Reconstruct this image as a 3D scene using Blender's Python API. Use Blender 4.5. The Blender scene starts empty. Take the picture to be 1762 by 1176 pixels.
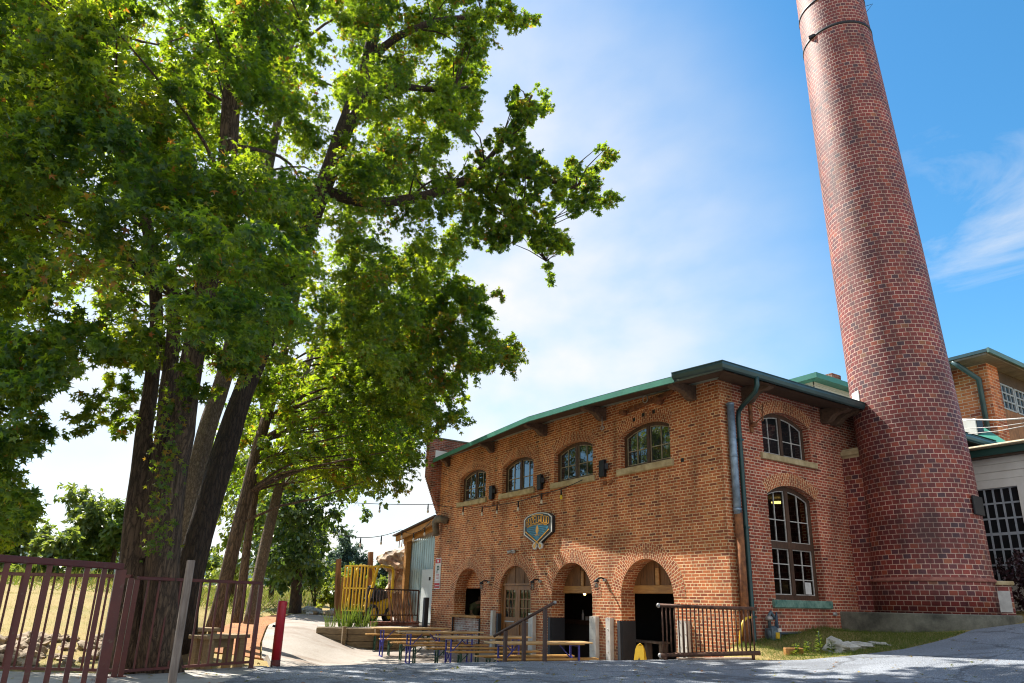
import bpy, bmesh, math, random
import numpy as np
from mathutils import Vector, Matrix
from mathutils.geometry import delaunay_2d_cdt
rng = random.Random(7)
nrng = np.random.default_rng(11)
R = math.radians
scene = bpy.context.scene
col = scene.collection

# ------------------------------------------------------------------ camera
# world: X along the arched front (to the right), Y along the side wall (away), Z up, lens at the origin
CAM = Matrix(((0.56176408, 0.22890387, 0.79499946),
              (0.82702781, -0.17991706, -0.53259257),
              (0.02112146, 0.95667804, -0.2903808)))
FPX, CPX, CPY = 1193.0, 898.0, 675.0
cd = bpy.data.cameras.new('camera')
cam = bpy.data.objects.new('camera', cd)
col.objects.link(cam)
cam.matrix_world = CAM.to_4x4()
cd.sensor_fit = 'HORIZONTAL'
cd.sensor_width = 36.0
cd.lens = 36.0 * FPX / 1762.0
cd.shift_x = -17.0 / 1762.0
cd.shift_y = 87.0 / 1762.0
cd.clip_start = 0.05
cd.clip_end = 3000
scene.camera = cam

# ------------------------------------------------------------------ light
SUN = Vector((-0.583, -0.197, 0.788)).normalized()      # towards the sun
SUN_EL = math.asin(SUN.z)
SUN_AZ = math.atan2(SUN.x, SUN.y)
w = bpy.data.worlds.new('World')
scene.world = w
w.use_nodes = True
wt = w.node_tree
wt.nodes.clear()
def wn(t, **k):
    n = wt.nodes.new(t)
    for a, b in k.items(): setattr(n, a, b)
    return n
sky = wn('ShaderNodeTexSky', sky_type='NISHITA', sun_disc=False)
sky.sun_elevation = SUN_EL
sky.sun_rotation = SUN_AZ
sky.altitude = 250
sky.air_density = 1.0
sky.dust_density = 0.7
sky.ozone_density = 2.5
bg = wn('ShaderNodeBackground')
bg.inputs['Strength'].default_value = 0.106
out = wn('ShaderNodeOutputWorld')
tc = wn('ShaderNodeTexCoord')
# thin cirrus: stretched noise over the sky dome
mp = wn('ShaderNodeMapping'); mp.inputs['Scale'].default_value = (1.6, 3.6, 5.0); mp.inputs['Rotation'].default_value = (0.2, 0.5, 0.5)
cn = wn('ShaderNodeTexNoise'); cn.inputs['Scale'].default_value = 1.5; cn.inputs['Detail'].default_value = 7.0; cn.inputs['Roughness'].default_value = 0.62; cn.inputs['Distortion'].default_value = 0.7
cr = wn('ShaderNodeMapRange'); cr.inputs[1].default_value = 0.53; cr.inputs[2].default_value = 0.86; cr.inputs[4].default_value = 0.75
big = wn('ShaderNodeTexNoise'); big.inputs['Scale'].default_value = 1.3; big.inputs['Detail'].default_value = 2.0
br = wn('ShaderNodeMapRange'); br.inputs[1].default_value = 0.42; br.inputs[2].default_value = 0.62
mul = wn('ShaderNodeMath', operation='MULTIPLY')
mx = wn('ShaderNodeMixRGB'); mx.inputs[2].default_value = (4.2, 4.12, 4.0, 1)
L = wt.links.new
L(tc.outputs['Generated'], mp.inputs['Vector']); L(mp.outputs[0], cn.inputs['Vector'])
L(tc.outputs['Generated'], big.inputs['Vector'])
L(cn.outputs['Fac'], cr.inputs[0]); L(big.outputs['Fac'], br.inputs[0])
L(cr.outputs[0], mul.inputs[0]); L(br.outputs[0], mul.inputs[1])
# low milky cloud bank towards the sun side, lying near the horizon
sep = wn('ShaderNodeSeparateXYZ'); L(tc.outputs['Generated'], sep.inputs[0])
dot = wn('ShaderNodeVectorMath', operation='DOT_PRODUCT'); dot.inputs[1].default_value = (-0.918, 0.318, 0.238)
L(tc.outputs['Generated'], dot.inputs[0])
dr = wn('ShaderNodeMapRange', interpolation_type='SMOOTHSTEP'); dr.inputs[1].default_value = 0.69; dr.inputs[2].default_value = 0.985; dr.inputs[4].default_value = 0.95
L(dot.outputs['Value'], dr.inputs[0])
n3 = wn('ShaderNodeTexNoise'); n3.inputs['Scale'].default_value = 3.2; n3.inputs['Detail'].default_value = 6; L(mp.outputs[0], n3.inputs['Vector'])
r3 = wn('ShaderNodeMapRange'); r3.inputs[1].default_value = 0.3; r3.inputs[2].default_value = 0.7; r3.inputs[3].default_value = 0.62; r3.inputs[4].default_value = 1.0
L(n3.outputs['Fac'], r3.inputs[0])
m3 = wn('ShaderNodeMath', operation='MULTIPLY'); L(dr.outputs[0], m3.inputs[0]); L(r3.outputs[0], m3.inputs[1])
mxx = wn('ShaderNodeMath', operation='MAXIMUM'); L(mul.outputs[0], mxx.inputs[0]); L(m3.outputs[0], mxx.inputs[1])
hs = wn('ShaderNodeHueSaturation'); hs.inputs['Hue'].default_value = 0.488; hs.inputs['Saturation'].default_value = 1.3; hs.inputs['Value'].default_value = 1.0
L(sky.outputs[0], hs.inputs['Color'])
# unseen bright cloud added behind the lens to fill the shaded walls
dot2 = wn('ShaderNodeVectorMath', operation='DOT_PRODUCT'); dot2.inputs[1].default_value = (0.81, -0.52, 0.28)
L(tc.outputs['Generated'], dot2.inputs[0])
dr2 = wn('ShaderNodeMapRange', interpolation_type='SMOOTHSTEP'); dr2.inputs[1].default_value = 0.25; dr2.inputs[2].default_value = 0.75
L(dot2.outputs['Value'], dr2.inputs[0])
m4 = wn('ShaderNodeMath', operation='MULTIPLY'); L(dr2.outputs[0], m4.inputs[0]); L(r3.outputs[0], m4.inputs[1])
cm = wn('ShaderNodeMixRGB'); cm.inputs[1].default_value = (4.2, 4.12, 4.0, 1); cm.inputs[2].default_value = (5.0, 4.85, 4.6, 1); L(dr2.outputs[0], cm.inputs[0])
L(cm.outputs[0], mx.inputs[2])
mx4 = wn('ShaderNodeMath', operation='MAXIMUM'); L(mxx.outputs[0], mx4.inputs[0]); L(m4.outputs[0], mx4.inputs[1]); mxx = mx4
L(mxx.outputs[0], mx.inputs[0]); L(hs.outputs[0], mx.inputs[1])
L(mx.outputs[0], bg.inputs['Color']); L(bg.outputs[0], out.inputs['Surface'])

sl = bpy.data.lights.new('sun', 'SUN')
sl.energy = 5.0
sl.angle = R(0.53)
sl.color = (1.0, 0.94, 0.84)
so = bpy.data.objects.new('sun', sl)
col.objects.link(so)
so.rotation_euler = SUN.to_track_quat('Z', 'Y').to_euler()
so.location = (-60, -20, 80)
scene.view_settings.view_transform = 'Standard'
scene.view_settings.look = 'None'
scene.view_settings.gamma = 1
scene.view_settings.exposure = 1.22
scene.cycles.max_bounces = 8
scene.cycles.diffuse_bounces = 4
scene.cycles.transmission_bounces = 6
scene.cycles.transparent_max_bounces = 8
scene.cycles.caustics_reflective = False
scene.cycles.caustics_refractive = False
scene.cycles.use_denoising = True
scene.cycles.pixel_filter_type = 'BLACKMAN_HARRIS'
scene.cycles.filter_width = 1.1

# ------------------------------------------------------------------ helpers: points
def ray(u, v):
    return CAM @ Vector(((u - CPX) / FPX, -(v - CPY) / FPX, -1.0))
def at_dist(u, v, D):
    d = ray(u, v); return d * (D / math.hypot(d.x, d.y))
def at_z(u, v, z):
    d = ray(u, v); return d * (z / d.z)
X0, Y0 = -9.757, 11.785                      # foot of the building corner
FLOOR = -1.53                                # patio level
def B(x, y, z): return Vector((X0 + x, Y0 + y, z))
def at_y(u, v, y):
    d = ray(u, v); return d * ((Y0 + y) / d.y)
def at_x(u, v, x):
    d = ray(u, v); return d * ((X0 + x) / d.x)
def sstep(a, b, x):
    t = min(1.0, max(0.0, (x - a) / (b - a))); return t * t * (3 - 2 * t)
def lerp(a, b, t): return a + (b - a) * t

# ------------------------------------------------------------------ helpers: objects
def root_loc(o):
    p = Vector((0, 0, 0))
    while o is not None:
        p = p + o.location; o = o.parent
    return p
def tag(o, label=None, cat=None, group=None, kind=None):
    if label: o['label'] = label
    if cat: o['category'] = cat
    if group: o['group'] = group
    if kind: o['kind'] = kind
    return o
def empty(name, loc, label, cat, group=None, rz=0.0):
    o = bpy.data.objects.new(name, None)
    o.empty_display_size = 0.2
    col.objects.link(o)
    o.location = loc
    o.rotation_euler = (0, 0, rz)
    return tag(o, label, cat, group)
def copy_tree(o, parent=None):
    c = o.copy(); col.objects.link(c); c.parent = parent
    for ch in list(o.children): copy_tree(ch, c)
    return c

class MB:
    def __init__(s):
        s.v = []; s.f = []; s.uv = []; s.sm = []
    def add(s, p): s.v.append(tuple(p)); return len(s.v) - 1
    def poly(s, pts, uv=None, sm=False):
        i0 = len(s.v)
        s.v.extend(tuple(p) for p in pts)
        s.f.append(list(range(i0, i0 + len(pts)))); s.uv.append(uv); s.sm.append(sm)
    def face(s, idx, uv=None, sm=False):
        s.f.append(list(idx)); s.uv.append(uv); s.sm.append(sm)
    def box(s, lo, hi):
        x0, y0, z0 = lo; x1, y1, z1 = hi
        s.obox(Vector(((x0+x1)/2, (y0+y1)/2, (z0+z1)/2)), (abs(x1-x0), abs(y1-y0), abs(z1-z0)), Matrix.Identity(3))
    def obox(s, c, size, m=None):
        m = m or Matrix.Identity(3)
        c = Vector(c); hx, hy, hz = size[0]/2, size[1]/2, size[2]/2
        i0 = len(s.v)
        for dz in (-hz, hz):
            for dx, dy in ((-hx, -hy), (hx, -hy), (hx, hy), (-hx, hy)):
                s.v.append(tuple(c + m @ Vector((dx, dy, dz))))
        for q in ((0,3,2,1), (4,5,6,7), (0,1,5,4), (1,2,6,5), (2,3,7,6), (3,0,4,7)):
            s.f.append([i0 + k for k in q]); s.uv.append(None); s.sm.append(False)
    def bar(s, a, b, w, h=None, up=(0, 0, 1)):
        a = Vector(a); b = Vector(b); h = h or w
        d = (b - a); L_ = d.length
        if L_ < 1e-6: return
        z = d / L_; up = Vector(up)
        if abs(z.dot(up)) > 0.98: up = Vector((0, 1, 0))
        x = up.cross(z).normalized(); y = z.cross(x)
        m = Matrix((x, y, z)).transposed()
        s.obox((a + b) / 2, (w, h, L_), m)
    def tube(s, pts, rad, n=8, cap=True, sm=True, vfun=None):
        pts = [Vector(p) for p in pts]
        if not hasattr(rad, '__len__'): rad = [rad] * len(pts)
        rings = []; prev = None; acc = 0.0
        i00 = len(s.v)
        for i, p in enumerate(pts):
            if i == 0: d = pts[1] - p
            elif i == len(pts) - 1: d = p - pts[i-1]
            else: d = (pts[i+1] - p).normalized() + (p - pts[i-1]).normalized()
            d.normalize()
            if prev is None:
                u = Vector((0, 0, 1)).cross(d)
                if u.length < 0.05: u = Vector((1, 0, 0)).cross(d)
                u.normalize()
            else:
                u = (prev - d * prev.dot(d)).normalized()
            prev = u; q = d.cross(u)
            if i: acc += (p - pts[i-1]).length
            ring = []
            for k in range(n):
                a = 2 * math.pi * k / n
                r = rad[i] if vfun is None else rad[i] * vfun(a, acc)
                ring.append(s.add(p + (u * math.cos(a) + q * math.sin(a)) * r))
            rings.append((ring, acc))
        for (r0, a0), (r1, a1) in zip(rings, rings[1:]):
            for k in range(n):
                k2 = (k + 1) % n
                cu = 2 * math.pi * max(rad)
                u0, u1 = cu * k / n, cu * (k + 1) / n
                s.face([r0[k], r0[k2], r1[k2], r1[k]], [(u0, a0), (u1, a0), (u1, a1), (u0, a1)], sm)
        if cap:
            s.face(list(reversed(rings[0][0]))); s.face(rings[-1][0])
    def lathe(s, c, prof, n=16, sm=True, axis=None, uvr=None):
        """prof: (radius, height) pairs; axis: function height -> (dx, dy)"""
        c = Vector(c); rings = []
        for r, h in prof:
            ox, oy = axis(h) if axis else (0, 0)
            rings.append([s.add(c + Vector((ox + r * math.cos(2*math.pi*k/n), oy + r * math.sin(2*math.pi*k/n), h))) for k in range(n)])
        for i in range(len(prof) - 1):
            R0 = uvr or max(prof[i][0], 1e-3)
            for k in range(n):
                k2 = (k + 1) % n
                u0, u1 = 2*math.pi*R0*k/n, 2*math.pi*R0*(k+1)/n
                h0, h1 = prof[i][1], prof[i+1][1]
                if abs(h1 - h0) < 1e-4: h1 = h0 + abs(prof[i+1][0] - prof[i][0])
                s.face([rings[i][k], rings[i][k2], rings[i+1][k2], rings[i+1][k]], [(u0, h0), (u1, h0), (u1, h1), (u0, h1)], sm)
        if prof[0][0] > 1e-4: s.face(list(reversed(rings[0])))
        if prof[-1][0] > 1e-4: s.face(rings[-1])
    def prism(s, poly, f3, t0, t1):
        """poly: 2-D outline (ccw); f3(a, b, t) -> point; extruded from t0 to t1"""
        n = len(poly)
        tri = fill(poly)
        for t, flip in ((t0, False), (t1, True)):
            i0 = len(s.v)
            for a, b in poly: s.add(f3(a, b, t))
            for q in tri:
                q = [i0 + k for k in q]
                s.face(q if flip else q[::-1])
        for i in range(n):
            a, b = poly[i], poly[(i+1) % n]
            s.poly([f3(a[0], a[1], t0), f3(b[0], b[1], t0), f3(b[0], b[1], t1), f3(a[0], a[1], t1)])
    def sphere(s, c, r, n=10, m=6, sc=(1, 1, 1), sm=True):
        c = Vector(c); rings = []
        for j in range(1, m):
            t = math.pi * j / m
            rings.append([s.add(c + Vector((r*sc[0]*math.sin(t)*math.cos(2*math.pi*k/n), r*sc[1]*math.sin(t)*math.sin(2*math.pi*k/n), r*sc[2]*math.cos(t)))) for k in range(n)])
        top = s.add(c + Vector((0, 0, r*sc[2]))); bot = s.add(c - Vector((0, 0, r*sc[2])))
        for k in range(n):
            k2 = (k+1) % n
            s.face([top, rings[0][k], rings[0][k2]], None, sm)
            s.face([bot, rings[-1][k2], rings[-1][k]], None, sm)
            for j in range(m-2):
                s.face([rings[j][k], rings[j+1][k], rings[j+1][k2], rings[j][k2]], None, sm)
    def build(s, name, mat, parent=None, local=False, bevel=0.0, bseg=1):
        off = Vector((0, 0, 0)) if (parent is None or local) else root_loc(parent)
        me = bpy.data.meshes.new(name)
        me.from_pydata([(p[0]-off.x, p[1]-off.y, p[2]-off.z) for p in s.v], [], s.f)
        ul = me.uv_layers.new(name='UVMap')
        data = [0.0] * (2 * len(me.loops))
        for fi, pl in enumerate(me.polygons):
            uv = s.uv[fi]
            nrm = pl.normal
            for j, li in enumerate(pl.loop_indices):
                if uv is not None: a, b = uv[j]
                else:
                    p = s.v[s.f[fi][j]]
                    ax, ay, az = abs(nrm.x), abs(nrm.y), abs(nrm.z)
                    if az > ax and az > ay: a, b = p[0], p[1]
                    elif ax > ay: a, b = p[1], p[2]
                    else: a, b = p[0], p[2]
                data[2*li] = a; data[2*li+1] = b
            pl.use_smooth = s.sm[fi]
        ul.data.foreach_set('uv', data)
        me.update()
        o = bpy.data.objects.new(name, me)
        col.objects.link(o)
        if isinstance(mat, (list, tuple)):
            for m in mat: me.materials.append(m)
        elif mat: me.materials.append(mat)
        if parent is not None: o.parent = parent
        if bevel > 0:
            bm = bmesh.new(); bm.from_mesh(me)
            bmesh.ops.remove_doubles(bm, verts=bm.verts, dist=1e-5)
            es = [e for e in bm.edges if len(e.link_faces) == 2 and e.calc_face_angle(0) > 0.6]
            bmesh.ops.bevel(bm, geom=es, offset=bevel, segments=bseg, affect='EDGES', clamp_overlap=True)
            bm.to_mesh(me); bm.free()
        return o

def inside(p, poly):
    x, y = p; c = False; n = len(poly)
    for i in range(n):
        x1, y1 = poly[i]; x2, y2 = poly[(i+1) % n]
        if (y1 > y) != (y2 > y) and x < (x2-x1)*(y-y1)/(y2-y1)+x1: c = not c
    return c
def fill(poly):
    n = len(poly)
    vs, _, fs, ov, _, _ = delaunay_2d_cdt([Vector(p) for p in poly], [(i, (i+1) % n) for i in range(n)], [], 0, 1e-6)
    res = []
    for f in fs:
        cx = sum(vs[i].x for i in f)/3; cy = sum(vs[i].y for i in f)/3
        if inside((cx, cy), poly):
            ids = [ov[i][0] for i in f]
            a, b, c = (poly[k] for k in ids)
            if (b[0]-a[0])*(c[1]-a[1])-(b[1]-a[1])*(c[0]-a[0]) < 0: ids = ids[::-1]
            res.append(ids)
    return res
def wall_panel(mb, outline, holes, f3, t0, t1, back=True):
    """a wall with openings. outline / holes in (a, b); f3(a, b, t); front at t0, back at t1"""
    pts = list(outline); edges = [(i, (i+1) % len(outline)) for i in range(len(outline))]
    for h in holes:
        k = len(pts); pts += h
        edges += [(k+i, k+(i+1) % len(h)) for i in range(len(h))]
    vs, _, fs, _, _, _ = delaunay_2d_cdt([Vector(p) for p in pts], edges, [], 0, 1e-6)
    for f in fs:
        c = (sum(vs[i].x for i in f)/len(f), sum(vs[i].y for i in f)/len(f))
        if not inside(c, outline) or any(inside(c, h) for h in holes): continue
        P_ = [(vs[i].x, vs[i].y) for i in f]
        a, b, d = P_
        if (b[0]-a[0])*(d[1]-a[1])-(b[1]-a[1])*(d[0]-a[0]) < 0: P_ = P_[::-1]
        mb.poly([f3(x, y, t0) for x, y in P_], P_)
        if back: mb.poly([f3(x, y, t1) for x, y in P_[::-1]], P_[::-1])
    for loop, sgn in [(outline, 1)] + [(h, -1) for h in holes]:
        acc = 0.0; n = len(loop)
        for i in range(n):
            a, b = loop[i], loop[(i+1) % n]
            l_ = math.hypot(b[0]-a[0], b[1]-a[1])
            q = [f3(a[0], a[1], t0), f3(a[0], a[1], t1), f3(b[0], b[1], t1), f3(b[0], b[1], t0)]
            vert = abs(b[1]-a[1]) > 3*abs(b[0]-a[0])
            if vert: uv = [(t0, a[1]), (t1, a[1]), (t1, b[1]), (t0, b[1])]
            else: uv = [(t0, acc), (t1, acc), (t1, acc+l_), (t0, acc+l_)]
            if sgn < 0: q = q[::-1]; uv = uv[::-1]
            mb.poly(q, uv); acc += l_
def arch_open(c, hw, zb, zs, rise, n=14, z_=0):
    """opening outline: flat bottom zb, springing zs, arch of given rise (rise == hw: half circle)"""
    pts = [(c-hw, zb), (c+hw, zb)]
    r = (hw*hw + rise*rise) / (2*rise); zc = zs + rise - r
    a0 = math.asin(min(1, hw/r))
    if rise >= hw: a0 = math.pi/2
    for i in range(n+1):
        a = a0 - 2*a0*i/n
        pts.append((c + r*math.sin(a), zc + r*math.cos(a)))
    return pts
def arch_ring(mb, c, hw, zs, rise, th, f3, t0, t1, n=18, ext=0.0):
    """radial brick ring around an opening, uv runs along the arch"""
    r = (hw*hw + rise*rise) / (2*rise); zc = zs + rise - r
    a0 = math.asin(min(1, hw/r))
    if rise >= hw: a0 = math.pi/2
    a0 += ext
    def P_(a, rr, t): return f3(c + rr*math.sin(a), zc + rr*math.cos(a), t)
    rm = r + th/2
    for i in range(n):
        a, b = -a0 + 2*a0*i/n, -a0 + 2*a0*(i+1)/n
        ua, ub = a*rm, b*rm
        mb.poly([P_(a, r, t0), P_(b, r, t0), P_(b, r+th, t0), P_(a, r+th, t0)], [(0, ua), (0, ub), (th, ub), (th, ua)])
        mb.poly([P_(a, r+th, t0), P_(b, r+th, t0), P_(b, r+th, t1), P_(a, r+th, t1)], [(0, ua), (0, ub), (.1, ub), (.1, ua)])
        mb.poly([P_(b, r, t0), P_(a, r, t0), P_(a, r, t1), P_(b, r, t1)], [(0, ub), (0, ua), (.1, ua), (.1, ub)])
    for a, s_ in ((-a0, 1), (a0, -1)):
        q = [P_(a, r, t0), P_(a, r+th, t0), P_(a, r+th, t1), P_(a, r, t1)]
        mb.poly(q if s_ > 0 else q[::-1], [(0, 0), (th, 0), (th, .01), (0, .01)])

# ------------------------------------------------------------------ helpers: materials
def newmat(name):
    m = bpy.data.materials.new(name); m.use_nodes = True
    nt = m.node_tree
    return m, nt, nt.nodes['Principled BSDF']
def ramp(nt, stops):
    n = nt.nodes.new('ShaderNodeValToRGB')
    el = n.color_ramp.elements
    while len(el) < len(stops): el.new(0.5)
    for e, (p, c) in zip(el, stops):
        e.position = p; e.color = (c[0], c[1], c[2], 1)
    return n
def noise(nt, scale, detail=4, rough=0.55, vec=None, dist=0.0):
    n = nt.nodes.new('ShaderNodeTexNoise')
    n.inputs['Scale'].default_value = scale; n.inputs['Detail'].default_value = detail
    n.inputs['Roughness'].default_value = rough; n.inputs['Distortion'].default_value = dist
    if vec is not None: nt.links.new(vec, n.inputs['Vector'])
    return n
def mixrgb(nt, mode, fac, a, b):
    n = nt.nodes.new('ShaderNodeMixRGB'); n.blend_type = mode
    for i, x in ((0, fac), (1, a), (2, b)):
        if isinstance(x, (int, float)): n.inputs[i].default_value = x
        elif isinstance(x, tuple): n.inputs[i].default_value = (x[0], x[1], x[2], 1)
        else: nt.links.new(x, n.inputs[i])
    return n.outputs[0]
def texco(nt, out='Object', scale=None, rot=None):
    t = nt.nodes.new('ShaderNodeTexCoord')
    o = t.outputs[out]
    if scale is not None or rot is not None:
        m = nt.nodes.new('ShaderNodeMapping')
        if scale is not None: m.inputs['Scale'].default_value = scale
        if rot is not None: m.inputs['Rotation'].default_value = rot
        nt.links.new(o, m.inputs['Vector']); o = m.outputs[0]
    return o
def bump(nt, bs, h, strength=0.3, dist=0.01):
    b = nt.nodes.new('ShaderNodeBump')
    b.inputs['Strength'].default_value = strength; b.inputs['Distance'].default_value = dist
    nt.links.new(h, b.inputs['Height']); nt.links.new(b.outputs[0], bs.inputs['Normal'])
def plain(name, c, rough=0.6, metal=0.0, var=0.25, scale=6.0, c2=None, bmp=0.0, coord='Object', tscale=None, fine=0.0):
    m, nt, bs = newmat(name)
    v = texco(nt, coord, tscale)
    n = noise(nt, scale, 5, 0.6, v)
    c2 = c2 or tuple(x * (1 - var) for x in c)
    rp = ramp(nt, [(0.32, c2), (0.68, c)])
    nt.links.new(n.outputs['Fac'], rp.inputs[0])
    o = rp.outputs[0]
    if fine > 0:
        n2 = noise(nt, scale*14, 2, 0.6, v)
        o = mixrgb(nt, 'MULTIPLY', fine, o, n2.outputs['Color']) if False else mixrgb(nt, 'OVERLAY', fine, o, n2.outputs['Fac'])
    nt.links.new(o, bs.inputs['Base Color'])
    bs.inputs['Roughness'].default_value = rough; bs.inputs['Metallic'].default_value = metal
    if bmp > 0: bump(nt, bs, n.outputs['Fac'], bmp, 0.02)
    return m
def brick_mat(name, stops, mortar, bw=0.21, bh=0.0677, ms=0.011, offset=0.5, squash=1.0, sqf=2, stain=0.35, bstr=0.6, mvar=0.3, wash=0.0, washc=(.6, .55, .5), damp=None, rough=.88, bands=0.0):
    m, nt, bs = newmat(name)
    uv = texco(nt, 'UV')
    dn = noise(nt, 9.0, 3, 0.6, uv)
    sc = nt.nodes.new('ShaderNodeVectorMath'); sc.operation = 'SCALE'; sc.inputs['Scale'].default_value = 0.008
    sb = nt.nodes.new('ShaderNodeVectorMath'); sb.operation = 'SUBTRACT'; sb.inputs[1].default_value = (.5, .5, .5)
    nt.links.new(dn.outputs['Color'], sb.inputs[0]); nt.links.new(sb.outputs[0], sc.inputs[0])
    ad = nt.nodes.new('ShaderNodeVectorMath'); ad.operation = 'ADD'
    nt.links.new(uv, ad.inputs[0]); nt.links.new(sc.outputs[0], ad.inputs[1])
    b = nt.nodes.new('ShaderNodeTexBrick')
    b.offset = offset; b.offset_frequency = 2; b.squash = squash; b.squash_frequency = sqf
    b.inputs['Color1'].default_value = (0, 0, 0, 1); b.inputs['Color2'].default_value = (1, 1, 1, 1)
    b.inputs['Mortar'].default_value = (0.5, .5, .5, 1)
    b.inputs['Scale'].default_value = 1.0; b.inputs['Mortar Size'].default_value = ms; b.inputs['Mortar Smooth'].default_value = 0.25
    b.inputs['Bias'].default_value = 0.0; b.inputs['Brick Width'].default_value = bw; b.inputs['Row Height'].default_value = bh
    nt.links.new(ad.outputs[0], b.inputs['Vector'])
    rp = ramp(nt, stops); nt.links.new(b.outputs['Color'], rp.inputs[0])
    n1 = noise(nt, 34, 4, 0.65, uv)
    o = mixrgb(nt, 'OVERLAY', 0.45, rp.outputs[0], n1.outputs['Fac'])
    n2 = noise(nt, 0.75, 6, 0.62, uv, 0.4)
    r2 = ramp(nt, [(0.30, (1-stain, 1-stain, 1-stain)), (0.55, (1, 1, 1)), (0.75, (1.0+stain*0.35,)*3)])
    nt.links.new(n2.outputs['Fac'], r2.inputs[0])
    mn = noise(nt, 5, 4, 0.6, uv)
    mr = ramp(nt, [(0.3, tuple(x*(1-mvar) for x in mortar)), (0.65, mortar)]); nt.links.new(mn.outputs['Fac'], mr.inputs[0])
    o = mixrgb(nt, 'MIX', b.outputs['Fac'], o, mr.outputs[0])
    o = mixrgb(nt, 'MULTIPLY', 1.0, o, r2.outputs[0])
    if wash > 0:
        wn_ = noise(nt, 2.2, 6, 0.7, uv)
        wr = nt.nodes.new('ShaderNodeMapRange'); wr.inputs[1].default_value = 0.45; wr.inputs[2].default_value = 0.62; wr.inputs[4].default_value = wash
        nt.links.new(wn_.outputs['Fac'], wr.inputs[0])
        o = mixrgb(nt, 'MIX', wr.outputs[0], o, washc)
    # rain streaks: noise stretched down the wall
    mpv = nt.nodes.new('ShaderNodeMapping'); mpv.inputs['Scale'].default_value = (3.4, .22, 1); nt.links.new(uv, mpv.inputs['Vector'])
    sn = noise(nt, 1.0, 5, .65, mpv.outputs[0])
    sr = ramp(nt, [(.34, (.5, .48, .46)), (.50, (1, 1, 1)), (.72, (1.12, 1.10, 1.08))]); nt.links.new(sn.outputs['Fac'], sr.inputs[0])
    o = mixrgb(nt, 'MULTIPLY', .75, o, sr.outputs[0])
    if bands > 0:
        mpb = nt.nodes.new('ShaderNodeMapping'); mpb.inputs['Scale'].default_value = (.15, .9, 1); nt.links.new(uv, mpb.inputs['Vector'])
        bn = noise(nt, 1.0, 4, .6, mpb.outputs[0]); brp = ramp(nt, [(.38, (.66, .64, .68)), (.6, (1.06, 1.04, 1.0))]); nt.links.new(bn.outputs['Fac'], brp.inputs[0])
        o = mixrgb(nt, 'MULTIPLY', bands * 2, o, brp.outputs[0])
    if damp:
        sx = nt.nodes.new('ShaderNodeSeparateXYZ'); nt.links.new(uv, sx.inputs[0])
        jn = noise(nt, 1.6, 5, .65, uv)
        jm = nt.nodes.new('ShaderNodeMath'); jm.operation = 'MULTIPLY_ADD'; jm.inputs[1].default_value = 1.1; nt.links.new(jn.outputs['Fac'], jm.inputs[0]); nt.links.new(sx.outputs['Y'], jm.inputs[2])
        mr2 = nt.nodes.new('ShaderNodeMapRange'); mr2.inputs[1].default_value = damp[0]+.45; mr2.inputs[2].default_value = damp[1]+.6; mr2.inputs[3].default_value = .55; mr2.inputs[4].default_value = 0.0
        nt.links.new(jm.outputs[0], mr2.inputs[0])
        o = mixrgb(nt, 'MIX', mr2.outputs[0], o, (.20, .12, .085))
    nt.links.new(o, bs.inputs['Base Color'])
    bs.inputs['Roughness'].default_value = rough
    h = nt.nodes.new('ShaderNodeMath'); h.operation = 'SUBTRACT'; h.inputs[0].default_value = 1.0
    nt.links.new(b.outputs['Fac'], h.inputs[1])
    hn = nt.nodes.new('ShaderNodeMath'); hn.operation = 'MULTIPLY_ADD'; hn.inputs[1].default_value = 0.35
    nt.links.new(n1.outputs['Fac'], hn.inputs[0]); nt.links.new(h.outputs[0], hn.inputs[2])
    bump(nt, bs, hn.outputs[0], bstr, 0.008)
    return m
def wood(name, c1, c2, rough=0.7, scale=(30, 30, 2.5), bmp=0.25, coord='Object'):
    m, nt, bs = newmat(name)
    v = texco(nt, coord, scale)
    n = noise(nt, 1.0, 6, 0.65, v, 0.6)
    n2 = noise(nt, 2.2, 3, 0.5, texco(nt, coord))
    rp = ramp(nt, [(0.3, c2), (0.66, c1)]); nt.links.new(n.outputs['Fac'], rp.inputs[0])
    r2 = ramp(nt, [(0.3, (.7, .7, .7)), (0.7, (1.1, 1.1, 1.1))]); nt.links.new(n2.outputs['Fac'], r2.inputs[0])
    nt.links.new(mixrgb(nt, 'MULTIPLY', 1.0, rp.outputs[0], r2.outputs[0]), bs.inputs['Base Color'])
    bs.inputs['Roughness'].default_value = rough
    bump(nt, bs, n.outputs['Fac'], bmp, 0.01)
    return m

M = {}
M['brick'] = brick_mat('front_brick', [(0.0, (.13, .034, .020)), (0.07, (.31, .076, .028)), (0.5, (.44, .112, .034)), (0.93, (.51, .146, .044)), (1.0, (.55, .22, .08))], (.82, .58, .33), ms=0.0094, stain=.45, squash=0.5, sqf=6, damp=(-1.5, -.55))
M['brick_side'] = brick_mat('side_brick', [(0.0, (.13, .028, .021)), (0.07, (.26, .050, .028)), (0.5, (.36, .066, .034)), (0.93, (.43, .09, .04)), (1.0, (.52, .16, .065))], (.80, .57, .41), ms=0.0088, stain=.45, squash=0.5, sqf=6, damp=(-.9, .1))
M['arch_brick'] = brick_mat('arch_brick', [(0.0, (.24, .058, .026)), (0.5, (.385, .092, .033)), (1.0, (.48, .135, .046))], (.78, .53, .30), bw=0.115, bh=0.0677, ms=0.0088, stain=0.25, offset=0.5)
M['stack_brick'] = brick_mat('stack_brick', [(0.0, (.075, .030, .042)), (0.08, (.12, .024, .028)), (0.45, (.18, .026, .023)), (0.80, (.225, .032, .024)), (0.97, (.31, .060, .028)), (1.0, (.25, .10, .045))], (.66, .45, .36), bw=0.172, bh=0.110, ms=0.0086, stain=0.45, bstr=0.7, rough=.62, bands=.4)
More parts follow.
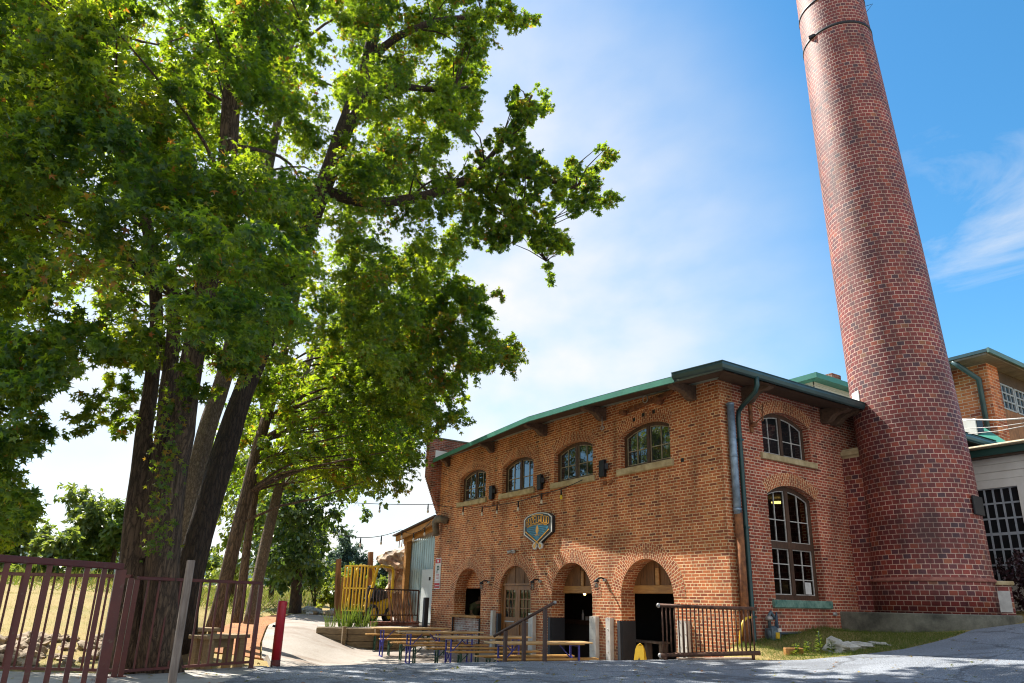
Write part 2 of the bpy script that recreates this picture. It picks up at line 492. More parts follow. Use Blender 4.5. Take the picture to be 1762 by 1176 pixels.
M['old_brick'] = brick_mat('parapet_brick', [(0.0, (.10, .03, .022)), (0.5, (.30, .07, .04)), (1.0, (.42, .12, .07))], (.40, .30, .24), stain=0.6)
M['wash_brick'] = brick_mat('whitewashed_brick', [(0.0, (.14, .05, .035)), (0.5, (.33, .12, .08)), (1.0, (.45, .22, .15))], (.62, .56, .48), wash=0.65)
M['stone'] = plain('sill_stone', (.52, .42, .25), 0.85, c2=(.30, .22, .11), scale=5, bmp=0.3)
M['green_stone'] = plain('painted_stone', (.20, .33, .27), 0.8, c2=(.035, .12, .10), scale=7, bmp=0.3)
M['concrete'] = plain('concrete', (.42, .40, .36), 0.9, c2=(.30, .28, .25), scale=3, bmp=0.2, fine=0.25)
M['dark_concrete'] = plain('stained_concrete', (.19, .185, .15), 0.9, c2=(.05, .05, .042), scale=2.2, bmp=0.4, fine=0.3)
M['green_metal'] = plain('green_fascia', (.055, .24, .17), 0.45, 0.0, c2=(.035, .17, .125), scale=2, bmp=0.05)
M['gutter'] = plain('slate_green_gutter', (.05, .095, .10), 0.35, 0.3, c2=(.035, .065, .07), scale=2)
M['teal_pipe'] = plain('teal_downspout', (.018, .062, .062), 0.4, 0.1, c2=(.012, .04, .042), scale=3)
M['zinc_pipe'] = plain('zinc_pipe', (.30, .40, .52), 0.45, 0.4, c2=(.13, .17, .22), scale=6)
M['rust_pipe'] = plain('rusty_pipe', (.30, .12, .045), 0.9, 0.0, c2=(.10, .035, .018), scale=9, bmp=0.5)
M['roof_metal'] = plain('roof_metal', (.30, .38, .35), 0.5, 0.3, scale=2)
M['soffit'] = wood('soffit_wood', (.10, .058, .034), (.035, .02, .013), 0.85, (3, 40, 40))
M['bracket'] = wood('bracket_wood', (.16, .095, .06), (.06, .034, .02), 0.8, (12, 12, 12))
M['frame'] = wood('window_wood', (.11, .052, .026), (.03, .015, .01), 0.6, (30, 30, 6))
M['sash'] = plain('sash_paint', (.40, .33, .22), 0.6, c2=(.22, .17, .10), scale=20)
M['sash_white'] = plain('sash_white_paint', (.56, .54, .52), 0.6, c2=(.34, .32, .30), scale=20)
M['door_wood'] = wood('door_wood', (.33, .135, .034), (.15, .058, .016), 0.5, (28, 28, 3))
M['board'] = wood('arch_boards', (.24, .105, .032), (.08, .034, .012), 0.7, (40, 40, 3))
M['lintel'] = wood('lintel_wood', (.50, .25, .07), (.30, .13, .035), 0.6, (3, 30, 30))
M['black_steel'] = plain('black_steel', (.022, .022, .026), 0.5, 0.5, scale=5)
M['dark_panel'] = plain('dark_panel', (.045, .047, .055), 0.6, 0.2, scale=3, bmp=0.1)
M['galv'] = plain('galvanised_steel', (.42, .41, .40), 0.5, 0.55, c2=(.28, .27, .265), scale=5)
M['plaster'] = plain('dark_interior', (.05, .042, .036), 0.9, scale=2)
M['white_paint'] = plain('white_paint', (.78, .77, .74), 0.6, c2=(.66, .65, .62), scale=3)
def glass_mat(name, tint=(.012, .014, .016), rough=0.03, wob=0.06, spec=0.4):
    m, nt, bs = newmat(name)
    bs.inputs['Base Color'].default_value = (*tint, 1)
    bs.inputs['Roughness'].default_value = rough
    bs.inputs['IOR'].default_value = 1.52
    bs.inputs['Specular IOR Level'].default_value = spec
    n = noise(nt, 3.0, 2, 0.5, texco(nt))
    bump(nt, bs, n.outputs['Fac'], wob, 0.05)
    return m
M['glass'] = glass_mat('window_glass')
M['glass_old'] = glass_mat('old_window_glass', (.02, .024, .026), 0.02, 0.10, 1.0)
# ------------------------------------------------------------------ terrain
def z_drive(x, y):
    s = (y - 11.0) + 0.35 * (x + 9.0)
    g = s if s > 3 else math.log1p(math.exp(1.6 * s)) / 1.6
    z = -0.95 + 0.115 * g if g < 9 else -0.95 + 0.115 * 9 + 0.018 * (g - 9)
    d0 = math.hypot(x, y)
    if d0 < 6: z -= 0.0
    return z
def z_west(x, y):
    d = math.hypot(x, y); ang = math.degrees(math.atan2(y, -x))
    if x > 0: ang = 90 if y > 0 else -90
    k = lerp(0.047, 0.022, sstep(2, 11, ang))
    f = -0.93 + k * min(max(d - 11, 0), 38) + 0.018 * min(max(d - 49, 0), 150)
    f += 0.05 * math.sin(x * 0.9 + 1.3) * math.cos(y * 0.7) * sstep(12, 20, d)
    da = lerp(14.0, 20.5, sstep(16, 23, ang))
    low = FLOOR + 0.70 * sstep(da, da + 11, d) + 0.027 * max(0, min(d, 120) - da - 11)
    nf = (1 - sstep(13, 18, d)) * (1 - sstep(15, 26, ang))
    low = lerp(low, -0.95, nf)
    return lerp(f, low, sstep(8.5, 13, ang))
EDGE = [(-7.4, -40.0), (-7.4, 0.6), (-8.95, 1.96), (-10.73, 2.95), (-10.6, 5.05), (-10.27, 7.39), (-9.75, 9.75), (-9.2, 10.7), (-8.57, 10.93), (-7.91, 11.28), (-7.53, 11.9), (-7.28, 12.3), (-7.0, 12.95), (-6.93, 13.8), (-6.93, 14.7), (-7.05, 15.7), (-6.75, 16.4), (-6.2, 17.4), (-5.6, 19.0), (-4.0, 21.0), (-2.0, 22.2), (3.0, 23.4), (14, 25)]
def edge_x(y):
    pts = EDGE[:7]
    if y <= pts[0][1]: return pts[0][0]
    for (xa, ya), (xb, yb) in zip(pts, pts[1:]):
        if y <= yb: return lerp(xa, xb, (y - ya) / (yb - ya))
    return pts[-1][0]
def z_ground(x, y):
    if y < 11.4:
        e = edge_x(y)
        t = sstep(e + 0.12, e + 0.45, x)
        return lerp(z_west(x, y), z_drive(x, y) - 0.06, t)
    # east of the building: bank against the wall
    z = z_drive(x, y) - 0.03
    if x > X0 - 1.0:
        z += 0.20 * math.exp(-((x - X0) / 0.75) ** 2) * (1 - sstep(14.5, 15.5, y))
    if x < X0 - 0.3: z = FLOOR - 0.08 if x > X0 - 13.6 else z_west(x, y)
    return z

def grid_coords(a, b, fine_a, fine_b, fine, coarse):
    xs = []; x = a
    while x < b:
        xs.append(x)
        if fine_a <= x < fine_b: x += fine
        else:
            dd = min(abs(x - fine_a), abs(x - fine_b))
            x += min(coarse, fine + dd * 0.18)
    xs.append(b); return xs
def ground_mat():
    m, nt, bs = newmat('dry_grass_ground')
    v = texco(nt)
    n1 = noise(nt, 0.22, 5, 0.6, v); n2 = noise(nt, 3.0, 6, 0.7, v); n3 = noise(nt, 40, 3, 0.7, v)
    r1 = ramp(nt, [(0.35, (.36, .25, .09)), (0.55, (.29, .23, .07)), (0.72, (.13, .16, .035))])
    nt.links.new(n1.outputs['Fac'], r1.inputs[0])
    r2 = ramp(nt, [(0.3, (.25, .15, .06)), (0.55, (.32, .24, .09)), (0.75, (.14, .17, .04))])
    nt.links.new(n2.outputs['Fac'], r2.inputs[0])
    o = mixrgb(nt, 'MIX', 0.5, r1.outputs[0], r2.outputs[0])
    o = mixrgb(nt, 'OVERLAY', 0.6, o, n3.outputs['Fac'])
    nt.links.new(o, bs.inputs['Base Color']); bs.inputs['Roughness'].default_value = 0.95
    bump(nt, bs, n3.outputs['Fac'], 0.6, 0.05)
    return m
M['ground'] = ground_mat()

def sheet(name, poly, zf, mat, off, step=0.5, skirt=0.0, kind='structure'):
    """a ground sheet following zf inside a polygon, with an edge skirt"""
    xs = [p[0] for p in poly]; ys = [p[1] for p in poly]
    pts = []; n = len(poly)
    for i in range(n):
        a, b = poly[i], poly[(i+1) % n]
        k = max(1, int(math.hypot(b[0]-a[0], b[1]-a[1]) / step))
        k = min(k, 60)
        pts += [(lerp(a[0], b[0], t/k), lerp(a[1], b[1], t/k)) for t in range(k)]
    nb = len(pts); edges = [(i, (i+1) % nb) for i in range(nb)]
    x = min(xs)
    while x < max(xs):
        y = min(ys)
        while y < max(ys):
            if inside((x, y), poly) and min(math.hypot(x-p[0], y-p[1]) for p in pts[:nb]) > 0.3*step: pts.append((x, y))
            y += step
        x += step
    vs, _, fs, ov, _, _ = delaunay_2d_cdt([Vector(p) for p in pts], edges, [], 0, 1e-6)
    mb = MB()
    for v in vs: mb.add((v.x, v.y, zf(v.x, v.y) + off))
    for f in fs:
        c = (sum(vs[i].x for i in f)/3, sum(vs[i].y for i in f)/3)
        if not inside(c, poly): continue
        a, b, d = (vs[i] for i in f)
        if (b.x-a.x)*(d.y-a.y)-(b.y-a.y)*(d.x-a.x) < 0: f = f[::-1]
        mb.face(f, None, True)
    if skirt > 0:
        for i in range(nb):
            a, b = pts[i], pts[(i+1) % nb]
            za, zb = zf(*a)+off, zf(*b)+off
            mb.poly([(a[0], a[1], za-skirt), (b[0], b[1], zb-skirt), (b[0], b[1], zb), (a[0], a[1], za)])
    return tag(mb.build(name, mat), kind=kind)
def asphalt_mat():
    m, nt, bs = newmat('asphalt')
    v = texco(nt)
    n1 = noise(nt, 0.5, 6, 0.65, v); n2 = noise(nt, 55, 3, 0.75, v)
    vo = nt.nodes.new('ShaderNodeTexVoronoi'); vo.inputs['Scale'].default_value = 42; nt.links.new(v, vo.inputs['Vector'])
    r1 = ramp(nt, [(0.3, (.24, .265, .305)), (0.7, (.36, .39, .44))]); nt.links.new(n1.outputs['Fac'], r1.inputs[0])
    r2 = ramp(nt, [(0.30, (.45, .45, .45)), (0.6, (1, 1, 1)), (0.8, (1.7, 1.7, 1.7))]); nt.links.new(n2.outputs['Fac'], r2.inputs[0])
    o = mixrgb(nt, 'MULTIPLY', 0.85, r1.outputs[0], r2.outputs[0])
    r3 = ramp(nt, [(0.0, (1.5,)*3), (0.35, (.95,)*3), (0.6, (.55,)*3)]); nt.links.new(vo.outputs['Distance'], r3.inputs[0])
    o = mixrgb(nt, 'MULTIPLY', 0.7, o, r3.outputs[0])
    ck = nt.nodes.new('ShaderNodeTexVoronoi'); ck.feature = 'DISTANCE_TO_EDGE'; ck.inputs['Scale'].default_value = .55
    wv = noise(nt, 1.6, 5, .7, v); wa = nt.nodes.new('ShaderNodeVectorMath'); wa.operation = 'MULTIPLY_ADD'; wa.inputs[1].default_value = (.9, .9, .9)
    nt.links.new(wv.outputs['Color'], wa.inputs[0]); nt.links.new(v, wa.inputs[2]); nt.links.new(wa.outputs[0], ck.inputs['Vector'])
    cr_ = ramp(nt, [(0.0, (.35, .34, .33)), (.012, (.55, .55, .55)), (.03, (1, 1, 1))]); nt.links.new(ck.outputs['Distance'], cr_.inputs[0])
    o = mixrgb(nt, 'MULTIPLY', .8, o, cr_.outputs[0])
    pn_ = noise(nt, .35, 2, .4, v, 1.5); pr_ = ramp(nt, [(.42, (.72, .72, .72)), (.45, (1, 1, 1)), (.60, (1, 1, 1)), (.66, (1.25, 1.2, 1.12))]); nt.links.new(pn_.outputs['Fac'], pr_.inputs[0])
    o = mixrgb(nt, 'MULTIPLY', .8, o, pr_.outputs[0])
    nt.links.new(o, bs.inputs['Base Color']); bs.inputs['Roughness'].default_value = 0.85
    bump(nt, bs, vo.outputs['Distance'], 0.7, 0.012)
    return m
M['asphalt'] = asphalt_mat()
drive_poly = EDGE + [(40, 25), (40, -40)]
sheet('asphalt_driveway', drive_poly, z_drive, M['asphalt'], 0.0, 0.8, 0.75)
def path_mat():
    m, nt, bs = newmat('path_concrete')
    v = texco(nt)
    n1 = noise(nt, 0.6, 6, 0.65, v, 0.5); n2 = noise(nt, 22, 4, 0.7, v)
    r1 = ramp(nt, [(0.32, (.22, .165, .125)), (0.5, (.32, .28, .24)), (0.7, (.38, .34, .30))]); nt.links.new(n1.outputs['Fac'], r1.inputs[0])
    r2 = ramp(nt, [(0.3, (.75,)*3), (0.7, (1.1,)*3)]); nt.links.new(n2.outputs['Fac'], r2.inputs[0])
    nt.links.new(mixrgb(nt, 'MULTIPLY', 1, r1.outputs[0], r2.outputs[0]), bs.inputs['Base Color'])
    bs.inputs['Roughness'].default_value = 0.85
    bump(nt, bs, n2.outputs['Fac'], 0.2, 0.01)
    return m
M['path'] = path_mat()
# patio and the path that climbs from it
def gz(u, v, z): p = at_z(u, v, z); return (p.x, p.y)
path_left = [(-10.62, 3.0), gz(455, 1120, -1.0), gz(452, 1100, -1.05), gz(462, 1085, -1.0), gz(500, 1066, -0.85), gz(520, 1060, -0.72)]
path_right = [gz(575, 1060, -0.72), (X0 - 16.5, Y0 - 0.6), (X0 - 16, Y0 - 0.02), (X0 + 0.0, Y0 - 0.02), (-9.9, 9.75), (-10.35, 7.39), (-10.66, 5.05)]
patio_poly = path_left + path_right
sheet('patio', patio_poly[::-1], z_west, M['path'], 0.012, 0.6, 0.15)
# red clay shoulder left of the path
def clay_mat():
    m = plain('red_clay', (.42, .17, .06), 0.95, c2=(.22, .10, .04), scale=2.5, bmp=0.4, fine=0.4); return m
clay_poly = [gz(455, 1122, -1.0), gz(448, 1100, -1.03), gz(458, 1085, -0.98), gz(497, 1066, -0.84), gz(470, 1064, -0.8), gz(400, 1070, -0.78), gz(330, 1095, -0.86), gz(335, 1115, -0.9)]
sheet('clay_shoulder', clay_poly, z_west, clay_mat(), 0.008, 0.5, 0.1)
# pavement by the railings
def gd(u, D): p = at_dist(u, 1100, D); return (p.x, p.y)
walk_poly = [(-7.4, -40), (-7.4, 0.6), (-8.95, 1.96), (-10.73, 2.95), gd(455, 11.2), gd(330, 10.5), gd(228, 10.05), gd(0, 10.95), gd(-160, 11.8), (-12.6, -40)]
sheet('pavement', walk_poly[::-1], z_west, M['concrete'], 0.01, 0.6, 0.2)

gm = MB()
gx = grid_coords(-420, 160, -34, -4, 0.4, 22); gy = grid_coords(-200, 330, -3, 20, 0.4, 22)
for y in gy:
    for x in gx:
        low = -50 < x < -6 and -40 < y < 30 and any(inside((x+dx, y+dy), q) for q in (patio_poly, walk_poly, clay_poly) for dx, dy in ((0, 0), (.42, 0), (-.42, 0), (0, .42), (0, -.42)))
        gm.add((x, y, z_ground(x, y) - (.09 if low else 0)))
nx = len(gx)
for j in range(len(gy) - 1):
    for i in range(nx - 1):
        gm.face([j*nx+i, j*nx+i+1, (j+1)*nx+i+1, (j+1)*nx+i], None, True)
tag(gm.build('ground', M['ground']), kind='structure')

# ------------------------------------------------------------------ brewery
brew = empty('brewery_building', B(0, 0, FLOOR), 'two storey red brick brewery with four arched doorways, green edged roof and round crest sign', 'building')
LEFT = -13.3
def zt(x):       # underside of the gently pitched verge
    pts = [(-13.3, 5.045), (-10.6, 5.07), (-8.5, 5.09), (-6.1, 5.11), (-4.8, 5.065), (-3.7, 5.035), (-1.8, 4.945), (-.2, 4.85), (1.2, 4.77)]
    for (a, za), (b, zb) in zip(pts, pts[1:]):
        if x <= b: return lerp(za, zb, (x - a) / (b - a))
    return pts[-1][1]
AC = [-10.78, -8.0, -5.28, -2.47]; AHW = 0.865; ASP = 0.185
WC = [-10.73, -7.99, -5.22, -2.39]; WHW = 0.865
fr = lambda a, b, t: B(a, t, b)
fw = MB()
outline = [(LEFT, -1.7), (0, -1.7), (0, zt(0)+.05)] + [(x, zt(x)+.05) for x in (-.2, -1.8, -3.7, -4.8, -6.1, -8.5, -10.6)] + [(LEFT, zt(LEFT)+.05)]
holes = [arch_open(c, AHW, -1.69, ASP, AHW) for c in AC] + [arch_open(c, WHW, 3.27, 4.13, 0.21) for c in WC]
wall_panel(fw, outline, holes, fr, 0.0, 0.44)
fw.build('front_wall', M['brick'], brew)
rw = MB()
rt = lambda a, b, t: B(-t, a, b)
WR = 2.31; RHW = 0.90
rholes = [arch_open(WR, RHW, 3.36, 4.21, 0.24), arch_open(WR, RHW, 0.18, 2.46, 0.25)]
wall_panel(rw, [(0.44, -1.7), (11.5, -1.7), (11.5, 4.85), (0.44, 4.85)], rholes, rt, 0.0, 0.44)
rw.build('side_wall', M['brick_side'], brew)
ow = MB(); ow.box(B(LEFT, .44, -1.7), B(LEFT+.44, 11.5, 4.9)); ow.box(B(LEFT+.44, 11.06, -1.7), B(-.44, 11.5, 4.9))
ow.build('rear_wall', M['brick'], brew)
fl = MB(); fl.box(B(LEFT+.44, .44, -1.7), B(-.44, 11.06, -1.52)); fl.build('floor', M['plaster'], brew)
li = MB(); li.box(B(LEFT+.445, .45, -1.52), B(LEFT+.46, 6.0, 2.6)); li.build('shade_lining', M['plaster'], brew)  # dark sheet added over the brick; its colour stands for the room's shade
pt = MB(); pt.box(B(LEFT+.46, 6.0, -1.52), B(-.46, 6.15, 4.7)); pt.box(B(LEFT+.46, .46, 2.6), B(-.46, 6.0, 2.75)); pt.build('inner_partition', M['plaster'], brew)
for c in AC:
    a = MB()
    for k in range(3): arch_ring(a, c, AHW, ASP, AHW, 0.118*(k+1) , fr, -0.004-0.0*k, 0.02) if False else None
    arch_ring(a, c, AHW, ASP, AHW, 0.355, fr, -0.006, 0.02, 26)
    a.build('arch', M['arch_brick'], brew)
for c in WC:
    a = MB(); arch_ring(a, c, WHW, 4.13, 0.21, 0.29, fr, -0.006, 0.02, 14); a.build('arch', M['arch_brick'], brew)
for zs, rs in ((4.21, .24), (2.46, .25)):
    a = MB(); arch_ring(a, WR, RHW, zs, rs, 0.29, rt, -0.006, 0.02, 14); a.build('arch', M['arch_brick'], brew)

def arch_fill_window(c, hw, zb, zs, rise, f3, dep, parent, cols, rows, sash, sillz, glass, transom=None, sill=None, sill_mat=None, fw_=0.085):
    """timber frame with a centre mullion, painted glazing bars and panes"""
    f = MB()
    def bar2(a, b, wd, t0, t1, mb=f):
        (ax, az), (bx, bz) = a, b
        dx, dz = bx-ax, bz-az; l_ = math.hypot(dx, dz); nx_, nz_ = -dz/l_*wd/2, dx/l_*wd/2
        mb.prism([(ax-nx_, az-nz_), (bx-nx_, bz-nz_), (bx+nx_, bz+nz_), (ax+nx_, az+nz_)], f3, t0, t1)
    r = (hw*hw + rise*rise)/(2*rise); zc = zs + rise - r
    top = lambda x: zc + math.sqrt(max(0, r*r - (x-c)**2))
    # outer frame
    h = fw_/2
    bar2((c-hw+h, zb), (c-hw+h, top(c-hw)), fw_, dep, dep+.1)
    bar2((c+hw-h, zb), (c+hw-h, top(c+hw)), fw_, dep, dep+.1)
    bar2((c-hw+fw_, zb+h), (c+hw-fw_, zb+h), fw_, dep, dep+.1)
    n = 10
    for i in range(n):
        xa = c-hw+2*hw*i/n; xb = c-hw+2*hw*(i+1)/n
        f.prism([(xa, top(xa)-fw_), (xb, top(xb)-fw_), (xb, top(xb)), (xa, top(xa))], f3, dep-.002, dep+.1)
    bar2((c, zb+fw_), (c, top(c)-fw_), fw_*1.15, dep-.012, dep+.1)
    if transom: bar2((c-hw+fw_, transom), (c+hw-fw_, transom), fw_*1.5, dep-.015, dep+.1)
    fo = f.build('window', M['frame'], parent)
    s = MB()
    bw = 0.021
    zones = [(zb+fw_, None)] if not transom else [(zb+fw_, transom-fw_*.75), (transom+fw_*.75, None)]
    for (xa, xb) in ((c-hw+fw_, c-fw_*.58), (c+fw_*.58, c+hw-fw_)):
        for zi, (z0, z1) in enumerate(zones):
            tz = lambda x: (z1 if z1 is not None else top(x)-fw_)
            rws = rows[zi] if hasattr(rows, '__len__') else rows
            for i in range(cols+1):
                x = lerp(xa+bw/2, xb-bw/2, i/cols)
                bar2((x, z0), (x, tz(x)), bw, dep+.02, dep+.055, s)
            zmin = min(tz(xa), tz(xb))
            for j in range(0, rws+1):
                z = lerp(z0+bw/2, zmin-bw/2, j/rws)
                if j == rws and z1 is None:
                    m_ = 5
                    for q in range(m_):
                        a_ = lerp(xa, xb, q/m_); b_ = lerp(xa, xb, (q+1)/m_)
                        bar2((a_, tz(a_)-bw/2), (b_, tz(b_)-bw/2), bw, dep+.021, dep+.054, s)
                else: bar2((xa, z), (xb, z), bw, dep+.022, dep+.053, s)
    s.build('glazing_bars', sash, fo)
    g = MB()
    pl = [(c-hw+.03, zb+.03), (c+hw-.03, zb+.03)] + [(c+hw-.03-(2*hw-.06)*i/10, top(c+hw-.03-(2*hw-.06)*i/10)-.03) for i in range(11)]
    g.prism(pl, f3, dep+.04, dep+.046)
    g.build('pane', glass, fo)
    if sill:
        sb = MB(); sb.prism([(sill[0], sill[2]), (sill[1], sill[2]), (sill[1], sill[3]), (sill[0], sill[3])], f3, -0.07, 0.2)
        sb.build('sill', sill_mat, fo, bevel=0.012)
    return fo
for c in WC:
    arch_fill_window(c, WHW, 3.275, 4.13, .21, fr, .15, brew, 2, 2, M['sash'], 0, M['glass_old'], None, (c-.97, c+.97, 3.115, 3.275), M['stone'])
def glass_clear():
    m = bpy.data.materials.new('clear_glass'); m.use_nodes = True; nt = m.node_tree; nt.nodes.clear()
    o = nt.nodes.new('ShaderNodeOutputMaterial'); mxs = nt.nodes.new('ShaderNodeMixShader')
    t = nt.nodes.new('ShaderNodeBsdfTransparent'); t.inputs[0].default_value = (.4, .43, .43, 1)
    g = nt.nodes.new('ShaderNodeBsdfGlossy'); g.inputs['Roughness'].default_value = 0.03
    fz = nt.nodes.new('ShaderNodeFresnel'); fz.inputs['IOR'].default_value = 1.14
    nt.links.new(fz.outputs[0], mxs.inputs[0]); nt.links.new(t.outputs[0], mxs.inputs[1]); nt.links.new(g.outputs[0], mxs.inputs[2])
    nt.links.new(mxs.outputs[0], o.inputs['Surface'])
    return m
M['clear_glass'] = glass_clear()
arch_fill_window(WR, RHW, 3.365, 4.21, .24, rt, .17, brew, 2, 2, M['sash_white'], 0, M['glass'], None, (WR-1.03, WR+1.04, 3.225, 3.365), M['stone'])
arch_fill_window(WR, RHW, 0.185, 2.46, .25, rt, .17, brew, 2, (3, 2), M['sash_white'], 0, M['clear_glass'], 1.36, (WR-1.03, WR+1.07, 0.01, 0.175), M['green_stone'], fw_=.10)

# verge, soffit, eaves
def po(x): return lerp(0.36, 0.92, min(1.0, (x + 13.1) / 6.6))      # overhang of the verge grows to the right
xs_v = [-13.08, -12, -10.6, -8.5, -6.1, -4.8, -3.7, -1.8, -.2, 0.9]
zf = lambda x: zt(x) - 0.16                                 # underside at the verge
sf = MB(); rf = MB()
for a, b in zip(xs_v, xs_v[1:]):
    sf.poly([B(a, -po(a), zf(a)), B(a, .02, zt(a)+.04), B(b, .02, zt(b)+.04), B(b, -po(b), zf(b))])
    rf.poly([B(a, -po(a), zf(a)+.155), B(b, -po(b), zf(b)+.155), B(b, 11.9, zf(b)+.33), B(a, 11.9, zf(a)+.33)])
    rf.poly([B(a, -po(a)+.01, zf(a)+.01), B(b, -po(b)+.01, zf(b)+.01), B(b, -po(b)+.01, zf(b)+.155), B(a, -po(a)+.01, zf(a)+.155)])
sf.poly([B(.9, -.92, zf(.9)), B(.0, -.02, zt(0)), B(.0, 11.5, zt(0)+.02), B(.9, 11.5, zf(.9)+.04)])
so_ = sf.build('soffit', M['soffit'], brew)
rf.build('roof', M['roof_metal'], brew)
# battens under the soffit give it its boarded look
fa = MB()
for a, b in zip([-13.1]+xs_v[1:8]+[-0.42], xs_v[1:8]+[-0.42]):
    pass
xs_f = [-13.1, -12, -10.6, -8.5, -6.1, -4.8, -3.7, -1.8, -0.42]
for a, b in zip(xs_f, xs_f[1:]):
    pa, pb = -po(a)-.03, -po(b)-.03
    fa.poly([B(a, pa, zf(a)), B(b, pb, zf(b)), B(b, pb, zf(b)+.13), B(a, pa, zf(a)+.13)])
    fa.poly([B(a, pa, zf(a)+.13), B(b, pb, zf(b)+.13), B(b, pb+.10, zf(b)+.165), B(a, pa+.10, zf(a)+.165)])
    fa.poly([B(a, pa+.05, zf(a)), B(b, pb+.05, zf(b)), B(b, pb, zf(b)), B(a, pa, zf(a))])
fa.build('fascia', M['green_metal'], brew)
gt = MB()
def gutter(pts):
    prof = [(0, 0), (.02, -.012), (.06, 0.015), (.085, .08), (.085, .135), (.10, .135), (.10, .15), (0, .15)]
    for (a, na), (b, nb) in zip(pts, pts[1:]):
        for (p, z), (q, y) in zip(prof, prof[1:]+prof[:1]):
            gt.poly([a+na*p+Vector((0,0,z)), b+nb*p+Vector((0,0,z)), b+nb*q+Vector((0,0,y)), a+na*q+Vector((0,0,y))])
zc_ = zf(.9)
gutter([(B(-.42, -po(-.42)-.02, zf(-.42)+.05), Vector((0,-1,0))), (B(.9, -.94, zc_+.03), Vector((1,-1,0))), (B(.9, 11.5, zc_+.06), Vector((1,0,0)))])
gt.build('gutter', M['gutter'], brew)
# carved brackets
def bracket(base, outv, ln, dp, wd):
    b = MB(); side = Vector((outv.y, -outv.x, 0))
    prof = [(0, 0), (0, -dp), (ln*.18, -dp*1.04), (ln*.30, -dp*.93), (ln*.45, -dp*.62), (ln*.62, -dp*.5), (ln*.8, -dp*.52), (ln*.93, -dp*.44), (ln, -dp*.30), (ln, 0)]
    b.prism(prof, lambda a, z, t: base + outv*a + side*t + Vector((0,0,z)), -wd/2, wd/2)
    b.build('bracket', M['bracket'], brew, bevel=.012)
for x in (-.72, -3.85, -6.5, -9.45, -12.5):
    bracket(B(x, -.005, zt(x)-.04), Vector((0,-1,0)), po(x)*.86, .33, .17)
for y in (.85, 3.84, 4.25): bracket(B(.005, y, zt(0)-.04), Vector((1,0,0)), .78, .36, .2)
# downspouts
dp = MB()
oy_ = at_x(1302, 655, .93).y - Y0
dp.tube([B(.93, oy_, zc_+.06), B(.93, oy_, 4.50), B(.86, oy_+.02, 4.38), B(.30, .40, 4.24), B(.14, .455, 4.16), B(.10, .47, 4.0), B(.10, .47, -.74), B(.16, .47, -.86), B(.45, .47, -.93)], .052, 8)
for z in (3.5, 1.6, -.2): dp.box(B(.0, .40, z), B(.155, .54, z+.04))
dp.build('downspout', M['teal_pipe'], brew)
zp = MB(); zp.tube([B(.11, .22, 1.88), B(.11, .22, 4.30)], .082, 10)
for z in (4.26, 3.1, 1.95): zp.tube([B(.11, .22, z), B(.11, .22, z+.05)], .09, 10)
zp.build('standpipe', M['zinc_pipe'], brew)
rp_ = MB(); rp_.tube([B(.11, .24, -1.0), B(.11, .235, 1.9)], .088, 10); rp_.build('standpipe', M['rust_pipe'], brew)

# parapet at the left end, corbelled out over the patio
pp = MB()
prof = [(.3, 3.05), (0.0, 3.05)]
n = 17
for i in range(n):
    z = 3.10 + i*.0766; y = -.55*(i+1)/n
    prof += [(y, z), (y, z+.0766)]
prof += [(-.55, 5.80), (1.6, 5.80), (1.6, 5.5), (11.5, 5.5), (11.5, 4.7), (.3, 4.7)]
pp.prism(prof, lambda a, z, t: B(t, a, z), LEFT-.03, LEFT+.22)
pp.build('parapet', M['old_brick'], brew)
cp = MB(); cp.box(B(LEFT-.06, -.58, 5.80), B(LEFT+.25, 1.6, 5.86)); cp.build('coping', M['dark_concrete'], brew, bevel=.01)
fs_ = MB(); fs_.box(B(LEFT+.222, -.3, 5.02), B(LEFT+.24, 1.2, 5.36)); fs_.build('flashing', M['white_paint'], brew)
# raised clerestory behind the eaves
cl = MB()
pc = at_x(1405, 648, -2.2) - B(0, 0, 0); cy_ = pc.y; cz_ = pc.z
cl.box(B(-9, cy_+.35, 4.6), B(-2.55, cy_+8, cz_-.02)); cl.build('clerestory', plain('cream_siding', (.66, .60, .50), .7, c2=(.5, .44, .35), scale=3, tscale=(1, 1, 14)), brew)
ce = MB(); ce.box(B(-9.2, cy_, cz_-.02), B(-2.2, cy_+8.3, cz_+.15)); ce.build('clerestory_eaves', M['green_metal'], brew)
cs = MB()
for z in np.arange(4.75, cz_-.1, .19):
    cs.box(B(-8.9, cy_+.33, z), B(-2.53, cy_+.352, z+.16)); cs.box(B(-2.552, cy_+.33, z), B(-2.53, cy_+7.9, z+.16))
cs.build('clapboard', bpy.data.materials['cream_siding'], brew)
ch = MB(); ch.box(B(-2.9, cy_+1.2, cz_), B(-2.4, cy_+1.7, cz_+.42)); ch.build('flue', M['old_brick'], brew)

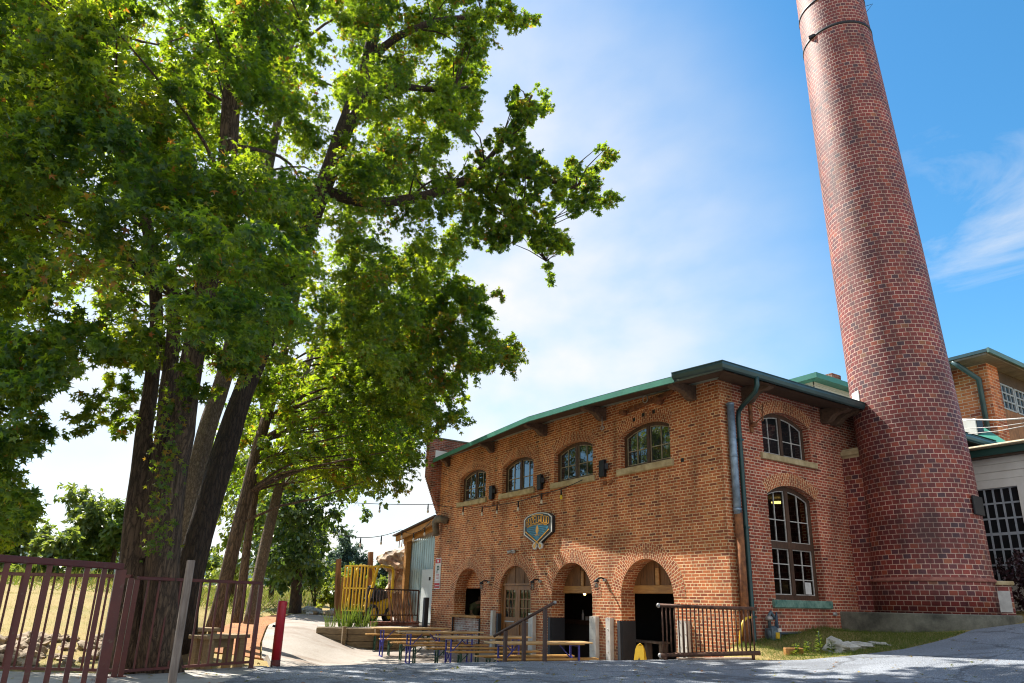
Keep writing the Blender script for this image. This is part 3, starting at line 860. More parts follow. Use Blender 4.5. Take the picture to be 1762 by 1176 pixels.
# arched doorways
for i, c in enumerate(AC):
    if i == 0: continue
    b = MB()
    hw = AHW - .003
    dep = .10 if i == 1 else .40
    n = 7
    zl = .50 if i == 1 else .46
    for k in range(n):                                       # vertical boards in the lunette
        xa = c-hw+2*hw*k/n+.004; xb = c-hw+2*hw*(k+1)/n-.004
        ta = ASP+math.sqrt(max(0, hw*hw-(xa-c)**2)); tb = ASP+math.sqrt(max(0, hw*hw-(xb-c)**2)); tm = ASP+math.sqrt(max(0, hw*hw-((xa+xb)/2-c)**2))
        if max(ta, tb, tm) < zl+.02: continue
        ta = max(ta, zl+.01); tb = max(tb, zl+.01)
        b.prism([(xa, zl), (xb, zl), (xb, tb), ((xa+xb)/2, max(tm, zl+.012)), (xa, ta)], fr, dep+.012*(k % 2), dep+.05)
    b.build('lunette', M['board'], brew)
    if i > 1:
        l_ = MB(); l_.box(B(c-hw, .385, .27), B(c+hw, .47, .46)); l_.box(B(c-.06, .36, .46), B(c+.06, .40, .85)); l_.build('lintel', M['lintel'], brew, bevel=.008)
# double glazed door in the second arch
dr_ = MB(); c = AC[1]; hw = AHW - .004
d0, d1 = .12, .18
def fb(mb, xa, xb, za, zb, t0=d0, t1=d1): mb.box(B(xa, t0, za), B(xb, t1, zb))
fb(dr_, c-hw, c-hw+.09, -1.52, .48, .08, .2); fb(dr_, c+hw-.09, c+hw, -1.52, .48, .08, .2); fb(dr_, c-hw, c+hw, .48, .54, .08, .2)
for s in (-1, 1):
    xa, xb = (c-hw+.095, c-.006) if s < 0 else (c+.006, c+hw-.095)
    fb(dr_, xa, xa+.11, -1.50, .47); fb(dr_, xb-.11, xb, -1.50, .47)
    fb(dr_, xa+.11, xb-.11, .35, .47); fb(dr_, xa+.11, xb-.11, -1.50, -1.28); fb(dr_, xa+.11, xb-.11, -.62, -.42); fb(dr_, xa+.11, xb-.11, -1.28, -.62, .145, .165)
do_ = dr_.build('door', M['door_wood'], brew)
gb = MB(); gp = MB()
for s in (-1, 1):
    xa, xb = (c-hw+.205, c-.116) if s < 0 else (c+.116, c+hw-.205)
    for k in range(1, 3): x = lerp(xa, xb, k/3); gb.box(B(x-.012, .13, -.42), B(x+.012, .17, .35))
    for k in range(1, 3): z = lerp(-.42, .35, k/3); gb.box(B(xa, .131, z-.012), B(xb, .169, z+.012))
    gp.box(B(xa, .148, -.42), B(xb, .152, .35))
    hp = MB(); hp.box(B(xa+.02, .095, -.56), B(xb-.02, .12, -.53)); hp.build('handle', M['galv'], do_)
gb.build('glazing_bars', M['door_wood'], do_); gp.build('pane', M['glass'], do_)
# serving counter in the first arch
c = AC[0]
inf = MB(); inf.box(B(c-AHW+.002, .03, -1.53), B(c+AHW-.002, .30, -.50)); inf.build('counter_wall', M['wash_brick'], brew)
ct = MB(); ct.box(B(c-AHW-.03, -.10, -.50), B(c-AHW+.0, .02, -.42)) if False else None
ct.box(B(c-AHW+.004, -.14, -.50), B(c+AHW-.004, .42, -.43)); ct.build('counter', M['lintel'], brew, bevel=.008)
ln = MB(); ln.box(B(c-AHW-.1, .445, .42), B(c+AHW+.1, .55, 1.3)); ln.build('lunette', M['brick'], brew)
for s in (-1, 1):
    jm = MB(); jm.box(B(c+s*AHW-.03, -.03, -1.53), B(c+s*AHW+.03, .0-.003, -.51)); jm.build('jamb_angle', M['black_steel'], brew)
# steel guard channels and dark panels beside the doorways
M['pale_steel'] = plain('pale_steel_channel', (.60, .56, .51), .6, 0.0, c2=(.44, .40, .36), scale=4, bmp=.1)
def guard(x0, x1, zt_, mat='pale_steel', y=-.12):
    g = MB(); g.box(B(x0, y, -1.53), B(x1, -.003, zt_))
    g.box(B(x0-.02, y+.02, -1.53), B(x0, y+.05, zt_-.01))
    for k in range(5): g.sphere(B((x0+x1)/2, y-.004, -1.35+.26*k), .014, 6, 4)
    g.build('door_guard', M[mat], brew)
guard(-9.10, -8.98, -.25); guard(-7.08, -6.86, -.28); guard(-4.40, -4.16, -.29); guard(-3.78, -3.62, -.31); guard(-1.42, -1.30, -.30); guard(-1.22, -1.17, -.30)
pn = MB(); pn.box(B(-8.90, -.04, -1.53), B(-8.80, .11, -.33)); pn.build('kick_panel', M['dark_panel'], brew)
for xa in (-6.16, -3.35):
    pn = MB(); pn.box(B(xa-.09, -.05, -1.53), B(xa+.012, -.004, -.37)); pn.box(B(xa+.006, -.004, -1.53), B(xa+.04, .43, -.37)); pn.build('kick_panel', M['dark_panel'], brew)
# rusty shutter gear above the fourth window, holes and anchor plates
sg = MB()
sg.bar(B(-2.85, -.05, 4.73), B(-1.45, -.05, 4.86), .10, .09); sg.tube([B(-3.0, -.02, 4.70), B(-3.0, -.2, 4.70)], .07, 8)
sg.tube([B(-1.75, -.02, 4.74), B(-1.75, -.22, 4.74)], .10, 10); sg.bar(B(-1.3, -.06, 4.9), B(-1.75, -.12, 4.74), .07, .07)
sg.build('shutter_gear', M['rust_pipe'], brew)
hk = MB()
for x, z in ((-3.72, 4.42),):
    pts = [B(x+.055*math.cos(a), -.2, z+.055*math.sin(a)) for a in np.linspace(0, 6.283, 13)]
    hk.tube(pts, .012, 6, False); hk.tube([B(x, -.2, z+.05), B(x, -.2, z+.32)], .012, 6)
pts = [B(-2.16+.09*math.cos(a), -.14, 4.86+.09*math.sin(a)) for a in np.linspace(0, 6.283, 15)]
hk.build('hook', M['galv'], brew)
hk = MB(); hk.tube(pts, .014, 6, False); hk.build('iron_ring', M['galv'], brew)
for x, z in ((-2.72, 4.47), (-2.38, 4.53), (-2.02, 4.53), (-1.16, 3.20), (-.9, 4.75)):
    hl = MB(); hl.box(B(x-.045, -.0085, z-.045), B(x+.045, -.0055, z+.045)); hl.build('putlog_hole', M['black_steel'], brew)
ir = MB()
ir.box(B(.002, .96, 3.78), B(.05, 1.05, 4.50)); ir.bar(B(.05, 1.0, 4.45), B(.3, 1.05, 4.25), .02); ir.bar(B(.05, 1.0, 3.9), B(.3, 1.05, 4.1), .02); ir.bar(B(.3, 1.05, 4.0), B(.28, 1.12, 4.4), .025); ir.tube([B(.05, 1.0, 3.95), B(.16, 1.0, 3.95)], .06, 8)
ir.build('iron_bracket', M['rust_pipe'], brew)
# round vent duct on the left corner
du = MB()
a0_ = at_y(751, 921, -.22); a1_ = at_y(749, 900, -.22); a2_ = at_y(758, 893, -.25); a3_ = at_y(770, 897, -.02)
du.tube([a0_, a1_, a1_.lerp(a2_, .5)+Vector((0,0,.06)), a2_, a3_], [.12, .13, .15, .14, .12], 10)
du.build('vent_duct', plain('weathered_duct', (.20, .17, .13), .7, .2, c2=(.09, .075, .06), scale=6), brew)

# ------------------------------------------------------------------ chimney
CX, CY = 1.38, 5.27
stack = empty('brick_chimney', B(CX, CY, -.5), 'tall tapering round chimney of dark red brick with iron bands', 'chimney')
LEANV = Vector((-.77, -.64))
prof_r = [(-0.05, 1.262), (0.62, 1.262), (0.70, 1.222), (1.2, 1.21), (5.0, 1.155), (9.0, 1.085), (13.2, .99), (17.7, .885), (21.5, .80), (25.0, .72)]
def lean(h):
    h = h + B(0,0,0).z + .5 * 0
    k = .0 if h < 3 else (h-3) * .034
    return (LEANV.x*k, LEANV.y*k)
sh = MB()
pr = []
for (h0, r0), (h1, r1) in zip(prof_r, prof_r[1:]):
    m_ = max(1, int((h1-h0)/.8))
    pr += [(lerp(r0, r1, k/m_), lerp(h0, h1, k/m_)) for k in range(m_)]
pr.append((prof_r[-1][1], 25.0))
sh.lathe(B(CX, CY, 0), pr, 72, True, lean, 1.21)
sh.build('shaft', M['stack_brick'], stack)
lg = MB(); lg.lathe(B(CX, CY, 0), [(1.20, .63), (1.285, .62), (1.29, .66), (1.215, .72)], 64); lg.build('ledge', plain('ledge_brick', (.36, .16, .12), .9, c2=(.2, .06, .05), scale=8), stack)
def r_at(h):
    for (h0, r0), (h1, r1) in zip(prof_r, prof_r[1:]):
        if h <= h1: return lerp(r0, r1, (h-h0)/(h1-h0))
    return prof_r[-1][1]
for h in (15.9, 17.05):
    ox, oy = lean(h); b = MB(); b.lathe(B(CX+ox, CY+oy, h), [(r_at(h)-.02, -.04), (r_at(h)+.015, -.04), (r_at(h)+.015, .04), (r_at(h)-.02, .04)], 48)
    if h < 16: b.obox(B(CX+ox, CY+oy, h)+Vector((.638*.1-.77*.0, 0, 0))+Vector((-.25, -.86, 0)).normalized()*(r_at(h)+.04), (.16, .1, .09), Matrix.Rotation(.3, 3, 'Z'))
    b.build('iron_band', M['black_steel'], stack)
fl_ = MB()
fl_.box(B(-.30, CY-.77, -.05), B(.48, CY+.77, 3.62)); fl_.build('flue_block', M['stack_brick'], stack)
cp2 = MB(); cp2.box(B(-.05, CY-.83, 3.62), B(.56, CY+.8, 3.86)); cp2.build('flue_cap', M['stone'], stack, bevel=.07, bseg=3)
bs_ = MB()
outl = [(-.02, 3.72), (.8, 3.66)] + [(CX+1.62*math.sin(a), CY-1.62*math.cos(a)) for a in np.linspace(0.0, 2.6, 14)] + [(-.02, 7.2)]
bs_.prism(outl, lambda a, b, t: B(a, b, t), -.9, -.04)
bs_.build('footing', M['dark_concrete'], stack, bevel=.02)
# soot door in a small brick box on the right flank
rv = Vector((.77, .638, 0)); tv = Vector((.638, -.77, 0))
q0 = B(CX, CY, 0) + rv*1.20 + tv*.30
m3x = Matrix((tv, rv, Vector((0,0,1)))).transposed()
sb_ = MB(); sb_.obox(q0+Vector((0,0,.27)), (.62, .36, .62), m3x); so2 = sb_.build('soot_box', M['stack_brick'], stack)
sl_ = MB(); sl_.obox(q0+Vector((0,0,.62)), (.74, .46, .09), m3x); sl_.build('soot_box_cap', M['stone'], stack, bevel=.015)
sd = MB(); sd.obox(q0+tv*.318+Vector((0,0,.24)), (.02, .26, .44), m3x); sd.build('soot_door', M['galv'], stack)
pq = MB(); pd_ = (rv*.80+tv*.60).normalized(); pm = Matrix((Vector((pd_.y, -pd_.x, 0)), pd_, Vector((0,0,1)))).transposed()
pq.obox(B(CX, CY, 2.28)+pd_*1.22, (.50, .04, .42), pm); pq.build('plaque', M['black_steel'], stack, bevel=.008)
wf = MB(); fpos = at_dist(1471, 690, 17.75); fd = Vector((fpos.x-B(CX,CY,0).x, fpos.y-B(CX,CY,0).y, 0)).normalized(); fmx = Matrix((Vector((fd.y, -fd.x, 0)), fd, Vector((0,0,1)))).transposed()
for k in range(3):
    a = math.atan2(fd.y, fd.x) + (k-3.5)*.09 - .12; d_ = Vector((math.cos(a), math.sin(a), 0)); ox, oy = lean(4.9)
    wf.obox(B(CX+ox, CY+oy, 4.95)+d_*(r_at(5)+.012), (.112, .02, .46), Matrix((Vector((d_.y, -d_.x, 0)), d_, Vector((0,0,1)))).transposed())
wf.build('flashing', M['white_paint'], stack)
wr = MB(); ox, oy = lean(17.2); wr.tube([B(CX+ox, CY+oy, 17.15)+rv*.88, B(CX+ox, CY+oy, 17.2)+rv*1.15, B(CX+ox, CY+oy, 16.95)+rv*.95], .008, 5); wr.build('loose_wire', M['black_steel'], stack)
# ------------------------------------------------------------------ trees
def leaf_mat(name, stops, trans, tmix=0.45, rough=0.42, spec=0.5, sat_var=0.25):
    m, nt, bs = newmat(name)
    at = nt.nodes.new('ShaderNodeAttribute'); at.attribute_name = 'tint'
    rp = ramp(nt, stops); nt.links.new(at.outputs['Fac'], rp.inputs[0])
    nt.links.new(rp.outputs[0], bs.inputs['Base Color'])
    bs.inputs['Roughness'].default_value = rough
    bs.inputs['Specular IOR Level'].default_value = spec
    tr = nt.nodes.new('ShaderNodeBsdfTranslucent')
    tp = ramp(nt, trans); nt.links.new(at.outputs['Fac'], tp.inputs[0])
    nt.links.new(tp.outputs[0], tr.inputs['Color'])
    ms = nt.nodes.new('ShaderNodeMixShader'); ms.inputs[0].default_value = tmix
    nt.links.new(bs.outputs[0], ms.inputs[1]); nt.links.new(tr.outputs[0], ms.inputs[2])
    nt.links.new(ms.outputs[0], nt.nodes['Material Output'].inputs['Surface'])
    return m
M['sweetgum'] = leaf_mat('sweetgum_leaves',
    [(0.0, (.011, .042, .022)), (0.45, (.020, .064, .026)), (0.80, (.045, .095, .020)), (0.90, (.11, .12, .02)), (0.96, (.28, .16, .03)), (1.0, (.30, .10, .025))],
    [(0.0, (.17, .32, .014)), (0.5, (.38, .52, .014)), (0.80, (.60, .66, .02)), (0.9, (.52, .46, .03)), (0.96, (.62, .36, .03)), (1.0, (.6, .2, .03))], 0.57)
M['oak'] = leaf_mat('dark_oak_leaves',
    [(0.0, (.015, .045, .022)), (0.6, (.03, .075, .03)), (1.0, (.06, .11, .03))],
    [(0.0, (.12, .22, .025)), (1.0, (.3, .40, .03))], 0.38)
M['bush'] = leaf_mat('bright_bush_leaves',
    [(0.0, (.05, .10, .02)), (0.6, (.10, .17, .025)), (1.0, (.24, .24, .03))],
    [(0.0, (.2, .32, .03)), (1.0, (.5, .5, .04))], 0.42)
M['haze_tinted'] = leaf_mat('haze_tinted_leaves',  # distance haze is put into the leaf colour as a blue tint
    [(0.0, (.028, .060, .058)), (0.6, (.045, .085, .072)), (1.0, (.07, .12, .08))],
    [(0.0, (.08, .15, .08)), (1.0, (.15, .22, .1))], 0.25, 0.7, 0.2)
M['grass_blade'] = leaf_mat('grass_blades',
    [(0.0, (.05, .10, .015)), (0.5, (.12, .16, .03)), (0.8, (.28, .22, .07)), (1.0, (.36, .26, .10))],
    [(0.0, (.12, .22, .02)), (0.6, (.28, .32, .04)), (1.0, (.42, .32, .12))], 0.35, 0.6, 0.3)

def unit(a): return a / np.maximum(np.linalg.norm(a, axis=-1, keepdims=True), 1e-9)
STAR = []
for k in range(5):
    a = math.radians(90 + (k - 0) * 0)     # filled below
def star_template():
    tips = [(-148, .62), (-68, .88), (0, 1.0), (68, .88), (148, .62)]     # angle from the midrib, length
    v = [(0, 0.0, 0)]
    notch = []
    out_ = []
    angs = [t[0] for t in tips]
    for i, (a, l_) in enumerate(tips):
        out_.append((math.sin(R(a))*l_*.62, math.cos(R(a))*l_*.62 + .28, -.09*l_))
        na = (angs[i] + (angs[i+1] if i < 4 else angs[0] + 360)) / 2
        nl = .27 if i < 4 else .12
        notch.append((math.sin(R(na))*nl*.8, math.cos(R(na))*nl*.8 + .28, .02))
    V = [(0, .28, .03)]
    F = []
    for i in range(5): V.append(out_[i])
    for i in range(5): V.append(notch[i])
    for i in range(5):
        F.append((0, 6 + (i-1) % 5, 1 + i, 6 + i))
    return np.array(V), F
def oval_template():
    V = np.array([(0, 0, 0), (.30, .45, .05), (0, 1, -.08), (-.30, .45, .05)], float)
    return V, [(0, 1, 2, 3)]
def blade_template():
    V = np.array([(-.02, 0, 0), (.02, 0, 0), (.015, .5, .03), (-.015, .5, .03), (0, 1, .16)], float)
    return V, [(0, 1, 2, 3), (3, 2, 4)]
def leaf_cloud(name, pos, ydir, nrm, size, tint, tmpl, mat, parent=None):
    """many leaf blades in one mesh; pos/ydir/nrm (n,3), size (n,), tint (n,)"""
    V, F = tmpl
    n = len(pos)
    y = unit(ydir); x = unit(np.cross(y, nrm)); z = np.cross(x, y)
    P_ = (pos[:, None, :] + size[:, None, None] * (V[None, :, 0, None]*x[:, None, :] + V[None, :, 1, None]*y[:, None, :] + V[None, :, 2, None]*z[:, None, :]))
    off = np.array(root_loc(parent)) if parent is not None else np.zeros(3)
    P_ = (P_ - off).reshape(-1, 3).astype(np.float32)
    k = len(V)
    fl_ = [len(f) for f in F]
    base = np.concatenate([np.array(f) for f in F])
    loops = (np.arange(n)[:, None]*k + base[None, :]).reshape(-1).astype(np.int32)
    tot = np.tile(np.array(fl_, np.int32), n)
    start = np.concatenate([[0], np.cumsum(tot)[:-1]]).astype(np.int32)
    me = bpy.data.meshes.new(name)
    me.vertices.add(len(P_)); me.vertices.foreach_set('co', P_.ravel())
    me.loops.add(len(loops)); me.loops.foreach_set('vertex_index', loops)
    me.polygons.add(len(tot)); me.polygons.foreach_set('loop_start', start); me.polygons.foreach_set('loop_total', tot)
    at = me.attributes.new('tint', 'FLOAT', 'FACE')
    at.data.foreach_set('value', np.repeat(tint, len(F)).astype(np.float32))
    me.update(calc_edges=True)
    me.materials.append(mat)
    o = bpy.data.objects.new(name, me); col.objects.link(o)
    if parent is not None: o.parent = parent
    return o
def rdir(n, up=0.0):
    v = nrng.normal(size=(n, 3)); v = unit(v); v[:, 2] += up; return unit(v)
def twig_leaves(centers, radii, per, size, outward=None, droop=0.35, tint_lo=0.0, tint_hi=0.86, autumn=0.06, flat=0.75):
    """leaves set along twigs that fan out of each cluster centre"""
    pos, yd, nm, sz, tn = [], [], [], [], []
    for i, (c, r) in enumerate(zip(centers, radii)):
        nt_ = max(5, int(11 * (r / .6) ** 1.2)); nl = max(5, int(per * (r / .6) ** 1.5 / nt_))
        d = rdir(nt_, -0.08)
        if outward is not None: d = unit(d + 0.55 * outward[i])
        d[:, 2] *= flat
        L_ = r * nrng.uniform(.7, 1.15, nt_)
        st = np.array(c) + nrng.normal(size=(nt_, 3)) * r * .22
        t = nrng.uniform(.12, 1.0, (nt_, nl))
        p = st[:, None, :] + d[:, None, :] * (t * L_[:, None])[:, :, None]
        p[:, :, 2] -= droop * r * t ** 2 * .6
        p += nrng.normal(size=p.shape) * .055 * (r/.6)
        n = nt_ * nl
        p = p.reshape(-1, 3)
        dirs = np.repeat(d, nl, axis=0)
        y = unit(dirs * .6 + rdir(n) * .9 + np.array([0, 0, -.55]))
        nn = unit(rdir(n) * .75 + np.array([0, 0, .85]) + dirs * .3)
        base = nrng.uniform(tint_lo, tint_hi)
        tt = np.clip(base * .55 + nrng.uniform(tint_lo, tint_hi, n) * .45, 0, .88)
        au = nrng.random(n) < autumn * nrng.choice([.2, .6, 3.2], p=[.55, .3, .15])
        tt = np.where(au, nrng.uniform(.90, 1.0, n), tt)
        pos.append(p); yd.append(y); nm.append(nn); sz.append(size * nrng.uniform(.65, 1.25, n)); tn.append(tt)
    return np.concatenate(pos), np.concatenate(yd), np.concatenate(nm), np.concatenate(sz), np.concatenate(tn)
def bark(name, c1, c2, sc=(9, 9, 1.6)):
    m, nt, bs = newmat(name)
    v = texco(nt, 'Object', sc)
    n = noise(nt, 1.6, 7, 0.68, v, 1.2); n2 = noise(nt, .5, 3, .5, texco(nt))
    vo = nt.nodes.new('ShaderNodeTexVoronoi'); vo.feature = 'DISTANCE_TO_EDGE'; vo.inputs['Scale'].default_value = 2.1
    dv = nt.nodes.new('ShaderNodeVectorMath'); dv.operation = 'ADD'
    nt.links.new(v, dv.inputs[0]); nt.links.new(n.outputs['Color'], dv.inputs[1]); nt.links.new(dv.outputs[0], vo.inputs['Vector'])
    rp = ramp(nt, [(0.0, c2), (0.16, tuple(lerp(a, b, .6) for a, b in zip(c2, c1))), (0.55, c1)]); nt.links.new(vo.outputs['Distance'], rp.inputs[0])
    r2 = ramp(nt, [(0.3, (.65, .65, .65)), (.7, (1.2, 1.15, 1.05))]); nt.links.new(n2.outputs['Fac'], r2.inputs[0])
    o = mixrgb(nt, 'MULTIPLY', 1, rp.outputs[0], r2.outputs[0])
    o = mixrgb(nt, 'OVERLAY', .5, o, n.outputs['Fac'])
    nt.links.new(o, bs.inputs['Base Color']); bs.inputs['Roughness'].default_value = .95
    ad = nt.nodes.new('ShaderNodeMath'); ad.operation = 'MULTIPLY_ADD'; ad.inputs[1].default_value = .6
    nt.links.new(n.outputs['Fac'], ad.inputs[0]); nt.links.new(vo.outputs['Distance'], ad.inputs[2])
    bump(nt, bs, ad.outputs[0], 1.0, .06)
    return m
M['bark'] = bark('sweetgum_bark', (.27, .175, .112), (.055, .034, .022))
M['bark_dark'] = bark('dark_bark', (.11, .07, .046), (.028, .018, .012))
M['bark_grey'] = bark('grey_bark', (.36, .28, .21), (.13, .095, .068), (11, 11, 5))
def lumps(ph, k1=5, a1=.07):
    return lambda a, h: 1 + a1*math.sin(k1*a + ph + h*.6) + .04*math.sin(3*a - ph*2 + h*1.7) + .03*math.sin(9*a + h*2.3 + ph)
def resample(pts, rad, step):
    P_ = [Vector(p) for p in pts]; out_, ro = [], []
    for i in range(len(P_)-1):
        p0 = P_[max(0, i-1)]; p1 = P_[i]; p2 = P_[i+1]; p3 = P_[min(len(P_)-1, i+2)]
        k = max(1, int((p2-p1).length/step))
        for j in range(k):
            t = j/k
            q = .5*((2*p1) + (p2-p0)*t + (2*p0-5*p1+4*p2-p3)*t*t + (3*p1-p0-3*p2+p3)*t**3)
            out_.append(q); ro.append(lerp(rad[i], rad[i+1], t))
    out_.append(P_[-1]); ro.append(rad[-1])
    return out_, ro
def px_path(pts):
    """(u, v, D, half width in px) -> points and radii"""
    P_, r = [], []
    for u, v, D, hw in pts:
        p = at_dist(u, v, D); P_.append(p)
        d = ray(u, v); r.append(hw / FPX * (p.length / d.length))
    return P_, r
def area(poly): return abs(sum(poly[i][0]*poly[(i+1) % len(poly)][1]-poly[(i+1) % len(poly)][0]*poly[i][1] for i in range(len(poly))))/2
def blobs_in(poly, D0, D1, n, r0, r1, Dfun=None, edge=0.6):
    """cluster centres inside an outline seen at distances D0..D1; clusters keep inside the outline by their own size"""
    xs = [p[0] for p in poly]; ys = [p[1] for p in poly]; res = []; tries = 0
    while len(res) < n and tries < n*200:
        tries += 1
        u = rng.uniform(min(xs), max(xs)); v = rng.uniform(min(ys), max(ys))
        if not inside((u, v), poly): continue
        D = Dfun(u, v) if Dfun else rng.uniform(D0, D1)
        r = rng.uniform(r0, r1)
        p = at_dist(u, v, D)
        pr = r * FPX / (p.length/ray(u, v).length) * edge
        if not all(inside((u+pr*math.cos(a), v+pr*math.sin(a)), poly) for a in (0, 1.05, 2.1, 3.14, 4.2, 5.2)): 
            r *= .5; pr *= .5
            if not all(inside((u+pr*math.cos(a), v+pr*math.sin(a)), poly) for a in (0, 1.57, 3.14, 4.71)): continue
        if p.z < 0.3: continue
        res.append((p, r))
    return res
def make_tree(name, label, stems, blobs, mat_bark, mat_leaf, per, size, group=None, tmpl=None, limb_every=2, limb_r=.035, cat='tree', droop=.35, autumn=.06, tlo=0.0, thi=.86, limbs=True, flat=.75, zmin=1.5, reach=4.2):
    base = stems[0][0][0]
    t = empty(name, base, label, cat, group)
    tb = MB(); allp = []
    for si, (pts, rad) in enumerate(stems):
        q, r = resample(pts, rad, .3)
        tb.tube(q, r, 18, True, True, lumps(si*1.7 + base.x))
        allp += list(zip(q, r))
    cs = [b[0] for b in blobs]; rs = [b[1] for b in blobs]
    if limbs:
        for i, c in enumerate(cs):
            if i % limb_every: continue
            best = None
            for p, r in allp[::2]:
                dz = c.z - p.z; dh = math.hypot(c.x-p.x, c.y-p.y)
                cost = math.hypot(dh, dz) + (3.0 if dz < .25*dh else 0) + (0 if r < .16 else .5)
                if p.z < zmin: continue
                if best is None or cost < best[0]: best = (cost, p, r)
            if best is None or best[0] > reach or c.z < best[1].z + .12*math.hypot(c.x-best[1].x, c.y-best[1].y): continue
            p, r = best[1], best[2]
            ln = (c-p).length
            mid = p.lerp(c, .5) + Vector((rng.uniform(-.12, .12), rng.uniform(-.12, .12), rng.uniform(-.02, .14)))*ln
            rr = min(r*.6, limb_r*(.5+ln*.16))
            q, ro = resample([p, p.lerp(mid, .55)+Vector((0, 0, .03*ln)), mid, c], [rr, rr*.8, rr*.6, .007], max(.22, ln/9))
            tb.tube(q, ro, 6, False, True)
    tb.build('trunk', mat_bark, t)
    cen = np.array([np.array(c) for c in cs])
    axis = np.array([np.mean([p.x for p, _ in allp]), np.mean([p.y for p, _ in allp]), 0])
    ow_ = cen - axis; ow_[:, 2] = 0; ow_ = unit(ow_)
    data = twig_leaves(cen, rs, per, size, ow_, droop, tlo, thi, autumn, flat)
    leaf_cloud('crown', *data, tmpl or star_template(), mat_leaf, t)
    return t

G_TREES = 'sweetgum trees behind the railings'
# 1: twin stemmed tree right behind the far railing
base = at_z(252, 1150, -.9)
s1 = px_path([(276, 1172, 10.4, 40), (277, 1120, 10.3, 33), (279, 1040, 10.2, 28), (282, 950, 10.2, 26), (286, 880, 10.1, 25), (298, 800, 10.1, 22.5), (312, 747, 10.0, 20.5), (321, 672, 9.9, 19.5), (338, 580, 9.9, 18), (362, 460, 9.8, 16), (383, 360, 9.8, 15), (393, 250, 9.8, 14.5), (400, 150, 9.8, 14.5), (409, 60, 9.8, 14), (416, -60, 9.8, 11), (430, -220, 10, 7), (440, -360, 10.2, 3)])
s1b = px_path([(216, 1168, 10.6, 33), (221, 1110, 10.5, 28), (230, 1000, 10.5, 26), (240, 880, 10.5, 24), (246, 810, 10.5, 19), (247, 747, 10.5, 13), (256, 690, 10.6, 12), (266, 600, 10.6, 11), (268, 520, 10.7, 10), (255, 400, 10.8, 9), (215, 260, 10.9, 8), (180, 190, 11, 7), (150, 60, 11.2, 5)])
s1c = px_path([(408, 110, 9.8, 8), (430, 50, 9.6, 8), (470, 0, 9.5, 7), (520, -80, 9.4, 5)])
s1d = px_path([(262, 960, 10.3, 20), (268, 860, 10.3, 17), (276, 790, 10.3, 14), (281, 747, 10.3, 12), (288, 672, 10.3, 12.5), (297, 600, 10.4, 11), (300, 480, 10.6, 8)])
P1 = [(-160, -160), (520, -160), (560, 60), (545, 250), (560, 420), (545, 560), (500, 640), (440, 640), (360, 640), (330, 600), (250, 650), (205, 635), (160, 640), (150, 600), (95, 655), (85, 700), (92, 780), (60, 860), (75, 890), (50, 935), (-60, 945), (-160, 900)]
def DL(u, v): return rng.uniform(8.2, 12.8) + max(0, (150-u))*.004
b1 = blobs_in(P1, 0, 0, 290, .40, .70, DL) + blobs_in([(-150, 540), (150, 540), (210, 630), (150, 655), (95, 660), (85, 720), (92, 780), (62, 860), (78, 890), (50, 935), (-60, 945), (-150, 900)], 0, 0, 75, .28, .5, lambda u, v: rng.uniform(8.6, 11.5))
# sparse twigs crossing the open sky on the left
for u, v, D, r in ((165, 700, 10, .3), (205, 690, 10.4, .26), (225, 720, 10.6, .22), (160, 735, 10, .2), (240, 640, 10.4, .3), (205, 610, 10.5, .3), (295, 700, 9.9, .14), (250, 580, 12, .35), (225, 600, 12.3, .3), (280, 620, 12, .35), (245, 660, 12.2, .3), (215, 670, 12, .25), (190, 650, 12, .25), (270, 690, 12.4, .25), (235, 700, 12, .22), (180, 725, 11, .16), (200, 745, 11.4, .14), (330, 640, 9.6, .3), (370, 620, 9.4, .35), (400, 590, 9.2, .35), (350, 670, 9.6, .22), (420, 620, 9.5, .3), (440, 590, 9.6, .3)):
    b1.append((at_dist(u, v, D), r))
# the pale low spray nearest to the lens
for u, v in ((330, 420), (400, 400), (455, 390), (360, 470), (430, 450), (480, 470), (300, 480), (395, 520), (340, 530), (460, 540), (380, 580)):
    b1.append((at_dist(u, v, rng.uniform(6.6, 7.6)), rng.uniform(.30, .42)))
make_tree('sweetgum_tree', 'huge sweetgum with twin furrowed stems just behind the maroon railing', [s1, s1b, s1c, s1d], b1, M['bark'], M['sweetgum'], 560, .100, G_TREES, limb_every=3, zmin=4.0)
# 2: dark stem leaning to the right, with the long bough over the roof
s2 = px_path([(304, 1120, 11.6, 30), (312, 1050, 11.5, 27), (326, 985, 11.5, 24), (342, 925, 11.5, 21.5), (361, 860, 11.6, 20), (394, 755, 11.7, 18.5), (421, 672, 11.8, 16.5), (468, 560, 12, 15), (505, 460, 12.2, 16), (545, 350, 12.4, 15), (590, 230, 12.6, 14), (622, 140, 12.8, 12), (640, 70, 13, 10), (655, -30, 13.2, 8), (665, -160, 13.4, 5)])
s2b = px_path([(560, 330, 12.4, 10), (640, 350, 13, 9), (740, 335, 13.8, 8), (800, 312, 14.3, 6.5), (870, 300, 14.8, 5), (940, 310, 15.2, 4), (1010, 330, 15.5, 2.5)])
s2c = px_path([(812, 308, 14.3, 5), (860, 250, 14.6, 4), (895, 200, 14.8, 3), (915, 165, 14.9, 2)])
s2d = px_path([(800, 315, 14.3, 4.5), (850, 340, 14.6, 3.5), (905, 390, 14.9, 2.5), (940, 450, 15, 1.5)])
s2e = px_path([(632, 105, 12.9, 7), (690, 60, 13.1, 6), (760, 35, 13.3, 4.5), (830, 30, 13.5, 3), (890, 30, 13.6, 1.5)])
s2f = px_path([(612, 165, 12.8, 7), (680, 150, 13.1, 6), (750, 155, 13.4, 4), (805, 150, 13.6, 2)])
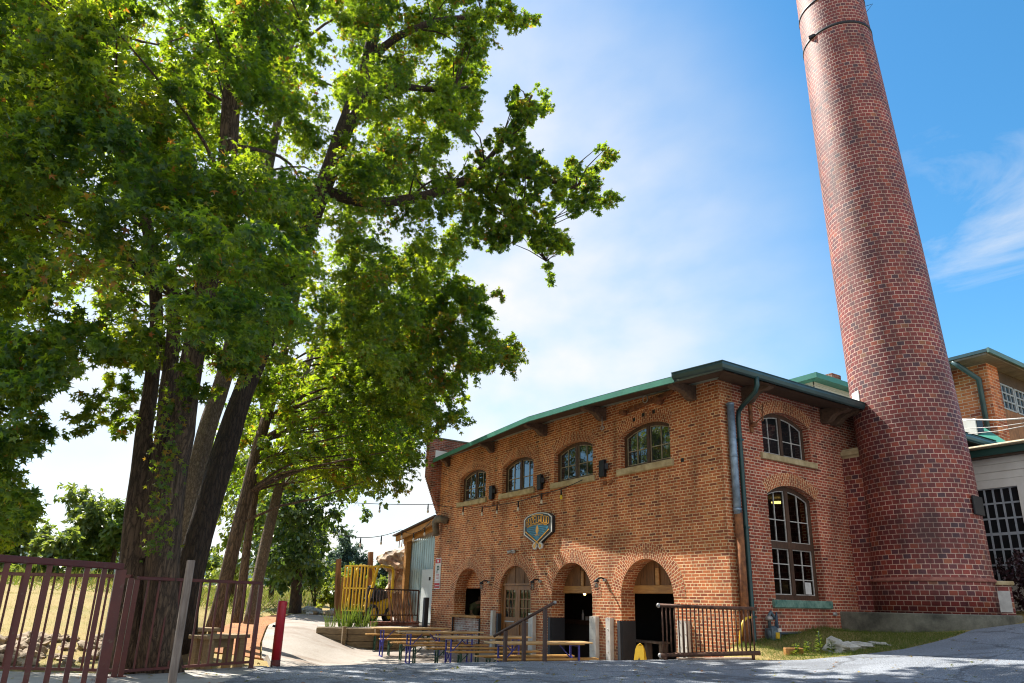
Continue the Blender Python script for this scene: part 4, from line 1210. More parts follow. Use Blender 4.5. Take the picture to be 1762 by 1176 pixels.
P2 = [(540, -160), (760, -160), (800, -60), (850, -20), (925, 20), (932, 50), (905, 58), (862, 48), (835, 62), (825, 110), (832, 170), (815, 215), (785, 235), (775, 290), (812, 330), (830, 400), (800, 440), (802, 480), (780, 560), (740, 600), (690, 640), (640, 640), (600, 600), (560, 640), (540, 560), (590, 480), (570, 300), (600, 150)]
P2b = [(790, 280), (830, 240), (850, 208), (880, 148), (925, 140), (958, 165), (945, 195), (905, 220), (912, 255), (950, 285), (990, 265), (1005, 250), (1058, 248), (1060, 278), (1025, 305), (1070, 342), (1030, 368), (985, 378), (960, 350), (955, 372), (990, 432), (955, 440), (950, 484), (922, 430), (890, 408), (850, 436), (822, 420), (800, 380)]
P2c = [(560, 560), (800, 470), (862, 498), (872, 540), (893, 590), (880, 630), (840, 642), (800, 640), (790, 660), (822, 700), (800, 722), (760, 740), (725, 770), (700, 740), (640, 700), (580, 660)]
# climbing vine on the twin stems
vine = [o for o in col.objects if o.name == 'sweetgum_tree'][0]
n = 300; tt = nrng.random(n); vu = 296 - 26*tt + nrng.normal(size=n)*15; vv = 660 + 290*tt + nrng.normal(size=n)*10
pos = np.array([np.array(at_dist(a, b, 9.72 + .1*rng.random())) for a, b in zip(vu, vv)])
fw_ = -np.array(ray(280, 850)); fw_[2] = 0
leaf_cloud('vine', pos, rdir(n) + np.array([0, 0, -.7]), rdir(n)*.6 + unit(fw_), nrng.uniform(.05, .11, n), np.where(nrng.random(n) < .07, .96, nrng.uniform(.2, .85, n)), star_template(), M['sweetgum'], vine)
def DR(u, v): return 11.2 + (u-540)*.011 + rng.uniform(-1.2, 2.6)
b2 = blobs_in(P2, 0, 0, 185, .36, .68, DR, .4) + blobs_in([(560, -160), (760, -160), (800, -60), (850, -20), (925, 20), (932, 50), (905, 58), (862, 48), (835, 62), (825, 110), (832, 170), (815, 215), (785, 235), (775, 290), (812, 330), (830, 400), (800, 440), (802, 480), (760, 560), (700, 560), (690, 300), (740, 100), (640, 20)], 0, 0, 120, .22, .42, DR, .5) + blobs_in(P2b, 0, 0, 300, .14, .27, lambda u, v: 13.8 + (u-800)*.006 + rng.uniform(-.7, .9), .55) + blobs_in(P2c, 0, 0, 150, .26, .50, lambda u, v: rng.uniform(13, 17), .5)
for u, v in ((905, 32), (880, 20), (862, 32), (842, 5), (820, 30), (800, 60), (818, 95), (806, 140), (812, 185), (795, 215), (780, 95), (770, 30), (790, -10), (760, 140), (765, 190), (750, 240), (885, 42)):
    b2.append((at_dist(u, v, rng.uniform(12.6, 14.2)), rng.uniform(.24, .36)))
for u, v in ((1040, 262), (1022, 285), (1052, 338), (1035, 340), (1010, 350), (990, 364), (944, 472), (941, 448), (974, 426), (960, 410), (920, 410), (898, 398), (862, 418), (846, 408), (885, 365), (870, 340), (930, 390), (1052, 268), (880, 165), (935, 160), (920, 185), (868, 230), (890, 240), (985, 290), (960, 320)):
    b2.append((at_dist(u, v, 14.6 + rng.uniform(-.5, .6)), rng.uniform(.15, .22)))
make_tree('sweetgum_tree', 'dark trunked sweetgum leaning right with a long bough reaching towards the roof', [s2, s2b, s2c, s2d, s2e, s2f], b2, M['bark_dark'], M['sweetgum'], 560, .100, G_TREES, limb_every=3, zmin=3.5, reach=1.7)
# 3: paler straight stem between the two
s3 = px_path([(300, 1085, 13.6, 18), (306, 1000, 13.6, 16), (320, 900, 13.6, 15), (345, 784, 13.6, 15), (362, 720, 13.6, 14), (385, 650, 13.7, 13), (410, 540, 13.8, 11), (440, 400, 14, 9), (470, 250, 14.2, 7), (500, 80, 14.5, 4)])
P3 = [(-60, -60), (700, -60), (720, 200), (640, 420), (560, 600), (470, 690), (380, 690), (300, 560), (200, 540), (100, 600), (-60, 600)]
b3 = blobs_in(P3, 13.0, 17, 140, .5, .8)
make_tree('sweetgum_tree', 'straight grey barked sweetgum standing between the twin stems and the leaning one', [s3], b3, M['bark_grey'], M['sweetgum'], 400, .115, G_TREES, limb_every=3)
# 4-6: thinner stems along the path
P4 = [(430, 560), (620, 540), (740, 620), (768, 700), (745, 745), (705, 800), (690, 845), (648, 882), (620, 868), (590, 850), (555, 838), (520, 830), (480, 815), (440, 790), (420, 700)]
s4 = px_path([(368, 1086, 16.6, 15), (384, 1020, 16.6, 12), (404, 930, 16.7, 11), (424, 850, 16.8, 10), (442, 780, 16.9, 9.5), (470, 680, 17.1, 8), (500, 560, 17.3, 6), (530, 420, 17.6, 3)])
b4 = blobs_in(P4, 15.5, 19, 105, .32, .62, None, .4)
make_tree('sweetgum_tree', 'slim leaning tree nearest the bench stools beside the path', [s4], b4, M['bark'], M['sweetgum'], 400, .115, G_TREES)
s5 = px_path([(408, 1072, 19.2, 8), (418, 1000, 19.2, 7), (428, 920, 19.3, 6.5), (440, 840, 19.4, 6), (448, 760, 19.5, 5), (455, 640, 19.7, 3)])
b5 = blobs_in([(330, 720), (450, 660), (520, 720), (500, 820), (440, 860), (370, 850), (345, 800)], 18.5, 21, 20, .4, .7)
make_tree('sweetgum_tree', 'thinnest of the roadside stems, between two thicker leaning trunks', [s5], b5, M['bark'], M['sweetgum'], 260, .13, G_TREES)
s6 = px_path([(430, 1074, 19.6, 11), (444, 1000, 19.6, 9.5), (458, 930, 19.7, 9), (472, 870, 19.8, 8), (488, 800, 19.9, 7), (510, 700, 20.2, 6), (550, 560, 20.6, 4)])
b6 = blobs_in([(470, 640), (640, 600), (720, 690), (700, 800), (650, 870), (600, 850), (540, 840), (500, 850), (470, 790)], 19, 23, 60, .5, .8)
make_tree('sweetgum_tree', 'speckled leaning tree on the right side of the group, by the clay shoulder', [s6], b6, M['bark_grey'], M['sweetgum'], 260, .13, G_TREES)
# 7: dark broad tree at the bend of the path; its crown shades the arches
s7 = px_path([(506, 1060, 32.5, 11), (509, 1030, 32.5, 9.2), (514, 950, 32.6, 8), (522, 860, 32.7, 7), (530, 780, 32.8, 6), (545, 660, 33, 5), (560, 520, 33.3, 3)])
P7 = [(425, 870), (450, 830), (520, 820), (600, 830), (652, 885), (630, 900), (590, 890), (560, 930), (562, 985), (530, 1005), (500, 1030), (455, 990), (430, 950)]
P7b = [(545, 820), (545, 640), (560, 460), (620, 380), (690, 440), (745, 600), (748, 720), (690, 820), (640, 850), (590, 840)]
b7 = blobs_in(P7, 30.5, 35, 55, .6, 1.0) + blobs_in(P7b, 26, 32, 75, .9, 1.5) + blobs_in([(540, 650), (570, 540), (640, 500), (715, 540), (752, 640), (735, 720), (650, 770), (580, 750)], 23.5, 28, 60, .7, 1.2)
make_tree('oak_tree', 'dark leafy tree standing at the bend of the concrete path beyond the red bollard', [s7], b7, M['bark_dark'], M['oak'], 120, .24, None, oval_template(), limb_r=.06)
# ------------------------------------------------------------------ railings on the left
def chipped(name, c, c2, rust):
    m = plain(name, c, .5, 0.0, c2=c2, scale=6); nt = m.node_tree; bs = nt.nodes['Principled BSDF']
    old = bs.inputs['Base Color'].links[0].from_socket
    n = noise(nt, 26, 5, .7, texco(nt)); r = nt.nodes.new('ShaderNodeMapRange'); r.inputs[1].default_value = .60; r.inputs[2].default_value = .66; nt.links.new(n.outputs['Fac'], r.inputs[0])
    nt.links.new(mixrgb(nt, 'MIX', r.outputs[0], old, rust), bs.inputs['Base Color'])
    bump(nt, bs, n.outputs['Fac'], .25, .01); return m
M['maroon'] = chipped('maroon_paint', (.12, .020, .010), (.075, .013, .008), (.10, .045, .025))
M['rusty_rail'] = plain('rusty_brown_rail', (.16, .075, .045), 0.7, 0.3, c2=(.05, .022, .016), scale=14, bmp=.2)
M['brown_steel'] = plain('brown_steel', (.085, .045, .034), 0.55, 0.3, scale=8)
def railing(name, label, segs, zt_, zb_, sp, bw, rw_, pw, mat, post_at, cat='railing', group=None, foot=0.0):
    """segs: plan points; top and bottom rail heights relative to lens; post_at: list of plan points with feet heights"""
    o = empty(name, Vector((segs[0][0], segs[0][1], zb_)), label, cat, group)
    a_ = MB(); b_ = MB(); c_ = MB()
    for (p, q) in zip(segs, segs[1:]):
        p = Vector((p[0], p[1], 0)); q = Vector((q[0], q[1], 0))
        a_.bar(p+Vector((0,0,zt_)), q+Vector((0,0,zt_)), rw_*1.25, rw_)
        b_.bar(p+Vector((0,0,zb_)), q+Vector((0,0,zb_)), rw_*.8, rw_*.8)
        n = max(1, int((q-p).length/sp))
        for i in range(1, n):
            r = p.lerp(q, i/n); c_.bar(r+Vector((0,0,zb_+rw_*.4)), r+Vector((0,0,zt_-rw_*.5)), bw)
    a_.build('top_rail', mat, o, bevel=.004); b_.build('bottom_rail', mat, o)
    c_.build('balusters', mat, o)
    for (x, y, z) in post_at:
        m = MB(); m.bar((x, y, z), (x, y, zt_-rw_*.5+.001), pw)
        m.obox((x, y, z+.006), (pw*2.2, pw*2.2, .012)); m.build('post', mat, o)
    return o
def xy(u, v, D): p = at_dist(u, v, D); return (p.x, p.y)
n0 = xy(205, 1000, 4.9); n1 = xy(0, 1000, 4.4); dn_ = Vector((n1[0]-n0[0], n1[1]-n0[1])).normalized()
n2 = (n0[0]+dn_.x*2.4, n0[1]+dn_.y*2.4)
railing('maroon_railing', 'nearest maroon railing with thick square bars, cut by the left picture edge', [n2, n0], .155, -.80, .116, .026, .036, .056, M['maroon'], [(n0[0], n0[1], z_drive(*n0)), (n2[0], n2[1], z_drive(*n2))], group='maroon railings')
f0 = xy(-160, 1000, 11.5); f1 = xy(0, 1000, 10.65); f2 = xy(225, 1000, 9.78)
railing('maroon_railing', 'far maroon railing in front of the dry grass field, seen through the nearest one', [f0, f1, f2], .20, -.85, .125, .024, .040, .06, M['maroon'], [(f0[0], f0[1], z_west(*f0)), (f2[0], f2[1], z_west(*f2))], group='maroon railings')
g0 = xy(236, 1000, 9.80); g1 = xy(330, 1000, 10.2); g2 = xy(449, 1010, 10.85)
railing('maroon_railing', 'maroon railing in front of the big tree trunks, ending by the red bollard', [g0, g1, g2], .185, -.86, .130, .022, .040, .055, M['maroon'], [(g0[0], g0[1], z_west(*g0)), (g2[0], g2[1], z_west(*g2))], group='maroon railings')
# square timber post
M['old_timber'] = wood('weathered_timber', (.34, .27, .22), (.15, .105, .08), .85, (25, 25, 2.5))
p = at_dist(312, 1070, 8.35)
m = MB(); m.bar((p.x, p.y, z_drive(p.x, p.y)-.05), (p.x+.004, p.y+.002, .355), .074)
o = m.build('timber_post', M['old_timber'], bevel=.006); tag(o, 'weathered square timber post standing alone in front of the maroon railing', 'post')
# red bollard
M['red_paint'] = plain('red_paint', (.55, .015, .03), .45, c2=(.36, .01, .02), scale=9, bmp=.1)
M['bollard_foot'] = plain('scuffed_paint', (.16, .035, .03), .8, c2=(.07, .03, .025), scale=14, bmp=.3)
p = at_dist(480, 1090, 11.35); zb = z_west(p.x, p.y)
o = empty('bollard', Vector((p.x, p.y, zb)), 'red painted bollard with a scuffed foot at the start of the concrete path', 'bollard')
m = MB(); m.lathe(Vector((p.x, p.y, zb+.09)), [(.066, 0), (.066, .80), (.060, .815), (.02, .82)], 16); m.build('post', M['red_paint'], o)
m = MB(); m.lathe(Vector((p.x, p.y, zb-.03)), [(.0665, 0), (.0665, .12)], 16); m.build('foot', M['bollard_foot'], o)
m = MB(); m.tube([(p.x+.03, p.y-.07, zb+.55), (p.x+.02, p.y-.11, zb+.56)], .018, 6); m.build('chain_eye', M['black_steel'], o)
# bench stools under the trees
M['stool_wood'] = wood('stool_wood', (.40, .27, .13), (.24, .15, .07), .75, (4, 30, 30))
def stool(u, v, D, label, ln, wd, ht, rz):
    p = at_dist(u, v, D); z = z_west(p.x, p.y)
    o = empty('bench_stool', Vector((p.x, p.y, z)), label, 'bench', 'bench stools under the trees', rz)
    for dy in (-1, 1):
        s = MB(); s.box((-ln/2, dy*wd/4-wd/4+.004, ht-.05), (ln/2, dy*wd/4+wd/4-.004, ht)); s.build('seat_plank', M['stool_wood'], o, True, .006)
    for dx in (-1, 1):
        for dy in (-1, 1):
            s = MB(); s.box((dx*ln*.36-.045, dy*wd*.3-.045, -.03), (dx*ln*.36+.045, dy*wd*.3+.045, ht-.05)); s.build('leg', M['stool_wood'], o, True)
    s = MB(); s.box((-ln*.36+.05, -.02, ht-.17), (ln*.36-.05, .02, ht-.06)); s.build('stretcher', M['stool_wood'], o, True)
stool(374, 1130, 10.9, 'low timber bench stool seen between the bars beside the last railing post', .72, .38, .44, R(-62))
stool(331, 1120, 11.9, 'low timber bench stool half hidden behind the square timber post', .6, .38, .46, R(-62))

# ------------------------------------------------------------------ beer garden
M['pale_top'] = wood('varnished_pale_top', (.62, .42, .20), (.48, .29, .12), .45, (2.5, 30, 30), .08)
M['golden_top'] = wood('varnished_golden_top', (.55, .31, .09), (.40, .20, .05), .4, (2.5, 30, 30), .08)
M['blue_legs'] = plain('violet_blue_steel', (.045, .045, .30), .45, .2, scale=8)
M['green_legs'] = plain('dark_green_steel', (.020, .075, .045), .45, .2, scale=8)
def trestle(parent, x, w_, h, mat, s):
    m = MB(); r = .017
    for y in (-w_/2, w_/2): m.bar((x, y, 0), (x, y, h), .034, .03)
    m.bar((x, -w_/2-.02, .012), (x, w_/2+.02, .012), .03, .024); m.bar((x, -w_/2, h-.02), (x, w_/2, h-.02), .03, .03)
    m.bar((x, -w_/2, h*.30), (x, w_/2, h*.72), .022, .012); m.bar((x+.012, -w_/2, h*.72), (x+.012, w_/2, h*.30), .022, .012)
    m.bar((x, 0, h*.5), (x-s*h*.48, 0, h-.01), .022, .02)
    m.build('leg_frame', mat, parent, True)
def make_table(label, mat=None):
    o = empty('beer_table', (0, 0, 0), label, 'table', 'folding tables on the patio')
    m = MB(); m.box((-1.1, -.25, .735), (1.1, .25, .765)); m.build('tabletop', mat or M['pale_top'], o, True, .006)
    for y in (-.21, .21):
        m = MB(); m.box((-.92, y-.012, .712), (.92, y+.012, .735)); m.build('side_rail', M['golden_top'], o, True)
    for s in (-1, 1): trestle(o, s*.80, .40, .712, M['blue_legs'], s)
    return o
def make_bench(label):
    o = empty('beer_bench', (0, 0, 0), label, 'bench', 'folding benches on the patio')
    m = MB(); m.box((-1.1, -.125, .425), (1.1, .125, .455)); m.build('seat', M['golden_top'], o, True, .006)
    m = MB(); m.box((-.92, -.02, .405), (.92, .02, .425)); m.build('side_rail', M['golden_top'], o, True)
    for s in (-1, 1): trestle(o, s*.82, .20, .405, M['green_legs'], s)
    return o
DIRT = Vector((.22, .975, 0)).normalized(); RZT = math.atan2(DIRT.y, DIRT.x)
def place(o, u, v, h, side=-1.1):
    p = at_z(u, v, FLOOR + .012 + h)
    c = p + DIRT * (-side)
    o.location = (c.x, c.y, z_west(c.x, c.y) + .013); o.rotation_euler = (0, 0, RZT)
t0 = make_table('folding table farthest from the stair handrail, by the timber planter')
tl = ['folding table farthest from the stair handrail, by the timber planter',
      'second folding table from the planter, standing before the serving counter',
      'third folding table from the planter, its right end behind the foot of the handrail',
      'folding table nearest the open doorway, behind the three handrail posts']
for i, (u, v) in enumerate([(640, 1081), (684, 1087.5), (750, 1096), (839, 1105.8)]):
    o = t0 if i == 0 else copy_tree(t0)
    o['label'] = tl[i]; place(o, u, v, .75)
bl = ['bench at the far left end, before the timber planter wall', 'second bench from the planter, under the farthest table', 'third bench from the planter, between the two farthest tables',
      'bench in front of the second table from the planter', 'bench running below the third table from the planter', 'bench whose right end reaches the middle handrail post',
      'greyish bench on the far side of the table nearest the doorway', 'bench nearest to the asphalt edge, under the doorway table']
bn0 = make_bench(bl[0])
for i, (u, v) in enumerate([(629, 1096), (653, 1100.5), (672, 1106), (694.6, 1110.5), (731.8, 1116), (770, 1122), (818, 1129.5), (853.8, 1135)]):
    o = bn0 if i == 0 else copy_tree(bn0)
    o['label'] = bl[i]; place(o, u, v, .44)
# stair handrail with three posts
o = empty('stair_handrail', Vector((-10.7, 7.35, -1.3)), 'sloping dark steel handrail on three posts beside the sunken patio steps', 'handrail')
A_ = at_dist(955, 1037, 12.5); B_ = at_dist(850, 1095, 13.3)
m = MB(); m.tube([A_, B_], .026, 10); m.build('rail', M['brown_steel'], o)
m = MB(); m.sphere(A_, .03, 10, 6); m.build('end_cap', M['galv'], o)
for t in (.155, .49, .80):
    q = A_.lerp(B_, t); m = MB(); m.bar(q-Vector((0,0,.02)), (q.x, q.y, -1.55), .055); m.build('post', M['brown_steel'], o)
# concrete steps below the handrail
st = empty('patio_steps', Vector((-10.9, 6.6, FLOOR)), 'short flight of concrete steps going down to the patio', 'steps')
for k in range(3):
    m = MB(); m.box((-10.72-.30*(k+1)+.003*k, 6.9, FLOOR-.02), (-10.62-.30*k, 8.3, -.95-.145*(k+1))); m.build('step', M['concrete'], st, bevel=.01)
# rusty pipe railing at the corner
o = empty('pipe_railing', Vector((-9.7, 9.9, -1.0)), 'rusty brown pipe railing with many bars near the building corner', 'railing')
ra = at_dist(1133, 1042, 13.75); rb = at_dist(1302, 1048, 14.05)
rc = at_dist(1136, 1128, 13.75); rd_ = at_dist(1308, 1124, 14.05)
m = MB(); m.tube([ra, rb], .034, 10); m.build('top_rail', M['rusty_rail'], o)
m = MB(); m.tube([rc, rd_], .040, 10); m.build('bottom_rail', M['rusty_rail'], o)
m = MB()
for k in range(23):
    t = .035+k*.0415; m.tube([ra.lerp(rb, t), rc.lerp(rd_, t)], .0135 if k % 5 else .016, 6)
m.build('balusters', M['rusty_rail'], o)
for t in (.05, .93):
    q = rc.lerp(rd_, t); m = MB(); m.tube([q, (q.x, q.y, q.z-.12)], .03, 8); m.build('foot', M['rusty_rail'], o)
for k in (0, 1):
    m = MB(); m.sphere((ra, rc)[k], .042, 10, 6); m.build('end_cap', M['galv'], o)
# kerb boards it stands on
q0 = at_dist(1165, 1133, 13.9); q1 = at_dist(1292, 1134, 14.2)
m = MB(); m.bar((q0.x, q0.y, q0.z-.045), (q1.x, q1.y, q1.z-.02), .22, .09); tag(m.build('timber_sleeper', M['old_timber'], bevel=.01), 'weathered timber sleeper lying under the rusty pipe railing', 'timber')
m = MB(); q = at_dist(1366, 1126, 14.7); m.obox((q.x, q.y, q.z+.03), (.34, .14, .16), Matrix.Rotation(1.0, 3, 'Z')); tag(m.build('wood_block', M['lintel'], bevel=.01), 'short sawn wood block lying on the grass bank below the gas meter', 'wood block')
m = MB(); pts = [B(.10, .03, -.72), B(.17, -.02, -.55), B(.2, .0, -.35), B(.2, .12, -.22), B(.18, .3, -.19)]
m.tube(resample(pts, [.03]*5, .08)[0], .028, 8); tag(m.build('yellow_hose', plain('yellow_plastic', (.72, .45, .02), .5, scale=4)), 'short yellow hose leaning at the foot of the downspout', 'hose')

# ------------------------------------------------------------------ things fixed to the brewery
M['sign_dark'] = plain('sign_charcoal', (.018, .022, .028), .5, scale=6)
M['sign_gold'] = plain('sign_gold', (.78, .40, .03), .45, c2=(.62, .29, .02), scale=9)
M['sign_blue'] = plain('sign_blue', (.02, .22, .38), .5, scale=6)
M['sign_white'] = plain('sign_white', (.70, .69, .68), .5, scale=8)
SC = (-6.72, 2.07)
def sxy(px, py):                      # sign face in a 1176-px drawing grid -> wall coordinates
    return (SC[0] + (px-575)*.00214, SC[1] - (py-620 + (px-575)*-.06)*.00128)
sign = empty('brewery_sign', B(SC[0], -.1, SC[1]), 'shield shaped brewing company sign with gold lettering over a blue field', 'sign')
shield = [(180, 400), (330, 260), (480, 185), (640, 150), (800, 165), (960, 215), (985, 330), (990, 600), (965, 720), (640, 935), (668, 1000), (640, 1085), (595, 1100), (545, 1040), (490, 1110), (440, 1115), (415, 1010), (455, 965), (190, 830), (170, 700)]
# unskew: draw in a frame where the plate is symmetric
def grow(poly, k, c=(575, 600)): return [(c[0]+(x-c[0])*k, c[1]+(y-c[1])*k) for x, y in poly]
face = [(-.80, .46), (-.62, .62), (-.3, .72), (0, .75), (.3, .72), (.62, .62), (.80, .46), (.80, -.28), (.10, -.80), (-.10, -.80), (-.80, -.28)]
SW, SH = .80, .535
def sp_(x, y): return (SC[0] + x*SW, SC[1] + y*SH)
def fsg(a, b, t): return B(a, t, b)
def splate(name, poly, mat, t0, t1, par=sign, bev=0.0):
    m = MB(); m.prism([sp_(x, y) for x, y in poly][::-1] if False else [sp_(x, y) for x, y in poly], fsg, t0, t1); return m.build(name, mat, par, bevel=bev)
splate('backing', [(x*1.12, y*1.10) for x, y in face][::-1], M['sign_dark'], -.10, -.012)
splate('border', [(x*1.08, y*1.065) for x, y in face][::-1], M['sign_white'], -.106, -.099)
splate('panel', face[::-1], M['sign_dark'], -.112, -.105)
splate('field', [(-.66, .0), (-.3, .14), (0, .17), (.3, .14), (.66, .0), (.62, -.14), (0, -.70), (-.62, -.14)][::-1], M['sign_blue'], -.116, -.111)
m = MB()
for k in range(7):
    y = .06 - k*.095; hw = max(.06, .60 - max(0, -y-.1)*1.0)
    for s in (-1, 1):
        m.prism([sp_(s*x, y_) for x, y_ in [(.10, y), (hw, y), (hw, y+.03), (.10, y+.03)]], fsg, -.118, -.1155)
m.build('wave_lines', M['sign_dark'], sign)
m = MB()
m.prism([sp_(x, y) for x, y in [(-.09, -.20), (-.075, -.02), (0, .15), (.075, -.02), (.09, -.20), (.03, -.32), (-.03, -.32)]], fsg, -.120, -.115)
for a in (-1.2, -.6, 0, .6, 1.2):
    m.prism([sp_(x, y) for x, y in [(-.02, -.33), (.02, -.33), (.02+.20*math.sin(a), -.33-.13*math.cos(a)), (-.02+.20*math.sin(a), -.33-.13*math.cos(a))]], fsg, -.121, -.1155)
m.build('flame_emblem', M['sign_gold'], sign)
for s in (-1, 1):                     # two crossed mash paddles
    m = MB()
    ax, ay, bx, by = s*.72, -.16, -s*.12, -.86
    dx, dy = bx-ax, by-ay; l_ = math.hypot(dx, dy); nx_, ny_ = -dy/l_*.022, dx/l_*.03
    m.prism([sp_(ax-nx_, ay-ny_), sp_(bx-nx_, by-ny_), sp_(bx+nx_, by+ny_), sp_(ax+nx_, ay+ny_)], fsg, -.126-.004*(s > 0), -.117)
    m.build('paddle', M['sign_gold'], sign)
    m = MB(); q = [(-s*.06, -.80), (-s*.22, -.80), (-s*.31, -.92), (-s*.27, -1.10), (-s*.14, -1.16), (-s*.04, -1.0)]
    m.prism([sp_(x, y) for x, y in q], fsg, -.106+.001*s, -.06); b_ = m.build('paddle_blade', M['sign_white'], sign)
    m = MB(); c_ = (sum(x for x, _ in q)/6, sum(y for _, y in q)/6)
    m.prism([sp_(c_[0]+(x-c_[0])*.6, c_[1]+(y-c_[1])*.6) for x, y in q], fsg, -.112+.001*s, -.104); m.build('inlay', M['sign_gold'], b_)
GL = {'H': [((0,0),(0,1)), ((1,0),(1,1)), ((0,.5),(1,.5))], 'A': [((0,0),(0,.9)), ((1,0),(1,.9)), ((0,.95),(1,.95)), ((0,.42),(1,.42))], 'Z': [((0,1),(1,1)), ((1,1),(0,0)), ((0,0),(1,0))],
      'E': [((0,0),(0,1)), ((0,1),(1,1)), ((0,.52),(.8,.52)), ((0,0),(1,0))], 'L': [((0,1),(0,0)), ((0,0),(1,0))], 'W': [((0,1),(0,0)), ((1,1),(1,0)), ((0,0),(.5,.5)), ((.5,.5),(1,0))],
      'O': [((0,0),(0,1)), ((1,0),(1,1)), ((0,0),(1,0)), ((0,1),(1,1))], 'D': [((0,0),(0,1)), ((0,1),(.75,1)), ((.75,1),(1,.78)), ((1,.78),(1,.22)), ((1,.22),(.75,0)), ((.75,0),(0,0))],
      'B': [((0,0),(0,1)), ((0,1),(.9,1)), ((.9,1),(.9,.55)), ((0,.52),(1,.52)), ((1,.5),(1,0)), ((1,0),(0,0))], 'R': [((0,0),(0,1)), ((0,1),(1,1)), ((1,1),(1,.5)), ((1,.5),(0,.5)), ((.4,.5),(1,0))],
      'I': [((.5,0),(.5,1))], 'N': [((0,0),(0,1)), ((0,1),(1,0)), ((1,0),(1,1))], 'G': [((1,1),(0,1)), ((0,1),(0,0)), ((0,0),(1,0)), ((1,0),(1,.5)), ((1,.5),(.5,.5))],
      'C': [((1,1),(0,1)), ((0,1),(0,0)), ((0,0),(1,0))], 'M': [((0,0),(0,1)), ((0,1),(.5,.5)), ((.5,.5),(1,1)), ((1,1),(1,0))], 'P': [((0,0),(0,1)), ((0,1),(1,1)), ((1,1),(1,.48)), ((1,.48),(0,.48))],
      'Y': [((0,1),(.5,.5)), ((1,1),(.5,.5)), ((.5,.5),(.5,0))], 'T': [((0,1),(1,1)), ((.5,0),(.5,1))]}
def letters(mb, text, x0, x1, yb, h, th, warp, f3, t0, t1, gap=.28):
    n = len(text); cw = (x1-x0)/(n+(n-1)*gap)
    for i, chx in enumerate(text):
        if chx == ' ': continue
        lx = x0+i*cw*(1+gap)
        for (a, b) in GL[chx]:
            pa = (lx+a[0]*cw, a[1]); pb = (lx+b[0]*cw, b[1])
            pa = (pa[0], yb(pa[0])+pa[1]*h(pa[0])); pb = (pb[0], yb(pb[0])+pb[1]*h(pb[0]))
            dx, dy = pb[0]-pa[0], pb[1]-pa[1]; l_ = math.hypot(dx*1.5, dy) or 1
            tx = th/2; ex, ey = dx/math.hypot(dx, dy)*th*.4, dy/math.hypot(dx, dy)*th*.4
            vx, vy = (-dy/math.hypot(dx, dy)*tx, dx/math.hypot(dx, dy)*tx*1.4)
            mb.prism([sp_(pa[0]-vx-ex, pa[1]-vy-ey), sp_(pb[0]-vx+ex, pb[1]-vy+ey), sp_(pb[0]+vx+ex, pb[1]+vy+ey), sp_(pa[0]+vx-ex, pa[1]+vy-ey)], f3, t0, t1)
m = MB(); letters(m, 'HAZELWOOD', -.70, .70, lambda x: .25-.30*x*x*.8, lambda x: .36, .022, None, fsg, -.124, -.1115, .30); m.build('lettering', M['sign_gold'], sign)
m = MB(); letters(m, 'BREWING COMPANY', -.60, .60, lambda x: .15-.26*x*x, lambda x: .06, .010, None, fsg, -.124, -.1155, .35); m.build('small_lettering', M['sign_gold'], sign)
m = MB()
xs = np.linspace(-.34, .34, 7)
for a, b in zip(xs, xs[1:]): m.prism([sp_(a, .665-.3*a*a), sp_(b, .665-.3*b*b), sp_(b, .705-.3*b*b), sp_(a, .705-.3*a*a)], fsg, -.124, -.1115)
m.build('gold_bar', M['sign_gold'], sign)

# parking notice on the left corner
pk = at_y(753, 987, -.03)
o = empty('parking_notice', pk, 'narrow red and white parking notice on the left corner of the brick front', 'sign')
M['sign_red'] = plain('notice_red', (.50, .02, .035), .45, scale=5)
M['notice_ink'] = plain('notice_ink', (.03, .09, .08), .5, scale=5)
w_, h_ = .40, 1.06
def nb(name, x0, x1, z0, z1, t, mat, par=o):
    m = MB(); m.box(pk+Vector((x0*w_, -t, z0*h_)), pk+Vector((x1*w_, -t+.004, z1*h_))); return m.build(name, mat, par)
m = MB(); m.box(pk+Vector((-.5*w_, 0, -.5*h_)), pk+Vector((.5*w_, .025, .5*h_))); m.build('plate', M['sign_white'], o)
nb('header', -.44, .44, .33, .47, .004, M['sign_red']); nb('header_block', -.14, .16, .36, .44, .007, M['sign_white']); nb('footer', -.47, .47, -.47, -.31, .004, M['sign_red'])
nb('footer_line', -.36, .36, -.41, -.385, .007, M['sign_white']); nb('rule', -.38, .38, -.255, -.24, .004, M['sign_red'])
m = MB()
for (a, b) in (((-.16, -.02), (-.16, .24)),): m.box(pk+Vector((-.19*w_, -.004, -.0*h_)), pk+Vector((-.06*w_, -.001, .245*h_)))
m.box(pk+Vector((-.06*w_, -.0042, .20*h_)), pk+Vector((.20*w_, -.001, .245*h_))); m.box(pk+Vector((-.06*w_, -.0042, .10*h_)), pk+Vector((.20*w_, -.001, .14*h_))); m.box(pk+Vector((.13*w_, -.0044, .12*h_)), pk+Vector((.26*w_, -.001, .225*h_)))
m.build('parking_letter', M['notice_ink'], o)
for k in range(4): nb('text_line', -.25, .30-.06*(k % 2), -.04-.045*k, -.025-.045*k, .004, M['sign_red'])

